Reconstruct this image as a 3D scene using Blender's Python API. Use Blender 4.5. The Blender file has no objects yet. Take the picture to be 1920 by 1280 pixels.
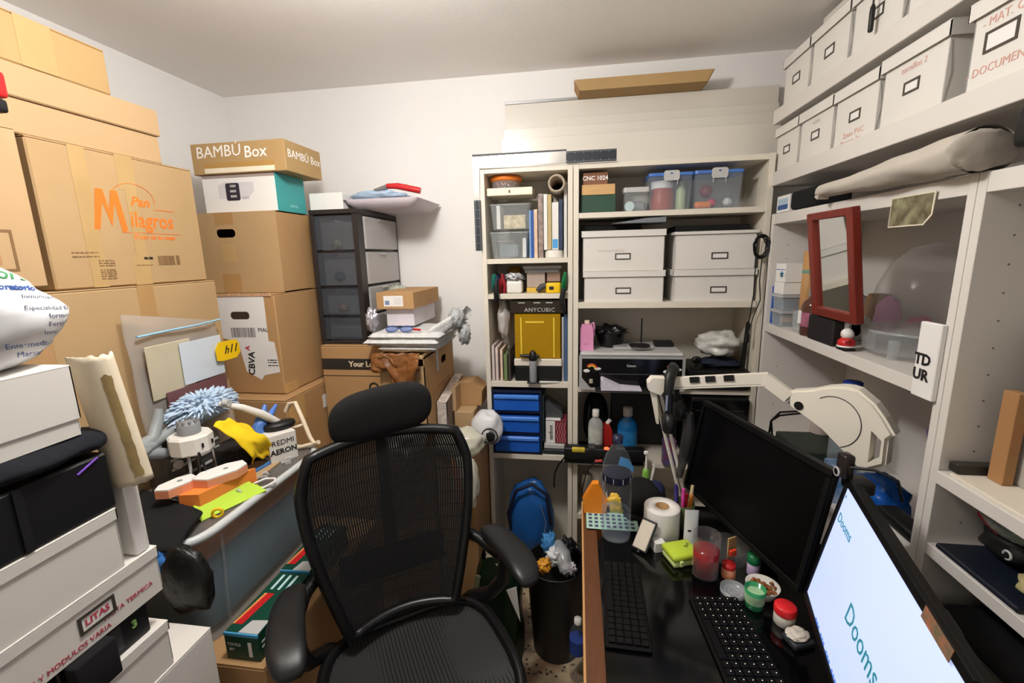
import bpy, bmesh, math, random
from mathutils import Vector, Matrix, noise
from mathutils.bvhtree import BVHTree

S = bpy.context.scene
COL = S.collection
PI = math.pi
random.seed(7)

# ------------------------------------------------------------------ camera
cam_data = bpy.data.cameras.new('camera')
cam_data.sensor_fit = 'HORIZONTAL'
cam_data.sensor_width = 36.0
cam_data.lens = 833.0 / 1920.0 * 36.0
cam_data.clip_start = 0.01
cam = bpy.data.objects.new('camera', cam_data)
COL.objects.link(cam)
pitch, roll, yaw = 0.19183, -0.02404, -0.14996
fwd = Vector((math.sin(yaw) * math.cos(pitch), math.cos(yaw) * math.cos(pitch), -math.sin(pitch)))
rgt = Vector((math.cos(yaw), -math.sin(yaw), 0.0))
upv = rgt.cross(fwd)
rgt, upv = rgt * math.cos(roll) + upv * math.sin(roll), upv * math.cos(roll) - rgt * math.sin(roll)
cam.matrix_world = Matrix(((rgt.x, upv.x, -fwd.x, 0.0), (rgt.y, upv.y, -fwd.y, 0.0), (rgt.z, upv.z, -fwd.z, 1.65), (0, 0, 0, 1)))
S.camera = cam

# ------------------------------------------------------------------ world, lights, exposure
world = bpy.data.worlds.new('world')
S.world = world
world.use_nodes = True
world.node_tree.nodes['Background'].inputs['Color'].default_value = (0.8, 0.8, 0.85, 1)
world.node_tree.nodes['Background'].inputs['Strength'].default_value = 0.05
lamp_data = bpy.data.lights.new('ceiling_lamp_light', 'POINT')
lamp_data.energy = 30.0
lamp_data.shadow_soft_size = 0.085
lamp_data.color = (1.0, 0.975, 0.945)
lamp = bpy.data.objects.new('ceiling_lamp_light', lamp_data)
LAMP = Vector((-0.52, 0.90, 2.335))
lamp.location = LAMP
COL.objects.link(lamp)
S.view_settings.view_transform = 'Standard'
S.view_settings.look = 'None'
S.view_settings.gamma = 1.0
S.view_settings.use_curve_mapping = False
S.view_settings.exposure = 0.52

# ------------------------------------------------------------------ materials
def lin(c):
    out = []
    for v in c[:3]:
        v = v / 255.0
        out.append(v / 12.92 if v <= 0.04045 else ((v + 0.055) / 1.055) ** 2.4)
    return (out[0], out[1], out[2], 1.0)

MATS = {}
def mat(name, col=(200, 200, 200), rough=0.55, metal=0.0, var=0.06, scale=9.0, bump=0.0, bscale=60.0,
        emit=None, estr=0.0, col2=None, spec=0.4, coat=0.0, stretch=None):
    if name in MATS:
        return MATS[name]
    m = bpy.data.materials.new(name)
    m.use_nodes = True
    nt = m.node_tree
    b = nt.nodes['Principled BSDF']
    b.inputs['Roughness'].default_value = rough
    b.inputs['Metallic'].default_value = metal
    b.inputs['Specular IOR Level'].default_value = spec
    if coat:
        b.inputs['Coat Weight'].default_value = coat
        b.inputs['Coat Roughness'].default_value = 0.08
    tc = nt.nodes.new('ShaderNodeTexCoord')
    mp = nt.nodes.new('ShaderNodeMapping')
    nt.links.new(tc.outputs['Object'], mp.inputs['Vector'])
    if stretch:
        mp.inputs['Scale'].default_value = stretch
    nz = nt.nodes.new('ShaderNodeTexNoise')
    nz.inputs['Scale'].default_value = scale
    nz.inputs['Detail'].default_value = 4.0
    nt.links.new(mp.outputs['Vector'], nz.inputs['Vector'])
    cr = nt.nodes.new('ShaderNodeValToRGB')
    cr.color_ramp.elements[0].position = 0.3
    cr.color_ramp.elements[1].position = 0.7
    a = lin(col)
    if col2:
        z = lin(col2)
    else:
        z = tuple(min(1, v * (1 + var)) for v in a[:3]) + (1,)
        a = tuple(v * (1 - var) for v in a[:3]) + (1,)
    cr.color_ramp.elements[0].color = a
    cr.color_ramp.elements[1].color = z
    nt.links.new(nz.outputs['Fac'], cr.inputs['Fac'])
    nt.links.new(cr.outputs['Color'], b.inputs['Base Color'])
    if bump:
        n2 = nt.nodes.new('ShaderNodeTexNoise')
        n2.inputs['Scale'].default_value = bscale
        n2.inputs['Detail'].default_value = 3.0
        nt.links.new(mp.outputs['Vector'], n2.inputs['Vector'])
        bp = nt.nodes.new('ShaderNodeBump')
        bp.inputs['Strength'].default_value = bump
        bp.inputs['Distance'].default_value = 0.01
        nt.links.new(n2.outputs['Fac'], bp.inputs['Height'])
        nt.links.new(bp.outputs['Normal'], b.inputs['Normal'])
    if emit:
        b.inputs['Emission Color'].default_value = lin(emit)
        b.inputs['Emission Strength'].default_value = estr
    MATS[name] = m
    return m

def clear(name, col=(225, 228, 228), opacity=0.3, rough=0.15):
    """thin see-through plastic or glass sheet"""
    if name in MATS:
        return MATS[name]
    m = bpy.data.materials.new(name)
    m.use_nodes = True
    nt = m.node_tree
    b = nt.nodes['Principled BSDF']
    b.inputs['Base Color'].default_value = lin(col)
    b.inputs['Roughness'].default_value = rough
    tr = nt.nodes.new('ShaderNodeBsdfTransparent')
    tint = lin(col)
    tr.inputs['Color'].default_value = tuple(1 - (1 - v) * (0.10 + 0.8 * (max(col) - min(col)) / 255.0) for v in tint[:3]) + (1,)
    nz = nt.nodes.new('ShaderNodeTexNoise')
    nz.inputs['Scale'].default_value = 14.0
    mr = nt.nodes.new('ShaderNodeMapRange')
    mr.inputs['To Min'].default_value = opacity * 0.88
    mr.inputs['To Max'].default_value = min(1.0, opacity * 1.12)
    nt.links.new(nz.outputs['Fac'], mr.inputs['Value'])
    mx = nt.nodes.new('ShaderNodeMixShader')
    lw = nt.nodes.new('ShaderNodeLayerWeight')
    lw.inputs['Blend'].default_value = 0.5
    pw = nt.nodes.new('ShaderNodeMath')
    pw.operation = 'POWER'
    pw.inputs[1].default_value = 4.0
    nt.links.new(lw.outputs['Facing'], pw.inputs[0])
    fr = nt.nodes.new('ShaderNodeMath')
    fr.operation = 'MULTIPLY'
    fr.inputs[1].default_value = 0.35
    nt.links.new(pw.outputs['Value'], fr.inputs[0])
    ad = nt.nodes.new('ShaderNodeMath')
    ad.operation = 'ADD'
    ad.use_clamp = True
    nt.links.new(mr.outputs['Result'], ad.inputs[0])
    nt.links.new(fr.outputs['Value'], ad.inputs[1])
    nt.links.new(ad.outputs['Value'], mx.inputs['Fac'])
    nt.links.new(tr.outputs['BSDF'], mx.inputs[1])
    nt.links.new(b.outputs['BSDF'], mx.inputs[2])
    out = nt.nodes['Material Output']
    nt.links.new(mx.outputs['Shader'], out.inputs['Surface'])
    MATS[name] = m
    return m

def floor_mat():
    m = bpy.data.materials.new('terrazzo_floor')
    m.use_nodes = True
    nt = m.node_tree
    b = nt.nodes['Principled BSDF']
    b.inputs['Roughness'].default_value = 0.35
    tc = nt.nodes.new('ShaderNodeTexCoord')
    vo = nt.nodes.new('ShaderNodeTexVoronoi')
    vo.inputs['Scale'].default_value = 42.0
    nt.links.new(tc.outputs['Object'], vo.inputs['Vector'])
    cr = nt.nodes.new('ShaderNodeValToRGB')
    cr.color_ramp.elements[0].position = 0.22
    cr.color_ramp.elements[0].color = lin((70, 58, 46))
    cr.color_ramp.elements[1].position = 0.30
    cr.color_ramp.elements[1].color = lin((188, 168, 138))
    nt.links.new(vo.outputs['Distance'], cr.inputs['Fac'])
    nz = nt.nodes.new('ShaderNodeTexNoise')
    nz.inputs['Scale'].default_value = 5.0
    nz.inputs['Detail'].default_value = 6.0
    nt.links.new(tc.outputs['Object'], nz.inputs['Vector'])
    c2 = nt.nodes.new('ShaderNodeValToRGB')
    c2.color_ramp.elements[0].position = 0.42
    c2.color_ramp.elements[0].color = lin((120, 84, 60))
    c2.color_ramp.elements[1].position = 0.55
    c2.color_ramp.elements[1].color = (1, 1, 1, 1)
    nt.links.new(nz.outputs['Fac'], c2.inputs['Fac'])
    mx = nt.nodes.new('ShaderNodeMix')
    mx.data_type = 'RGBA'
    mx.blend_type = 'MULTIPLY'
    mx.inputs['Factor'].default_value = 0.75
    nt.links.new(cr.outputs['Color'], mx.inputs[6])
    nt.links.new(c2.outputs['Color'], mx.inputs[7])
    nt.links.new(mx.outputs[2], b.inputs['Base Color'])
    return m

# ------------------------------------------------------------------ mesh builder
BEVEL_CACHE = {}
class MB:
    def __init__(self):
        self.v, self.f, self.s, self.m = [], [], [], []
        self.X = None
    def add(self, vs, fs, smooth=False, mi=0):
        o = len(self.v)
        if self.X is not None:
            vs = [self.X @ Vector(p) for p in vs]
        self.v += [tuple(p) for p in vs]
        for k in fs:
            self.f.append([i + o for i in k])
            self.s.append(smooth)
            self.m.append(mi)
        return self
    def box(self, x0, x1, y0, y1, z0, z1, bev=0.0, seg=1, mi=0):
        if bev <= 0:
            vs = [(x, y, z) for z in (z0, z1) for y in (y0, y1) for x in (x0, x1)]
            fs = [(0, 2, 3, 1), (4, 5, 7, 6), (0, 1, 5, 4), (2, 6, 7, 3), (0, 4, 6, 2), (1, 3, 7, 5)]
            return self.add(vs, fs, False, mi)
        bm = bmesh.new()
        bmesh.ops.create_cube(bm, size=1.0)
        for v in bm.verts:
            v.co = Vector(((x0 + x1) / 2 + v.co.x * (x1 - x0), (y0 + y1) / 2 + v.co.y * (y1 - y0), (z0 + z1) / 2 + v.co.z * (z1 - z0)))
        bv = min(bev, 0.49 * min(abs(x1 - x0), abs(y1 - y0), abs(z1 - z0)))
        bmesh.ops.bevel(bm, geom=list(bm.edges), offset=bv, segments=seg, profile=0.5, affect='EDGES', clamp_overlap=True)
        bm.verts.index_update()
        self.add([v.co[:] for v in bm.verts], [[v.index for v in f.verts] for f in bm.faces], seg > 1, mi)
        bm.free()
        return self
    def cyl(self, p0, p1, r0, r1=None, n=16, caps=True, smooth=True, mi=0):
        r1 = r0 if r1 is None else r1
        p0, p1 = Vector(p0), Vector(p1)
        d = (p1 - p0).normalized()
        a = Vector((0, 0, 1)) if abs(d.z) < 0.9 else Vector((1, 0, 0))
        u = d.cross(a).normalized()
        w = d.cross(u)
        vs, fs = [], []
        for p, r in ((p0, r0), (p1, r1)):
            for i in range(n):
                t = 2 * PI * i / n
                vs.append(p + u * (r * math.cos(t)) + w * (r * math.sin(t)))
        for i in range(n):
            j = (i + 1) % n
            fs.append((i, i + n, j + n, j))
        self.add(vs, fs, smooth, mi)
        if caps:
            self.add(vs[:n], [tuple(range(n))], False, mi)
            self.add(vs[n:], [tuple(reversed(range(n)))], False, mi)
        return self
    def tube(self, pts, r, n=8, closed=False, mi=0, flat=1.0, smooth=True):
        pts = [Vector(p) for p in pts]
        k = len(pts)
        vs, fs = [], []
        prev = None
        for i, p in enumerate(pts):
            if closed:
                d = pts[(i + 1) % k] - pts[i - 1]
            else:
                d = pts[min(i + 1, k - 1)] - pts[max(i - 1, 0)]
            d = d.normalized() if d.length > 1e-9 else Vector((0, 0, 1))
            if prev is None:
                a = Vector((0, 0, 1)) if abs(d.z) < 0.9 else Vector((1, 0, 0))
                u = d.cross(a).normalized()
            else:
                u = (prev - d * prev.dot(d))
                u = u.normalized() if u.length > 1e-6 else d.orthogonal().normalized()
            prev = u
            w = d.cross(u)
            rr = r[i] if isinstance(r, (list, tuple)) else r
            for j in range(n):
                t = 2 * PI * j / n
                vs.append(p + u * (rr * math.cos(t)) + w * (rr * flat * math.sin(t)))
        m = k if closed else k - 1
        for i in range(m):
            for j in range(n):
                a, b = i * n + j, i * n + (j + 1) % n
                c, e = ((i + 1) % k) * n + (j + 1) % n, ((i + 1) % k) * n + j
                fs.append((a, b, c, e))
        self.add(vs, fs, smooth, mi)
        if not closed:
            self.add(vs[:n], [tuple(reversed(range(n)))], False, mi)
            self.add(vs[-n:], [tuple(range(n))], False, mi)
        return self
    def lathe(self, prof, c=(0, 0, 0), n=24, mi=0, smooth=True, sx=1.0, sy=1.0, axis='z'):
        vs, fs = [], []
        for r, z in prof:
            for i in range(n):
                t = 2 * PI * i / n
                x, y = r * math.cos(t) * sx, r * math.sin(t) * sy
                if axis == 'z':
                    vs.append((c[0] + x, c[1] + y, c[2] + z))
                elif axis == 'y':
                    vs.append((c[0] + x, c[1] - z, c[2] + y))
                else:
                    vs.append((c[0] + z, c[1] + x, c[2] + y))
        for k in range(len(prof) - 1):
            for i in range(n):
                j = (i + 1) % n
                fs.append((k * n + i, k * n + j, (k + 1) * n + j, (k + 1) * n + i))
        self.add(vs, fs, smooth, mi)
        if prof[0][0] > 1e-5:
            self.add(vs[:n], [tuple(reversed(range(n)))], False, mi)
        if prof[-1][0] > 1e-5:
            self.add(vs[-n:], [tuple(range(n))], False, mi)
        return self
    def prism(self, poly, a0, a1, axis='z', mi=0, smooth=False):
        """polygon (u,v) extruded along an axis; z: (x,y)  y: (x,z)  x: (y,z)"""
        n = len(poly)
        def P(u, v, a):
            return (u, v, a) if axis == 'z' else ((u, a, v) if axis == 'y' else (a, u, v))
        vs = [P(u, v, a0) for u, v in poly] + [P(u, v, a1) for u, v in poly]
        self.add(vs, [tuple(reversed(range(n))), tuple(range(n, 2 * n))], False, mi)
        self.add(vs, [(i, (i + 1) % n, (i + 1) % n + n, i + n) for i in range(n)], smooth, mi)
        return self
    def grid(self, fn, nu, nv, smooth=True, mi=0, thick=0.0, closeu=False):
        vs = [Vector(fn(i / (nu if closeu else nu - 1), j / (nv - 1))) for i in range(nu) for j in range(nv)]
        fs = []
        for i in range(nu if closeu else nu - 1):
            for j in range(nv - 1):
                a = i * nv + j
                b = ((i + 1) % nu) * nv + j
                fs.append((a, b, b + 1, a + 1))
        if not thick:
            return self.add(vs, fs, smooth, mi)
        nrm = [Vector((0, 0, 0)) for _ in vs]
        for k in fs:
            nn = (vs[k[1]] - vs[k[0]]).cross(vs[k[2]] - vs[k[0]])
            for i in k:
                nrm[i] += nn
        bk = [v - (q.normalized() * thick if q.length > 1e-12 else Vector((0, 0, thick))) for v, q in zip(vs, nrm)]
        N = len(vs)
        rim = []
        if not closeu:
            edge = [i * nv for i in range(nu)] + [(nu - 1) * nv + j for j in range(1, nv)] + [i * nv + nv - 1 for i in range(nu - 2, -1, -1)] + [j for j in range(nv - 2, 0, -1)]
            for q in range(len(edge)):
                a, b = edge[q], edge[(q + 1) % len(edge)]
                rim.append((b, a, a + N, b + N))
        return self.add(vs + bk, fs + [tuple(reversed([i + N for i in k])) for k in fs] + rim, smooth, mi)
    def blob(self, c, r, amp=0.1, freq=4.0, seed=0, p=1.0, nu=28, nv=18, mi=0, flatz=None):
        c = Vector(c)
        def sg(v, e):
            return math.copysign(abs(v) ** e, v)
        def fn(u, v):
            t, f = 2 * PI * u, PI * (v - 0.5)
            d = Vector((sg(math.cos(f), p) * sg(math.cos(t), p), sg(math.cos(f), p) * sg(math.sin(t), p), sg(math.sin(f), p)))
            n1 = noise.noise(d * freq + Vector((seed * 7.3, seed * 3.1, seed)))
            n2 = noise.noise(d * freq * 2.7 + Vector((seed, seed * 5.3, 9)))
            k = 1 + amp * n1 * 1.4 + amp * 0.7 * abs(n2)
            q = Vector((d.x * r[0] * k, d.y * r[1] * k, d.z * r[2] * k))
            if flatz is not None and q.z < flatz:
                q.z = flatz
            return c + q
        return self.grid(fn, nu, nv, True, mi, 0.0, True)
    def mesh(self, name, mats):
        me = bpy.data.meshes.new(name)
        me.from_pydata(self.v, [], self.f)
        for m in (mats if isinstance(mats, (list, tuple)) else [mats]):
            me.materials.append(m)
        me.polygons.foreach_set('use_smooth', self.s)
        me.polygons.foreach_set('material_index', self.m)
        me.update()
        return me
    def build(self, name, mats, parent=None, loc=None, rz=0.0, kind=None, label=None):
        o = bpy.data.objects.new(name, self.mesh(name, mats))
        COL.objects.link(o)
        if parent is not None:
            o.parent = parent
        if loc is not None:
            o.location = loc
        if rz:
            o.rotation_euler = (0, 0, rz)
        if kind:
            o['kind'] = kind
        if label:
            o['label'] = label
        return o

def thing(name, label, cat, loc=(0, 0, 0), rz=0.0, group=None, rot=None):
    o = bpy.data.objects.new(name, None)
    o.empty_display_size = 0.03
    COL.objects.link(o)
    o.location = loc
    o.rotation_euler = rot if rot else (0, 0, rz)
    o['label'] = label
    o['category'] = cat
    if group:
        o['group'] = group
    return o

def tag(o, label, cat, group=None):
    o['label'] = label
    o['category'] = cat
    if group:
        o['group'] = group
    return o

def one(name, mb, m, label, cat, loc=(0, 0, 0), rz=0.0, group=None):
    """a thing that is one mesh"""
    return tag(mb.build(name, m, None, loc, rz), label, cat, group)

def struct(name, mb, m):
    o = mb.build(name, m)
    o['kind'] = 'structure'
    return o

def part_copy(src, parent, loc, rz=0.0):
    o = src.copy()
    COL.objects.link(o)
    o.parent = parent
    o.location = loc
    o.rotation_euler = (0, 0, rz)
    return o

def bx(x0, x1, y0, y1, z0, z1, bev=0.0, seg=1):
    return MB().box(x0, x1, y0, y1, z0, z1, bev, seg)

def curve_mesh(cu):
    o = bpy.data.objects.new('tmp', cu)
    COL.objects.link(o)
    dg = bpy.context.evaluated_depsgraph_get()
    me = bpy.data.meshes.new_from_object(o.evaluated_get(dg))
    bpy.data.objects.remove(o)
    bpy.data.curves.remove(cu)
    return me

def plate(outer, holes, thick, axis='y', at=0.0):
    """flat sheet (u,v polygon) with real holes; axis y: u=x, v=z, front face at y=at; x: u=y"""
    cu = bpy.data.curves.new('tmp', 'CURVE')
    cu.dimensions = '2D'
    cu.fill_mode = 'BOTH'
    cu.extrude = thick / 2
    for loop in [outer] + holes:
        sp = cu.splines.new('POLY')
        sp.points.add(len(loop) - 1)
        for p, (a, b) in zip(sp.points, loop):
            p.co = (a, b, 0, 1)
        sp.use_cyclic_u = True
    me = curve_mesh(cu)
    mb = MB()
    def T(v):
        if axis == 'y':
            return (v.x, at + thick / 2 - v.z, v.y)
        if axis == 'x':
            return (at + v.z, v.x, v.y)
        return (v.x, v.y, at + v.z)
    mb.add([T(v.co) for v in me.vertices], [list(p.vertices) for p in me.polygons])
    bpy.data.meshes.remove(me)
    return mb

def rrect(w, h, r, n=5, cx=0.0, cy=0.0):
    pts = []
    for sx, sy, a0 in ((1, 1, 0), (-1, 1, 90), (-1, -1, 180), (1, -1, 270)):
        for i in range(n + 1):
            a = math.radians(a0 + 90 * i / n)
            pts.append((cx + sx * (w / 2 - r) + r * math.cos(a), cy + sy * (h / 2 - r) + r * math.sin(a)))
    return pts

def text(body, size, m, parent, loc, rot=(0, 0, 0), thick=0.0006, align='CENTER', shear=0.0, name='lettering', sx=1.0, bold=0.0, spacing=1.0, bvh=None, bdir=None):
    """flat lettering; default lies in the local xy plane, reading along +x"""
    cu = bpy.data.curves.new('tmp', 'FONT')
    cu.body = body
    cu.size = size
    cu.align_x = align
    cu.align_y = 'CENTER'
    cu.resolution_u = 2
    cu.shear = shear
    cu.space_character = spacing
    cu.offset = 0.0 if 'M' in body else bold
    cu.extrude = 0.0 if bvh else thick / 2
    me = curve_mesh(cu)
    R = Matrix.Translation(Vector(loc)) @ Matrix.Rotation(rot[2], 4, 'Z') @ Matrix.Rotation(rot[1], 4, 'Y') @ Matrix.Rotation(rot[0], 4, 'X') @ Matrix.Diagonal((sx, 1, 1, 1))
    me.transform(R)
    if bvh:
        d = Vector(bdir)
        bm = bmesh.new()
        bm.from_mesh(me)
        bmesh.ops.triangulate(bm, faces=bm.faces)
        for _ in range(2):
            long_e = [e for e in bm.edges if e.calc_length() > size * 0.22]
            if long_e:
                bmesh.ops.subdivide_edges(bm, edges=long_e, cuts=1)
        dead = []
        for v in bm.verts:
            h = bvh.ray_cast(v.co - d * 1.0, d)
            if h[0] is None:
                dead.append(v)
            else:
                v.co = h[0] - d * 0.0012
        bmesh.ops.delete(bm, geom=dead, context='VERTS')
        bm.to_mesh(me)
        bm.free()
    me.materials.append(m)
    me.name = name
    o = bpy.data.objects.new(name, me)
    COL.objects.link(o)
    o.parent = parent
    return o

# orientation helpers for lettering: on a face looking to -y, to +x, to -x, up
def on_front(x, y, z, tilt=0.0):
    return dict(loc=(x, y, z), rot=(PI / 2, -tilt, 0))
def on_right(x, y, z):
    return dict(loc=(x, y, z), rot=(PI / 2, 0, PI / 2))
def on_left(x, y, z):
    return dict(loc=(x, y, z), rot=(PI / 2, 0, -PI / 2))

# common materials
WALL = mat('white_wall_paint', (243, 241, 238), 0.75, var=0.015, scale=3, bump=0.06, bscale=90)
CEIL = mat('ceiling_paint', (247, 243, 239), 0.85, var=0.015, scale=2, bump=0.05, bscale=70)
CREAM = mat('cream_white_laminate', (224, 216, 200), 0.42, var=0.02, scale=4)
WHITE = mat('white_laminate', (218, 213, 206), 0.4, var=0.02, scale=4)
BOARD = mat('glossy_white_board', (222, 216, 205), 0.27, var=0.02, scale=3)
CARD = mat('brown_cardboard', (179, 148, 106), 0.8, var=0.06, scale=3.5, bump=0.05, bscale=120)
CARD2 = mat('darker_brown_cardboard', (178, 139, 94), 0.8, var=0.08, scale=3.0, bump=0.06, bscale=110)
CARD3 = mat('pale_brown_cardboard', (186, 154, 114), 0.8, var=0.05, scale=3.0, bump=0.05, bscale=110)
TAPE = mat('brown_packing_tape', (176, 138, 90), 0.3, var=0.06, scale=8)
KRAFT = mat('golden_kraft_board', (178, 146, 98), 0.75, var=0.05, scale=4)
BOXW = mat('white_box_board', (222, 218, 211), 0.6, var=0.02, scale=5)
BOXSH = mat('grey_metal_label_frame', (92, 86, 78), 0.45, 0.6, var=0.05)
INK = mat('black_ink', (28, 26, 26), 0.6, var=0.05)
REDINK = mat('red_marker_ink', (190, 60, 80), 0.6, var=0.1)
PALERED = mat('faded_red_marker_ink', (212, 164, 150), 0.7, var=0.1)
ORINK = mat('orange_print', (232, 120, 38), 0.6, var=0.05)
BLK = mat('black_plastic', (20, 20, 21), 0.45, var=0.1)
BLKM = mat('matte_black_fabric', (11, 11, 12), 0.9, var=0.15, scale=40, bump=0.2, bscale=300)
BLKG = mat('glossy_black_plastic', (10, 10, 11), 0.15, var=0.1)
DGREY = mat('dark_grey_plastic', (62, 62, 64), 0.5, var=0.06)
GREY = mat('grey_plastic', (142, 144, 146), 0.45, var=0.05)
LGREY = mat('light_grey_plastic', (190, 190, 188), 0.4, var=0.04)
PAPER = mat('white_paper', (232, 230, 226), 0.7, var=0.02)
WPLAS = mat('white_plastic', (230, 226, 218), 0.3, var=0.02)
METAL = mat('brushed_aluminium', (215, 212, 206), 0.22, 0.9, var=0.04, scale=30)
STEEL = mat('steel', (170, 170, 170), 0.3, 1.0, var=0.05)
CLEAR = clear('clear_plastic', (222, 228, 230), 0.22, 0.12)
FROST = clear('frosted_plastic', (212, 212, 212), 0.62, 0.35)
BLUE = mat('blue_plastic', (38, 98, 190), 0.35, var=0.05)
RED = mat('red_plastic', (196, 34, 36), 0.35, var=0.05)
YEL = mat('yellow_plastic', (240, 196, 20), 0.4, var=0.05)
GREEN = mat('green_plastic', (22, 110, 62), 0.35, var=0.05)
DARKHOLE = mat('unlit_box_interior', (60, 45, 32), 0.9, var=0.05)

# ================================================================== the room
XL, XR, YN, YB, ZC = -1.83, 1.10, -1.15, 2.27, 2.49
struct('floor', bx(XL, XR, YN, YB, -0.05, 0.0), floor_mat())
struct('ceiling', bx(XL, XR, YN, YB, ZC, ZC + 0.05), CEIL)
struct('wall_back', bx(XL - 0.05, XR + 0.05, YB, YB + 0.06, 0, ZC), WALL)
struct('wall_left', bx(XL - 0.06, XL, YN, YB, 0, ZC), WALL)
struct('wall_right', bx(XR, XR + 0.06, YN, YB, 0, ZC), WALL)
struct('wall_front', bx(XL - 0.05, XR + 0.05, YN - 0.06, YN, 0, ZC), WALL)

# the lamp that lights the room, above the photographer
t = thing('ceiling_lamp', 'bare ceiling lamp on a short stem above the photographer', 'lamp', (LAMP.x, LAMP.y, ZC))
MB().lathe([(0.055, -0.018), (0.055, -0.004), (0.05, 0.0)]).build('ceiling_rose', WPLAS, t)
MB().cyl((0, 0, -0.018), (0, 0, -0.05), 0.008, n=10).lathe([(0.016, -0.07), (0.02, -0.065), (0.02, -0.045), (0.008, -0.04)], n=14).build('stem', WPLAS, t)

# ================================================================== bookcases on the back wall
def bookcase(label, x0, x1, shelves, pt=0.021):
    xc = (x0 + x1) / 2
    w = (x1 - x0) / 2
    t = thing('bookcase', label, 'bookcase', (xc, 2.12, 0), group='white bookcases on the back wall')
    for s in (-1, 1):
        a, b = sorted((s * w, s * (w - pt)))
        bx(a, b, -0.14, 0.145, 0, 2.02, 0.0008).build('side_panel', CREAM, t)
    bx(-w + pt, w - pt, -0.138, 0.14, 1.997, 2.018, 0.0008).build('top_panel', CREAM, t)
    bx(-w + pt, w - pt, 0.139, 0.143, 0.06, 1.997).build('back_panel', CREAM, t)
    bx(-w + pt, w - pt, -0.12, -0.105, 0, 0.06).build('plinth', CREAM, t)
    for z0, z1 in shelves:
        bx(-w + pt, w - pt, -0.138, 0.138, z0, z1, 0.0008).build('shelf', CREAM, t)
    return t
bookcase('narrow cream bookcase with blue drawers, left of the wide one', -0.425, -0.024, [(1.613, 1.635), (1.456, 1.478), (1.043, 1.069), (0.682, 0.708), (0.06, 0.082)])
bookcase('wide cream bookcase holding four white boxes and a printer', -0.0215, 0.766, [(1.797, 1.819), (1.411, 1.437), (1.026, 1.050), (0.666, 0.690), (0.382, 0.410)], 0.0225)

# long boards on top of the bookcases, leaning flat against the wall
for lab, x0, x1, y, h in (('tallest white shelf board at the back, standing on the bookcase top', -0.343, 0.855, 2.245, 0.322),
                          ('white shelf board just behind the two front ones on the bookcases', -0.10, 0.85, 2.217, 0.244),
                          ('middle glossy white shelf board above the bookcases', -0.346, 0.85, 2.189, 0.20),
                          ('front, lowest white shelf board on top of the bookcases', -0.35, 0.84, 2.155, 0.150)):
    one('shelf_board', bx(x0, x1, -0.009, 0.009, 0, h, 0.0012), BOARD, lab, 'board', (0, y, 2.0205), group='boards above the bookcases')
one('metal_strip', bx(-0.17, 0.17, -0.009, 0.009, 0, 0.012, 0.001), STEEL, 'thin grey metal strip on the top edge of the white boards', 'strip', (-0.175, 2.245, 2.3435))
t = thing('cardboard_tray', 'long shallow brown cardboard tray above the white boards', 'tray', (0.268, 2.2, 2.3435))
cbt = MB()
cbt.prism([(-0.262, 0.0), (0.262, 0.0), (0.285, 0.045), (-0.285, 0.045)], -0.075, -0.071, 'y')
cbt.prism([(-0.262, 0.0), (0.262, 0.0), (0.285, 0.045), (-0.285, 0.045)], 0.060, 0.064, 'y')
cbt.box(-0.262, 0.262, -0.071, 0.060, 0.0, 0.004)
cbt.build('tray', KRAFT, t)
for s in (-1, 1):
    MB().prism([(s * 0.262, 0.002), (s * 0.267, 0.002), (s * 0.29, 0.045), (s * 0.286, 0.045)], -0.071, 0.06, 'y').build('end_flap', CARD2, t)

# carpenter's square hung over the corner of the narrow bookcase
t = thing('framing_square', 'large metal square with black ruler ends on narrow bookcase corner', 'square', (-0.43, 1.972, 2.012))
MB().prism([(-0.018, 0.052), (0.378, 0.056), (0.378, 0.010), (0.010, 0.006)], -0.004, 0.004, 'y').build('top_bar', METAL, t)
MB().prism([(-0.018, 0.050), (0.008, 0.010), (0.004, -0.125), (-0.018, -0.125)], -0.004, 0.004, 'y').build('side_bar', METAL, t)
MB().box(-0.02, 0.38, -0.006, 0.004, 0.056, 0.062).build('edge_rail', DGREY, t)
BLUBLK = mat('blue_black_ruler', (36, 42, 52), 0.5, var=0.1)
def ruler(n, vertical, x0, z0, w, l):
    r = (bx(x0, x0 + w, -0.005, 0.004, z0 - l, z0) if vertical else bx(x0, x0 + l, -0.005, 0.004, z0, z0 + w)).build('ruler_blade', BLUBLK, t)
    mb = MB()
    for i in range(n):
        q = (i + 0.5) / n * l
        k = 0.008 if i % 5 == 0 else 0.004
        for e in (0, 1):
            if vertical:
                xa = x0 + 0.002 if e == 0 else x0 + w - 0.002 - k
                mb.box(xa, xa + k, -0.0056, -0.005, z0 - q - 0.0006, z0 - q + 0.0006)
            else:
                za = z0 + 0.002 if e == 0 else z0 + w - 0.002 - k
                mb.box(x0 + q - 0.0006, x0 + q + 0.0006, -0.0056, -0.005, za, za + k)
    mb.build('graduation_marks', LGREY, r, kind='stuff')
ruler(30, False, 0.378, 0.008, 0.046, 0.205)
ruler(30, True, -0.02, -0.125, 0.028, 0.215)

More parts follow.
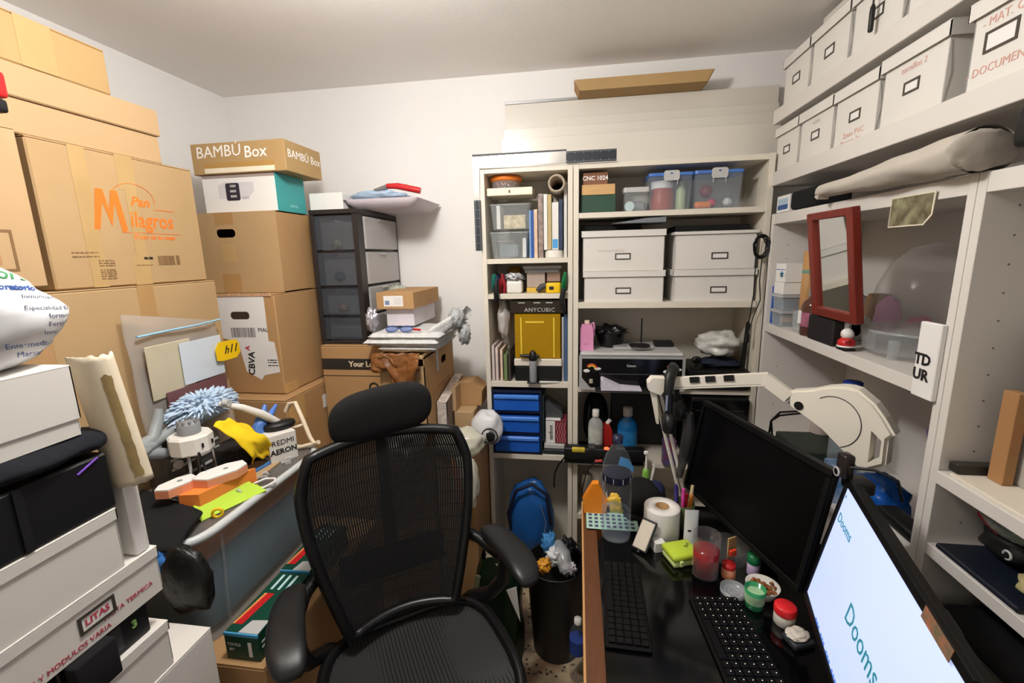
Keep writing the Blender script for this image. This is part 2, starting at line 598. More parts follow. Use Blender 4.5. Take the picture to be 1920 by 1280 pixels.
# ================================================================== right-hand cabinets
def wall_unit(label, y0, y1, x0, x1, shelves, near_pt=0.02):
    yc = (y0 + y1) / 2
    h = (y1 - y0) / 2
    t = thing('shelf_unit', label, 'shelf unit', (x0, yc, 0), group='white shelf units along the right wall')
    d = x1 - x0
    bx(0, d, h - 0.02, h, 0, 1.785, 0.001).build('side_panel', WHITE, t)
    bx(0, d, -h, -h + near_pt, 0, 1.785, 0.001).build('side_panel', WHITE, t)
    bx(0.001, d, -h + near_pt, h - 0.02, 1.745, 1.783, 0.001).build('top_panel', WHITE, t)
    bx(d - 0.006, d, -h + near_pt, h - 0.02, 0.06, 1.745).build('back_panel', WHITE, t)
    for z0, z1 in shelves:
        bx(0.0015, d - 0.007, -h + near_pt, h - 0.02, z0, z1, 0.001).build('shelf', WHITE, t)
    # rows of shelf-pin holes on the panel faces turned to the room
    mb = MB()
    for yy in (h - 0.0205, ) if y0 > 0.9 else (h - 0.0205,):
        for xx in (0.06, d - 0.05):
            for k in range(20):
                z = 0.95 + k * 0.055
                if z < 1.73 and not any(a - 0.012 < z < b + 0.012 for a, b in shelves):
                    mb.cyl((xx, yy, z), (xx, yy + 0.0003, z), 0.0022, n=8)
    mb.build('pin_holes', mat('pin_hole_grey', (120, 114, 106), 0.7), t, kind='stuff')
    return t
FARU = wall_unit('white shelf unit holding mirror and clear dome, by the wide bookcase', 1.019, 1.958, 0.76, 1.09, [(1.319, 1.353), (0.86, 0.88), (0.06, 0.08)])
NEARU = wall_unit('white shelf unit with pull-out shelf nearest the camera', 0.10, 1.0175, 0.76, 1.09, [(0.982, 1.009), (0.06, 0.08)])
bx(-0.004, 0.32, -0.436, 0.436, 1.152, 1.180, 0.001).build('pull_out_shelf', WHITE, NEARU)
bx(0.004, 0.3, -0.40, 0.415, 1.1802, 1.1865, 0.001).build('shelf_top_board', CREAM, NEARU)

# two thick wall shelves above
for lab, z in (('lower thick white wall shelf under a row of white boxes', 1.893), ('upper thick white wall shelf near the ceiling', 2.128)):
    one('wall_shelf', bx(-0.17, 0.173, -0.85, 0.85, 0, 0.052, 0.0015), WHITE, lab, 'shelf', (0.927, 1.165, z), group='thick wall shelves on the right')

def archive_box(label, loc, w, d, h, rz, group, lidh=0.032, frame=True, fx=0.0, fz=0.5, fs=0.055, gap=0.0085, lean=0.0, bow=True, fh=0.55):
    """white lidded storage box, front looks along local -y, origin at base centre"""
    t = thing('storage_box', label, 'storage box', loc, rz, group)
    if lean:
        t.rotation_euler[2] += lean
    a, b = w / 2 - gap, d / 2 - gap
    zb = h - lidh - 0.001
    mb = MB()
    e = 0.003
    # open-topped shell; front corners stand slightly proud of the bowed side flaps
    mb.box(-a, a, -b, b, 0, e)
    mb.box(-a, a, -b, -b + e, e, zb + 0.012)
    mb.box(-a, a, b - e, b, e, zb + 0.012)
    mb.box(-a, -a + e, -b + e, b - e, e, zb + 0.012)
    mb.box(a - e, a, -b + e, b - e, e, zb + 0.012)
    mb.build('body', BOXW, t)
    if bow:
        for s in (-1, 1):
            MB().prism([(-b + 0.002, 0.01), (-b + 0.010, zb * 0.5), (-b + 0.002, zb - 0.005), (-b + 0.0, zb - 0.005), (-b, 0.01)], s * a - 0.0008, s * a + 0.0012, 'x').build('corner_fold', BOXW, t)
    l = MB()
    l.box(-w / 2, w / 2, -d / 2, d / 2, h - 0.003, h, 0.0008)
    l.box(-w / 2, w / 2, -d / 2, -d / 2 + 0.002, h - lidh, h - 0.003)
    l.box(-w / 2, w / 2, d / 2 - 0.002, d / 2, h - lidh, h - 0.003)
    l.box(-w / 2, -w / 2 + 0.002, -d / 2, d / 2, h - lidh, h - 0.003)
    l.box(w / 2 - 0.002, w / 2, -d / 2, d / 2, h - lidh, h - 0.003)
    l.build('lid', BOXW, t)
    if frame:
        fh_ = fs * fh
        z = zb * fz
        f = plate([(fx - fs / 2, z - fh_ / 2), (fx + fs / 2, z - fh_ / 2), (fx + fs / 2, z + fh_ / 2), (fx - fs / 2, z + fh_ / 2)],
                  [[(fx - fs / 2 + 0.005, z - fh_ / 2 + 0.005), (fx - fs / 2 + 0.005, z + fh_ / 2 - 0.005), (fx + fs / 2 - 0.005, z + fh_ / 2 - 0.005), (fx + fs / 2 - 0.005, z - fh_ / 2 + 0.005)]],
                  0.002, 'y', -b - 0.002).build('label_frame', BOXSH, t)
        bx(fx - fs / 2 + 0.004, fx + fs / 2 - 0.004, -b - 0.0006, -b, z - fh_ / 2 + 0.004, z + fh_ / 2 - 0.004).build('label_card', PAPER, f)
    t['zb'] = zb
    t['front'] = -b
    del t['zb']
    del t['front']
    return t

# row on the lower wall shelf, then the row above
G1 = 'white storage boxes on the lower wall shelf'
rows = [(2.013, 1.821, 0.165, 'white storage box at the far end of the lower wall shelf'),
        (1.818, 1.600, 0.165, 'second white storage box on the lower wall shelf, counted from the bookcase'),
        (1.597, 1.385, 0.163, 'white storage box with two lines of red writing, lower wall shelf'),
        (1.381, 1.160, 0.168, 'white storage box beside the gap, fourth on the lower wall shelf'),
        (1.115, 0.76, 0.168, 'wide white storage box with red writing nearest the camera, lower wall shelf')]
for i, (ya, yb, h, lab) in enumerate(rows):
    w = ya - yb
    t = archive_box(lab, (0.768 + 0.16, (ya + yb) / 2, 1.9455), w, 0.32, h, -PI / 2, G1, fs=0.052 if i < 4 else 0.07, fz=0.55 if i < 4 else 0.62, fx=0.0 if i < 4 else -0.105)
    if i == 2:
        text('2mm PVC', 0.022, PALERED, t, sx=1.1, **on_front(0.0, -0.1520, 0.025))
        text('filamento 1kg', 0.018, PALERED, t, **on_front(-0.01, -0.1520, 0.006))
    if i == 1:
        text('cables', 0.02, LGREY, t, **on_front(0.0, -0.1520, 0.115))
    if i == 3:
        text('tornillos 2', 0.02, PALERED, t, **on_front(0.0, -0.1520, 0.118))
    if i == 4:
        text('- MAT. CABEZAS', 0.022, PALERED, t, **on_front(-0.07, -0.1520, 0.12))
        text('- DOCUMENTOS', 0.022, PALERED, t, **on_front(-0.09, -0.1520, 0.035))
G2 = 'white storage boxes on the upper wall shelf'
rows = [(1.99, 1.788, 0.168, 'white storage box at the far end of the upper wall shelf'),
        (1.783, 1.558, 0.168, 'second white storage box from the bookcase end of the upper wall shelf'),
        (1.553, 1.33, 0.168, 'white storage box with a black cable end hanging over it, upper shelf'),
        (1.325, 1.10, 0.168, 'white storage box at the top edge, nearest on the upper wall shelf')]
for i, (ya, yb, h, lab) in enumerate(rows):
    t = archive_box(lab, (0.768 + 0.16, (ya + yb) / 2, 2.1805), ya - yb, 0.32, h, -PI / 2, G2, fs=0.055, fz=0.55)
one('storage_box', bx(-0.11, 0.11, -0.22, 0.22, 0, 0.115, 0.002), BOXW, 'plain white box lying on top of the upper row of storage boxes', 'storage box', (0.985, 1.73, 2.3495), group=G2)
t = thing('cable', 'black cable end dangling in front of the upper storage boxes', 'cable', (0.758, 1.43, 2.352))
MB().tube([(0.2, 0.02, 0.004), (0.05, 0.0, 0.005), (0.008, 0, 0.003), (0.0, 0, -0.02), (0, 0, -0.085)], 0.0022, 6).build('cord', BLK, t)
MB().lathe([(0.003, -0.082), (0.0055, -0.088), (0.0065, -0.10), (0.006, -0.145), (0.004, -0.148)], n=10).build('plug', BLK, t)

# ================================================================== desk and monitors
WOOD = mat('brown_desk_edge', (98, 60, 34), 0.45, var=0.15, scale=14, stretch=(6, 1, 6))
WOODL = mat('pale_wood_edge_band', (200, 150, 96), 0.5, var=0.08)
GLASSB = mat('black_desk_glass', (6, 6, 7), 0.12, var=0.05, coat=0.2)
t = thing('desk', 'desk with black glass top and brown wooden edge along the right wall', 'desk', (0.39, 0.45, 0))
DY = 1.10
bx(-0.37, 0.365, -0.95, DY - 0.005, 0.705, 0.734, 0.002).build('table_top', WOOD, t)
bx(-0.374, -0.368, -0.95, DY - 0.005, 0.704, 0.735, 0.001).build('edge_band', WOODL, t)
bx(-0.325, 0.365, -0.95, DY, 0.7345, 0.74, 0.001).build('glass_top', GLASSB, t)
for x in (-0.2, 0.30):
    for y in (-0.9, 1.04):
        bx(x - 0.025, x + 0.025, y - 0.025, y + 0.025, 0, 0.704, 0.002).build('leg', WOOD, t)

MBL = mat('monitor_black', (7, 7, 8), 0.5, var=0.05, spec=0.25)
def monitor(label, a, b, lit):
    """a, b: top corners of the screen (left seen from the seat = far corner first)"""
    a, b = Vector(a), Vector(b)
    w = (b - a).length
    dx = (b - a).normalized()
    mid = (a + b) / 2
    rz = math.atan2(dx.y, dx.x)
    tilt = math.radians(10.5)
    t = thing('monitor', label, 'monitor', (mid.x - 0.008, mid.y, 0.7402), rz, 'monitors on the desk')
    # local: x along the screen, -y towards the seat, tilt back about x
    X = Matrix.Translation((0, 0, 0.41)) @ Matrix.Rotation(-tilt, 4, 'X')
    hh = 0.315
    def P():
        m = MB()
        m.X = X
        return m
    P().box(-w / 2, w / 2, 0.004, 0.022, -hh, 0, 0.003).box(-w / 2 + 0.08, w / 2 - 0.08, 0.02, 0.05, -hh + 0.05, -0.05, 0.01).build('housing', MBL, t)
    f = P()
    for q in ((-w / 2, w / 2, -0.016, 0), (-w / 2, w / 2, -hh, -hh + 0.014), (-w / 2, -w / 2 + 0.013, -hh + 0.014, -0.022), (w / 2 - 0.013, w / 2, -hh + 0.014, -0.022)):
        f.box(q[0], q[1], -0.004, 0.006, q[2], q[3], 0.001)
    f.build('bezel', MBL, t)
    scr = P().box(-w / 2 + 0.012, w / 2 - 0.012, 0.0, 0.003, -hh + 0.013, -0.021).build('screen', lit, t)
    MB().box(-0.03, 0.03, 0.075, 0.095, 0.02, 0.30, 0.004).box(-0.028, 0.028, 0.03, 0.09, 0.22, 0.27, 0.004).build('stand', BLK, t)
    MB().box(-0.08, 0.08, 0.055, 0.15, 0, 0.014, 0.004).build('foot', BLK, t)
    return t, X, w, hh
SCROFF = mat('dark_screen', (5, 5, 6), 0.35, var=0.05, spec=0.15)
SCRON = mat('lit_screen', (180, 195, 235), 0.3, emit=(178, 192, 236), estr=0.62, var=0.01)
monitor('switched-off black monitor behind the red drink', (0.435, 1.526, 1.15), (0.588, 1.034, 1.15), SCROFF)
MON2, MX, MW, MH = monitor('monitor with lit pale blue screen nearest the camera', (0.603, 1.004, 1.15), (0.471, 0.504, 1.15), SCRON)
TEAL = mat('teal_screen_text', (40, 120, 128), 0.5, emit=(40, 120, 128), estr=0.5)
o = text('Dooms.', 0.054, TEAL, MON2, loc=(0.03, -0.0012, -0.182), rot=(PI / 2, 0, 0), thick=0.0004)
o.matrix_local = MX
o = text('Dooms', 0.030, TEAL, MON2, loc=(-0.19, -0.0012, -0.085), rot=(PI / 2, 0, 0), thick=0.0004)
o.matrix_local = MX
o = text('x', 0.015, TEAL, MON2, loc=(-0.235, -0.0012, -0.035), rot=(PI / 2, 0, 0), thick=0.0004)
o.matrix_local = MX
tb = MB()
tb.X = MX
for i in range(26):
    if i % 4 != 3:
        tb.box(-MW / 2 + 0.10 + i * 0.011, -MW / 2 + 0.107 + i * 0.011, -0.0008, 0.0002, -MH + 0.0145, -MH + 0.0195)
tb.build('taskbar_icons', mat('taskbar_glow', (60, 90, 160), 0.4, emit=(70, 110, 190), estr=0.8), MON2, kind='stuff')
STK = mat('sticker_strip', (96, 96, 74), 0.6, col2=(176, 112, 84), scale=70)
sk = MB()
sk.X = MX
sk.box(0.135, 0.215, -0.0048, -0.004, -0.021, -0.002)
sk.build('sticker_strip', STK, MON2)

# ================================================================== mesh office chair
def make_chair():
    t = thing('office_chair', 'black mesh office chair with headrest facing the desk', 'chair', (-0.44, 1.01, 0), math.radians(35))
    FR = mat('black_chair_frame', (19, 19, 20), 0.32, var=0.1)
    # backrest surface: z from 0.55 to 1.09, curved across and along
    def back(u, v):
        z = 0.54 + 0.55 * v
        hw = 0.162 + 0.092 * math.sin(min(1.0, v * 1.12) * PI * 0.55) - 0.10 * max(0, v - 0.80) ** 1.6 * 4.2
        x = (u * 2 - 1) * hw
        lumbar = 0.032 * math.sin(v * PI * 0.9)
        y = 0.205 + 0.085 * v + lumbar * 0.3 - 0.05 * (abs(u * 2 - 1) ** 2)
        z += 0.018 * (1 - abs(u * 2 - 1) ** 2) * v
        return Vector((x, y, z))
    loop = [back(i / 20, 1) for i in range(21)] + [back(1, 1 - i / 24) for i in range(1, 25)] + [back(1 - i / 20, 0) for i in range(1, 21)] + [back(0, i / 24) for i in range(1, 24)]
    MB().tube(loop, 0.0165, 10, True).build('back_frame', FR, t)
    mb = MB()
    n = 66
    for i in range(n):
        u = (i + 0.5) / n
        du = 0.458 / n
        a = [back(u - du, 0.02 + 0.96 * j / 15) for j in range(16)]
        b = [back(u + du, 0.02 + 0.96 * j / 15) for j in range(16)]
        mb.add(a + b, [(j, j + 1, j + 17, j + 16) for j in range(15)], True)
    for j in range(14):
        v = 0.03 + 0.94 * j / 13
        pts = [back(k / 10, v) + Vector((0, 0.0006, 0)) for k in range(11)]
        q = [back(k / 10, v + 0.006) + Vector((0, 0.0006, 0)) for k in range(11)]
        mb.add(pts + q, [(k, k + 1, k + 12, k + 11) for k in range(10)], True)
    mb.build('back_mesh', BLKM, t, kind='stuff')
    MB().tube([(0, 0.30, 0.66), (0, 0.335, 0.80), (0, 0.345, 0.95), (0, 0.35, 1.08), (0, 0.345, 1.15)], [0.02, 0.022, 0.02, 0.016, 0.014], 10).build('spine', FR, t)
    MB().box(-0.17, 0.17, 0.265, 0.285, 0.62, 0.73, 0.009, 2).build('lumbar_pad', BLKM, t)
    # headrest: soft rounded pad
    hr = MB()
    def head(u, v):
        a, f = 2 * PI * u, PI * (v - 0.5)
        sg = lambda q, e: math.copysign(abs(q) ** e, q)
        x = 0.158 * sg(math.cos(f), 0.55) * sg(math.cos(a), 0.6)
        yy = 0.040 * sg(math.cos(f), 0.6) * sg(math.sin(a), 0.8)
        z = 0.080 * sg(math.sin(f), 0.75) + 0.10 * x
        return Vector((x, 0.305 + yy - 0.9 * x * x, 1.175 + z))
    hr.grid(head, 40, 20, True, 0, 0, True)
    hr.build('headrest', BLKM, t)
    # seat
    def rim(a):
        sg = lambda q, e: math.copysign(abs(q) ** e, q)
        x = 0.255 * sg(math.cos(a), 0.62)
        y = -0.02 + 0.245 * sg(math.sin(a), 0.62)
        z = 0.487 - 0.05 * max(0, (-y - 0.10)) * 3.0 + 0.02 * (abs(x) / 0.255) ** 2
        return Vector((x, y, z))
    MB().tube([rim(2 * PI * i / 56) for i in range(56)], [0.017] * 56, 10, True).build('seat_frame', FR, t)
    sm = MB()
    def seatf(u, v):
        p = rim(2 * PI * u)
        c = Vector((0, -0.02, 0.468))
        q = c + (p - c) * v
        q.z = c.z + (p.z - c.z) * v ** 2.2
        return q
    sm.grid(seatf, 56, 12, True, 0, 0, True)
    SEATM = mat('black_seat_mesh', (38, 38, 39), 0.55, var=0.1, scale=3, bump=0.0)
    sm.build('seat_mesh', SEATM, t)
    rb = MB()
    for i in range(44):
        xx = -0.235 + 0.47 * i / 43
        ys = 0.225 * (max(0.0, 1 - (abs(xx) / 0.25) ** 3.2)) ** (1 / 3.2)
        pts = []
        for j in range(11):
            yy = -0.02 - ys + 2 * ys * j / 10
            rr = ((abs(xx) / 0.255) ** 3.2 + (abs(yy + 0.02) / 0.245) ** 3.2) ** (1 / 3.2)
            ang = math.atan2((yy + 0.02), xx)
            zr = 0.487 - 0.05 * max(0, (-(yy) - 0.10)) * 3.0 + 0.02 * (abs(xx) / 0.255) ** 2
            pts.append((xx, yy, 0.468 + (zr - 0.468) * min(1, rr) ** 2.2 + 0.0012))
        rb.tube(pts, 0.0013, 4)
    rb.build('seat_ribs', BLKM, t, kind='stuff')
    # arms
    for s in (-1, 1):
        pad = MB()
        def padf(u, v, s=s):
            a, f = 2 * PI * u, PI * (v - 0.5)
            sg = lambda q, e: math.copysign(abs(q) ** e, q)
            y = 0.145 * sg(math.cos(f), 0.5) * sg(math.sin(a), 0.6)
            x = (0.044 - 0.05 * y * 0.3) * sg(math.cos(f), 0.5) * sg(math.cos(a), 0.6)
            z = 0.019 * sg(math.sin(f), 0.6)
            return Vector((s * (0.315 - 0.8 * y * y - 0.05 * y) + x, 0.035 + y, 0.752 + z - 0.9 * max(0, -y - 0.06) ** 2 * 3))
        pad.grid(padf, 28, 14, True, 0, 0, True)
        pad.build('arm_pad', mat('soft_black_arm_pad', (30, 30, 31), 0.4, var=0.06), t)
        MB().tube([(s * 0.295, 0.04, 0.735), (s * 0.295, 0.06, 0.64), (s * 0.28, 0.12, 0.55), (s * 0.23, 0.19, 0.50), (s * 0.13, 0.20, 0.45)], [0.02, 0.022, 0.022, 0.022, 0.02], 10).build('arm_support', FR, t)
        MB().tube([(s * 0.305, 0.06, 0.70), (s * 0.27, 0.19, 0.71), (s * 0.225, 0.235, 0.73)], 0.018, 8).build('arm_link', FR, t)
    MB().cyl((0, 0.0, 0.10), (0, 0, 0.44), 0.03, n=16).box(-0.12, 0.12, -0.10, 0.17, 0.40, 0.455, 0.02, 2).build('column', FR, t)
    for k in range(5):
        a = 2 * PI * k / 5 + 0.3
        leg = MB().tube([(0, 0, 0.13), (0.14 * math.cos(a), 0.14 * math.sin(a), 0.11), (0.26 * math.cos(a), 0.26 * math.sin(a), 0.075)], [0.035, 0.026, 0.018], 8).build('base_leg', FR, t)
        cx, cy = 0.26 * math.cos(a), 0.26 * math.sin(a)
        MB().cyl((cx - 0.02, cy, 0.03), (cx + 0.02, cy, 0.03), 0.029, n=14).build('castor', BLK, leg)
make_chair()

# ================================================================== helpers that take room coordinates
def bw(mb, name, m, t, kind=None, label=None):
    """build a part given in room coordinates under an unrotated thing"""
    l = t.location
    mb.v = [(p[0] - l[0], p[1] - l[1], p[2] - l[2]) for p in mb.v]
    return mb.build(name, m, t, kind=kind, label=label)

def tw(body, size, m, t, place, **k):
    l = t.location
    q = dict(place)
    q['loc'] = tuple(a - b for a, b in zip(q['loc'], l))
    q.update(k)
    return text(body, size, m, t, **q)

def carton(label, x0, x1, y0, y1, z0, z1, m=None, tape='y', group=None, flaps=True, name='cardboard_box', bev=0.004, tm=None):
    m = m or CARD
    t = thing(name, label, 'box', ((x0 + x1) / 2, (y0 + y1) / 2, z0), group=group)
    zt = z1 - 0.004 if flaps else z1
    bw(bx(x0, x1, y0, y1, z0, zt, bev), 'body', m, t)
    if flaps:
        if tape == 'y':
            xm = (x0 + x1) / 2
            bw(bx(x0 + 0.001, xm - 0.001, y0 + 0.001, y1 - 0.001, zt, z1, 0.001), 'flap', m, t)
            bw(bx(xm + 0.001, x1 - 0.001, y0 + 0.001, y1 - 0.001, zt, z1, 0.001), 'flap', m, t)
        else:
            ym = (y0 + y1) / 2
            bw(bx(x0 + 0.001, x1 - 0.001, y0 + 0.001, ym - 0.001, zt, z1, 0.001), 'flap', m, t)
            bw(bx(x0 + 0.001, x1 - 0.001, ym + 0.001, y1 - 0.001, zt, z1, 0.001), 'flap', m, t)
    tm = tm or TAPE
    if tape == 'y':
        xm = (x0 + x1) / 2
        k = bx(xm - 0.027, xm + 0.027, y0 - 0.0007, y1 + 0.0007, z1, z1 + 0.0007)
        k.box(xm - 0.027, xm + 0.027, y0 - 0.0007, y0, z1 - 0.09, z1)
        bw(k, 'tape_strip', tm, t)
    elif tape == 'x':
        ym = (y0 + y1) / 2
        k = bx(x0 - 0.0007, x1 + 0.0007, ym - 0.027, ym + 0.027, z1, z1 + 0.0007)
        k.box(x1, x1 + 0.0007, ym - 0.027, ym + 0.027, z1 - 0.10, z1)
        bw(k, 'tape_strip', tm, t)
        bw(bx(x1, x1 + 0.0007, ym - 0.027, ym + 0.027, z0, z0 + 0.09), 'tape_strip', tm, t)
    return t

def lines(face, rows, a, w, h, seed=1):
    """small print as rows of word-length bars; face: callable (u,v)->box args"""
    random.seed(seed)
    mb = MB()
    for r in rows:
        u = a
        while u < a + w:
            k = random.uniform(0.2, 1.0) * h * 5
            k = min(k, a + w - u)
            mb.box(*face(u, u + k, r, r + h))
            u += k + h * 0.9
    return mb

# ================================================================== cartons along the left wall
GC = 'brown cartons stacked along the left wall'
SEAM = mat('box_seam_shadow_gap', (120, 86, 54), 0.9)
OLIVE = mat('olive_tinted_tape', (184, 152, 102), 0.45, var=0.05)
BRINK = mat('brown_print', (128, 96, 62), 0.7, var=0.1)
# tall ones standing behind the white boxes and the tub
carton('tall brown carton standing behind the white plastic bag', -1.76, -1.315, 0.36, 0.925, 0.0, 1.598, CARD2, 'x', GC)
carton('brown carton on the floor under the large plain carton', -1.81, -1.345, 0.935, 1.49, 0.0, 0.80, CARD2, 'x', GC)
t = carton('large plain brown carton under the one with the orange logo', -1.81, -1.335, 0.932, 1.487, 0.802, 1.585, CARD, 'x', GC)
t = carton('brown carton at the left edge beside the orange-logo carton', -1.76, -1.30, 0.40, 0.932, 1.600, 1.968, CARD3, 'x', GC)
fr = plate([(0.68, 1.64), (0.88, 1.64), (0.88, 1.735), (0.68, 1.735)], [[(0.686, 1.646), (0.686, 1.729), (0.874, 1.729), (0.874, 1.646)]], 0.0006, 'x', -1.2995)
bw(fr, 'printed_frame', BRINK, t)
bw(bx(-1.3, -1.2994, 0.70, 0.85, 1.655, 1.70), 'printed_panel', mat('tan_print', (176, 134, 92), 0.7), t)
t = carton('brown carton printed with an orange bakery logo', -1.81, -1.35, 0.982, 1.470, 1.587, 1.970, CARD, 'x', GC, tm=OLIVE)
mx = -1.3494
def FR(u0, u1, v0, v1):
    return (mx, mx + 0.0005, u0, u1, v0, v1)
bw(MB().prism([(1.106, 1.750), (1.122, 1.750), (1.141, 1.828), (1.158, 1.760), (1.176, 1.830), (1.186, 1.742), (1.203, 1.752), (1.189, 1.864), (1.170, 1.864), (1.157, 1.805), (1.148, 1.864), (1.128, 1.864)], mx, mx + 0.0006, 'x'), 'logo_letter', ORINK, t)
tw('ilagros', 0.066, ORINK, t, on_right(mx, 1.288, 1.783), shear=0.1, bold=0.001, sx=0.86)
tw('Pan', 0.040, ORINK, t, on_right(mx, 1.255, 1.838), shear=0.35, bold=0.001, sx=1.1)
tw('El pan de tu mesa', 0.020, ORINK, t, on_right(mx, 1.288, 1.733), shear=0.3, bold=0.0004)
arc = MB().tube([(mx + 0.0003, 1.238 + 0.068 * math.cos(a), 1.843 + 0.048 * math.sin(a)) for a in [PI * 1.0 - PI * 1.05 * i / 20 for i in range(21)]], 0.0009, 5)
arc.box(mx, mx + 0.0004, 1.30, 1.375, 1.8185, 1.8205).box(mx, mx + 0.0004, 1.19, 1.385, 1.7445, 1.746)
bw(arc, 'logo_lines', ORINK, t)
bw(lines(FR, (1.683, 1.672), 1.035, 0.07, 0.0032, 3), 'small_print', BRINK, t, 'stuff')
bw(lines(FR, (1.66, 1.653, 1.646, 1.634, 1.628, 1.622, 1.616, 1.609), 1.10, 0.045, 0.0035, 4), 'address_print', BRINK, t, 'stuff')
bw(lines(FR, (1.668, 1.664), 1.238, 0.03, 0.0035, 5), 'code_print', INK, t, 'stuff')
bw(lines(FR, (1.645,), 1.21, 0.055, 0.003, 6), 'small_print', BRINK, t, 'stuff')
bc = MB()
random.seed(5)
u = 1.285
while u < 1.345:
    k = random.uniform(0.001, 0.0035)
    bc.box(mx, mx + 0.0005, u, u + k, 1.645, 1.675)
    u += k + random.uniform(0.001, 0.002)
bc.box(mx, mx + 0.0005, 1.352, 1.365, 1.645, 1.676)
bw(bc, 'barcode', BRINK, t, 'stuff')
for a, b in ((1.075, 1.118), (1.215, 1.25)):
    bw(bx(mx - 0.0002, mx + 0.0002, a, b, 1.588, 1.97), 'tape_strip', OLIVE, t)

t = thing('cardboard_box', 'long lidded brown carton lying across the top of the logo carton', 'box', (-1.58, 0.95, 1.972), group=GC)
bw(bx(-1.80, -1.362, 0.52, 1.372, 1.972, 2.055, 0.003), 'body', CARD3, t)
bw(bx(-1.802, -1.356, 0.515, 1.377, 2.057, 2.136, 0.003), 'lid', CARD3, t)
t = carton('topmost brown carton, close under the ceiling', -1.80, -1.36, 0.42, 1.238, 2.1375, 2.258, KRAFT, 'none', GC)
bw(bx(-1.3605, -1.3592, 1.02, 1.10, 2.14, 2.256), 'tape_strip', OLIVE, t)
bw(bx(-1.3605, -1.3592, 0.86, 0.90, 2.14, 2.256), 'tape_strip', OLIVE, t)
# red tool hanging at the left edge
t = thing('red_clamp', 'red plastic clamp hanging at the left edge by the cartons', 'clamp', (-1.24, 0.835, 1.977))
MB().box(-0.02, 0.02, -0.03, 0.045, 0.03, 0.085, 0.008, 2).build('jaw', RED, t)
MB().box(-0.018, 0.018, -0.03, 0.04, 0.0, 0.028, 0.006, 2).build('grip', BLK, t)
for z in (0.05, 0.068):
    bx(-0.0205, 0.0205, 0.01, 0.03, z, z + 0.004).build('slot', BLK, t)

# ------------------------------------------------------------------ second stack, towards the back wall
carton('brown carton on the floor at the bottom of the far stack', -1.72, -1.16, 1.545, 2.24, 0.0, 0.52, CARD2, 'y', GC)
t = carton('wide brown carton right under the carton with torn white labels', -1.72, -1.15, 1.54, 2.245, 0.522, 1.103, CARD2, 'y', GC)
HB = mat('glossy_tape_patch', (200, 160, 104), 0.25, var=0.1)
bw(bx(-1.1498, -1.1492, 1.55, 1.66, 0.99, 1.09), 'tape_patch', HB, t)
lab = bw(bx(-1.1496, -1.148, 1.79, 1.90, 0.985, 1.045), 'hang_label', PAPER, t)
bw(bx(-1.148, -1.1474, 1.83, 1.86, 1.015, 1.03), 'label_slot', INK, t)
t = carton('scuffed brown carton with torn white shipping labels', -1.66, -1.20, 1.615, 2.15, 1.105, 1.520, CARD2, 'y', GC)
# torn label sheets on the front and the right face
zf = 1.6146
def FF(u0, u1, v0, v1):
    return (u0, u1, zf - 0.0012, zf - 0.0006, v0, v1)
bw(plate([(-1.49, 1.515), (-1.245, 1.512), (-1.247, 1.33), (-1.222, 1.325), (-1.212, 1.20), (-1.285, 1.185), (-1.30, 1.165), (-1.365, 1.20), (-1.385, 1.325), (-1.49, 1.35)],
         [rrect(0.085, 0.032, 0.014, 4, -1.36, 1.435)], 0.0006, 'y', zf - 0.0006), 'torn_label', PAPER, t)
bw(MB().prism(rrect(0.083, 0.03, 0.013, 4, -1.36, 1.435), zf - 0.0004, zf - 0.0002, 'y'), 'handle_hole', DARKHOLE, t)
bc = MB()
random.seed(9)
u = -1.41
while u < -1.30:
    k = random.uniform(0.001, 0.004)
    bc.box(*FF(u, u + k, 1.345, 1.385))
    u += k + random.uniform(0.001, 0.003)
bw(bc, 'barcode', mat('grey_print', (120, 116, 116), 0.7), t, 'stuff')
tw('MAL', 0.024, INK, t, on_front(-1.265, zf - 0.0009, 1.375), bold=0.0006)
tw('CBVA', 0.04, INK, t, dict(loc=(-1.335, zf - 0.0009, 1.235), rot=(PI / 2, -PI / 2 + 0.12, 0)), bold=0.0008)
tw('A', 0.03, REDINK, t, dict(loc=(-1.345, zf - 0.0009, 1.30), rot=(PI / 2, -PI / 2 + 0.12, 0)), bold=0.0008)
bw(lines(FF, (1.248, 1.238, 1.225), -1.262, 0.045, 0.004, 8), 'small_print', INK, t, 'stuff')
bw(bx(-1.1998, -1.1992, 2.09, 2.149, 1.46, 1.519), 'side_label', PAPER, t)
bw(bx(-1.1994, -1.199, 2.105, 2.12, 1.47, 1.51), 'printed_bar', INK, t)
bw(MB().prism([(1.93, 1.455), (1.945, 1.44), (1.95, 1.40), (1.925, 1.385), (1.938, 1.42)], -1.1998, -1.1985, 'x'), 'paper_scrap', PAPER, t)
tl = MB()
for i in range(9):
    x = -1.62 + i * 0.045
    tl.prism([(x, 0), (x + 0.05, 0), (x + 0.04, 0.006 + 0.004 * (i % 3)), (x + 0.012, 0.009 - 0.003 * (i % 2))], 1.612, 1.6165, 'y')
tl.v = [(p[0], p[1], p[2] + 1.512) for p in tl.v]
bw(tl, 'torn_edge', mat('torn_pinkish_board', (190, 150, 122), 0.9), t)
bw(bx(-1.1998, -1.1992, 1.616, 1.70, 1.106, 1.15), 'tape_patch', HB, t)

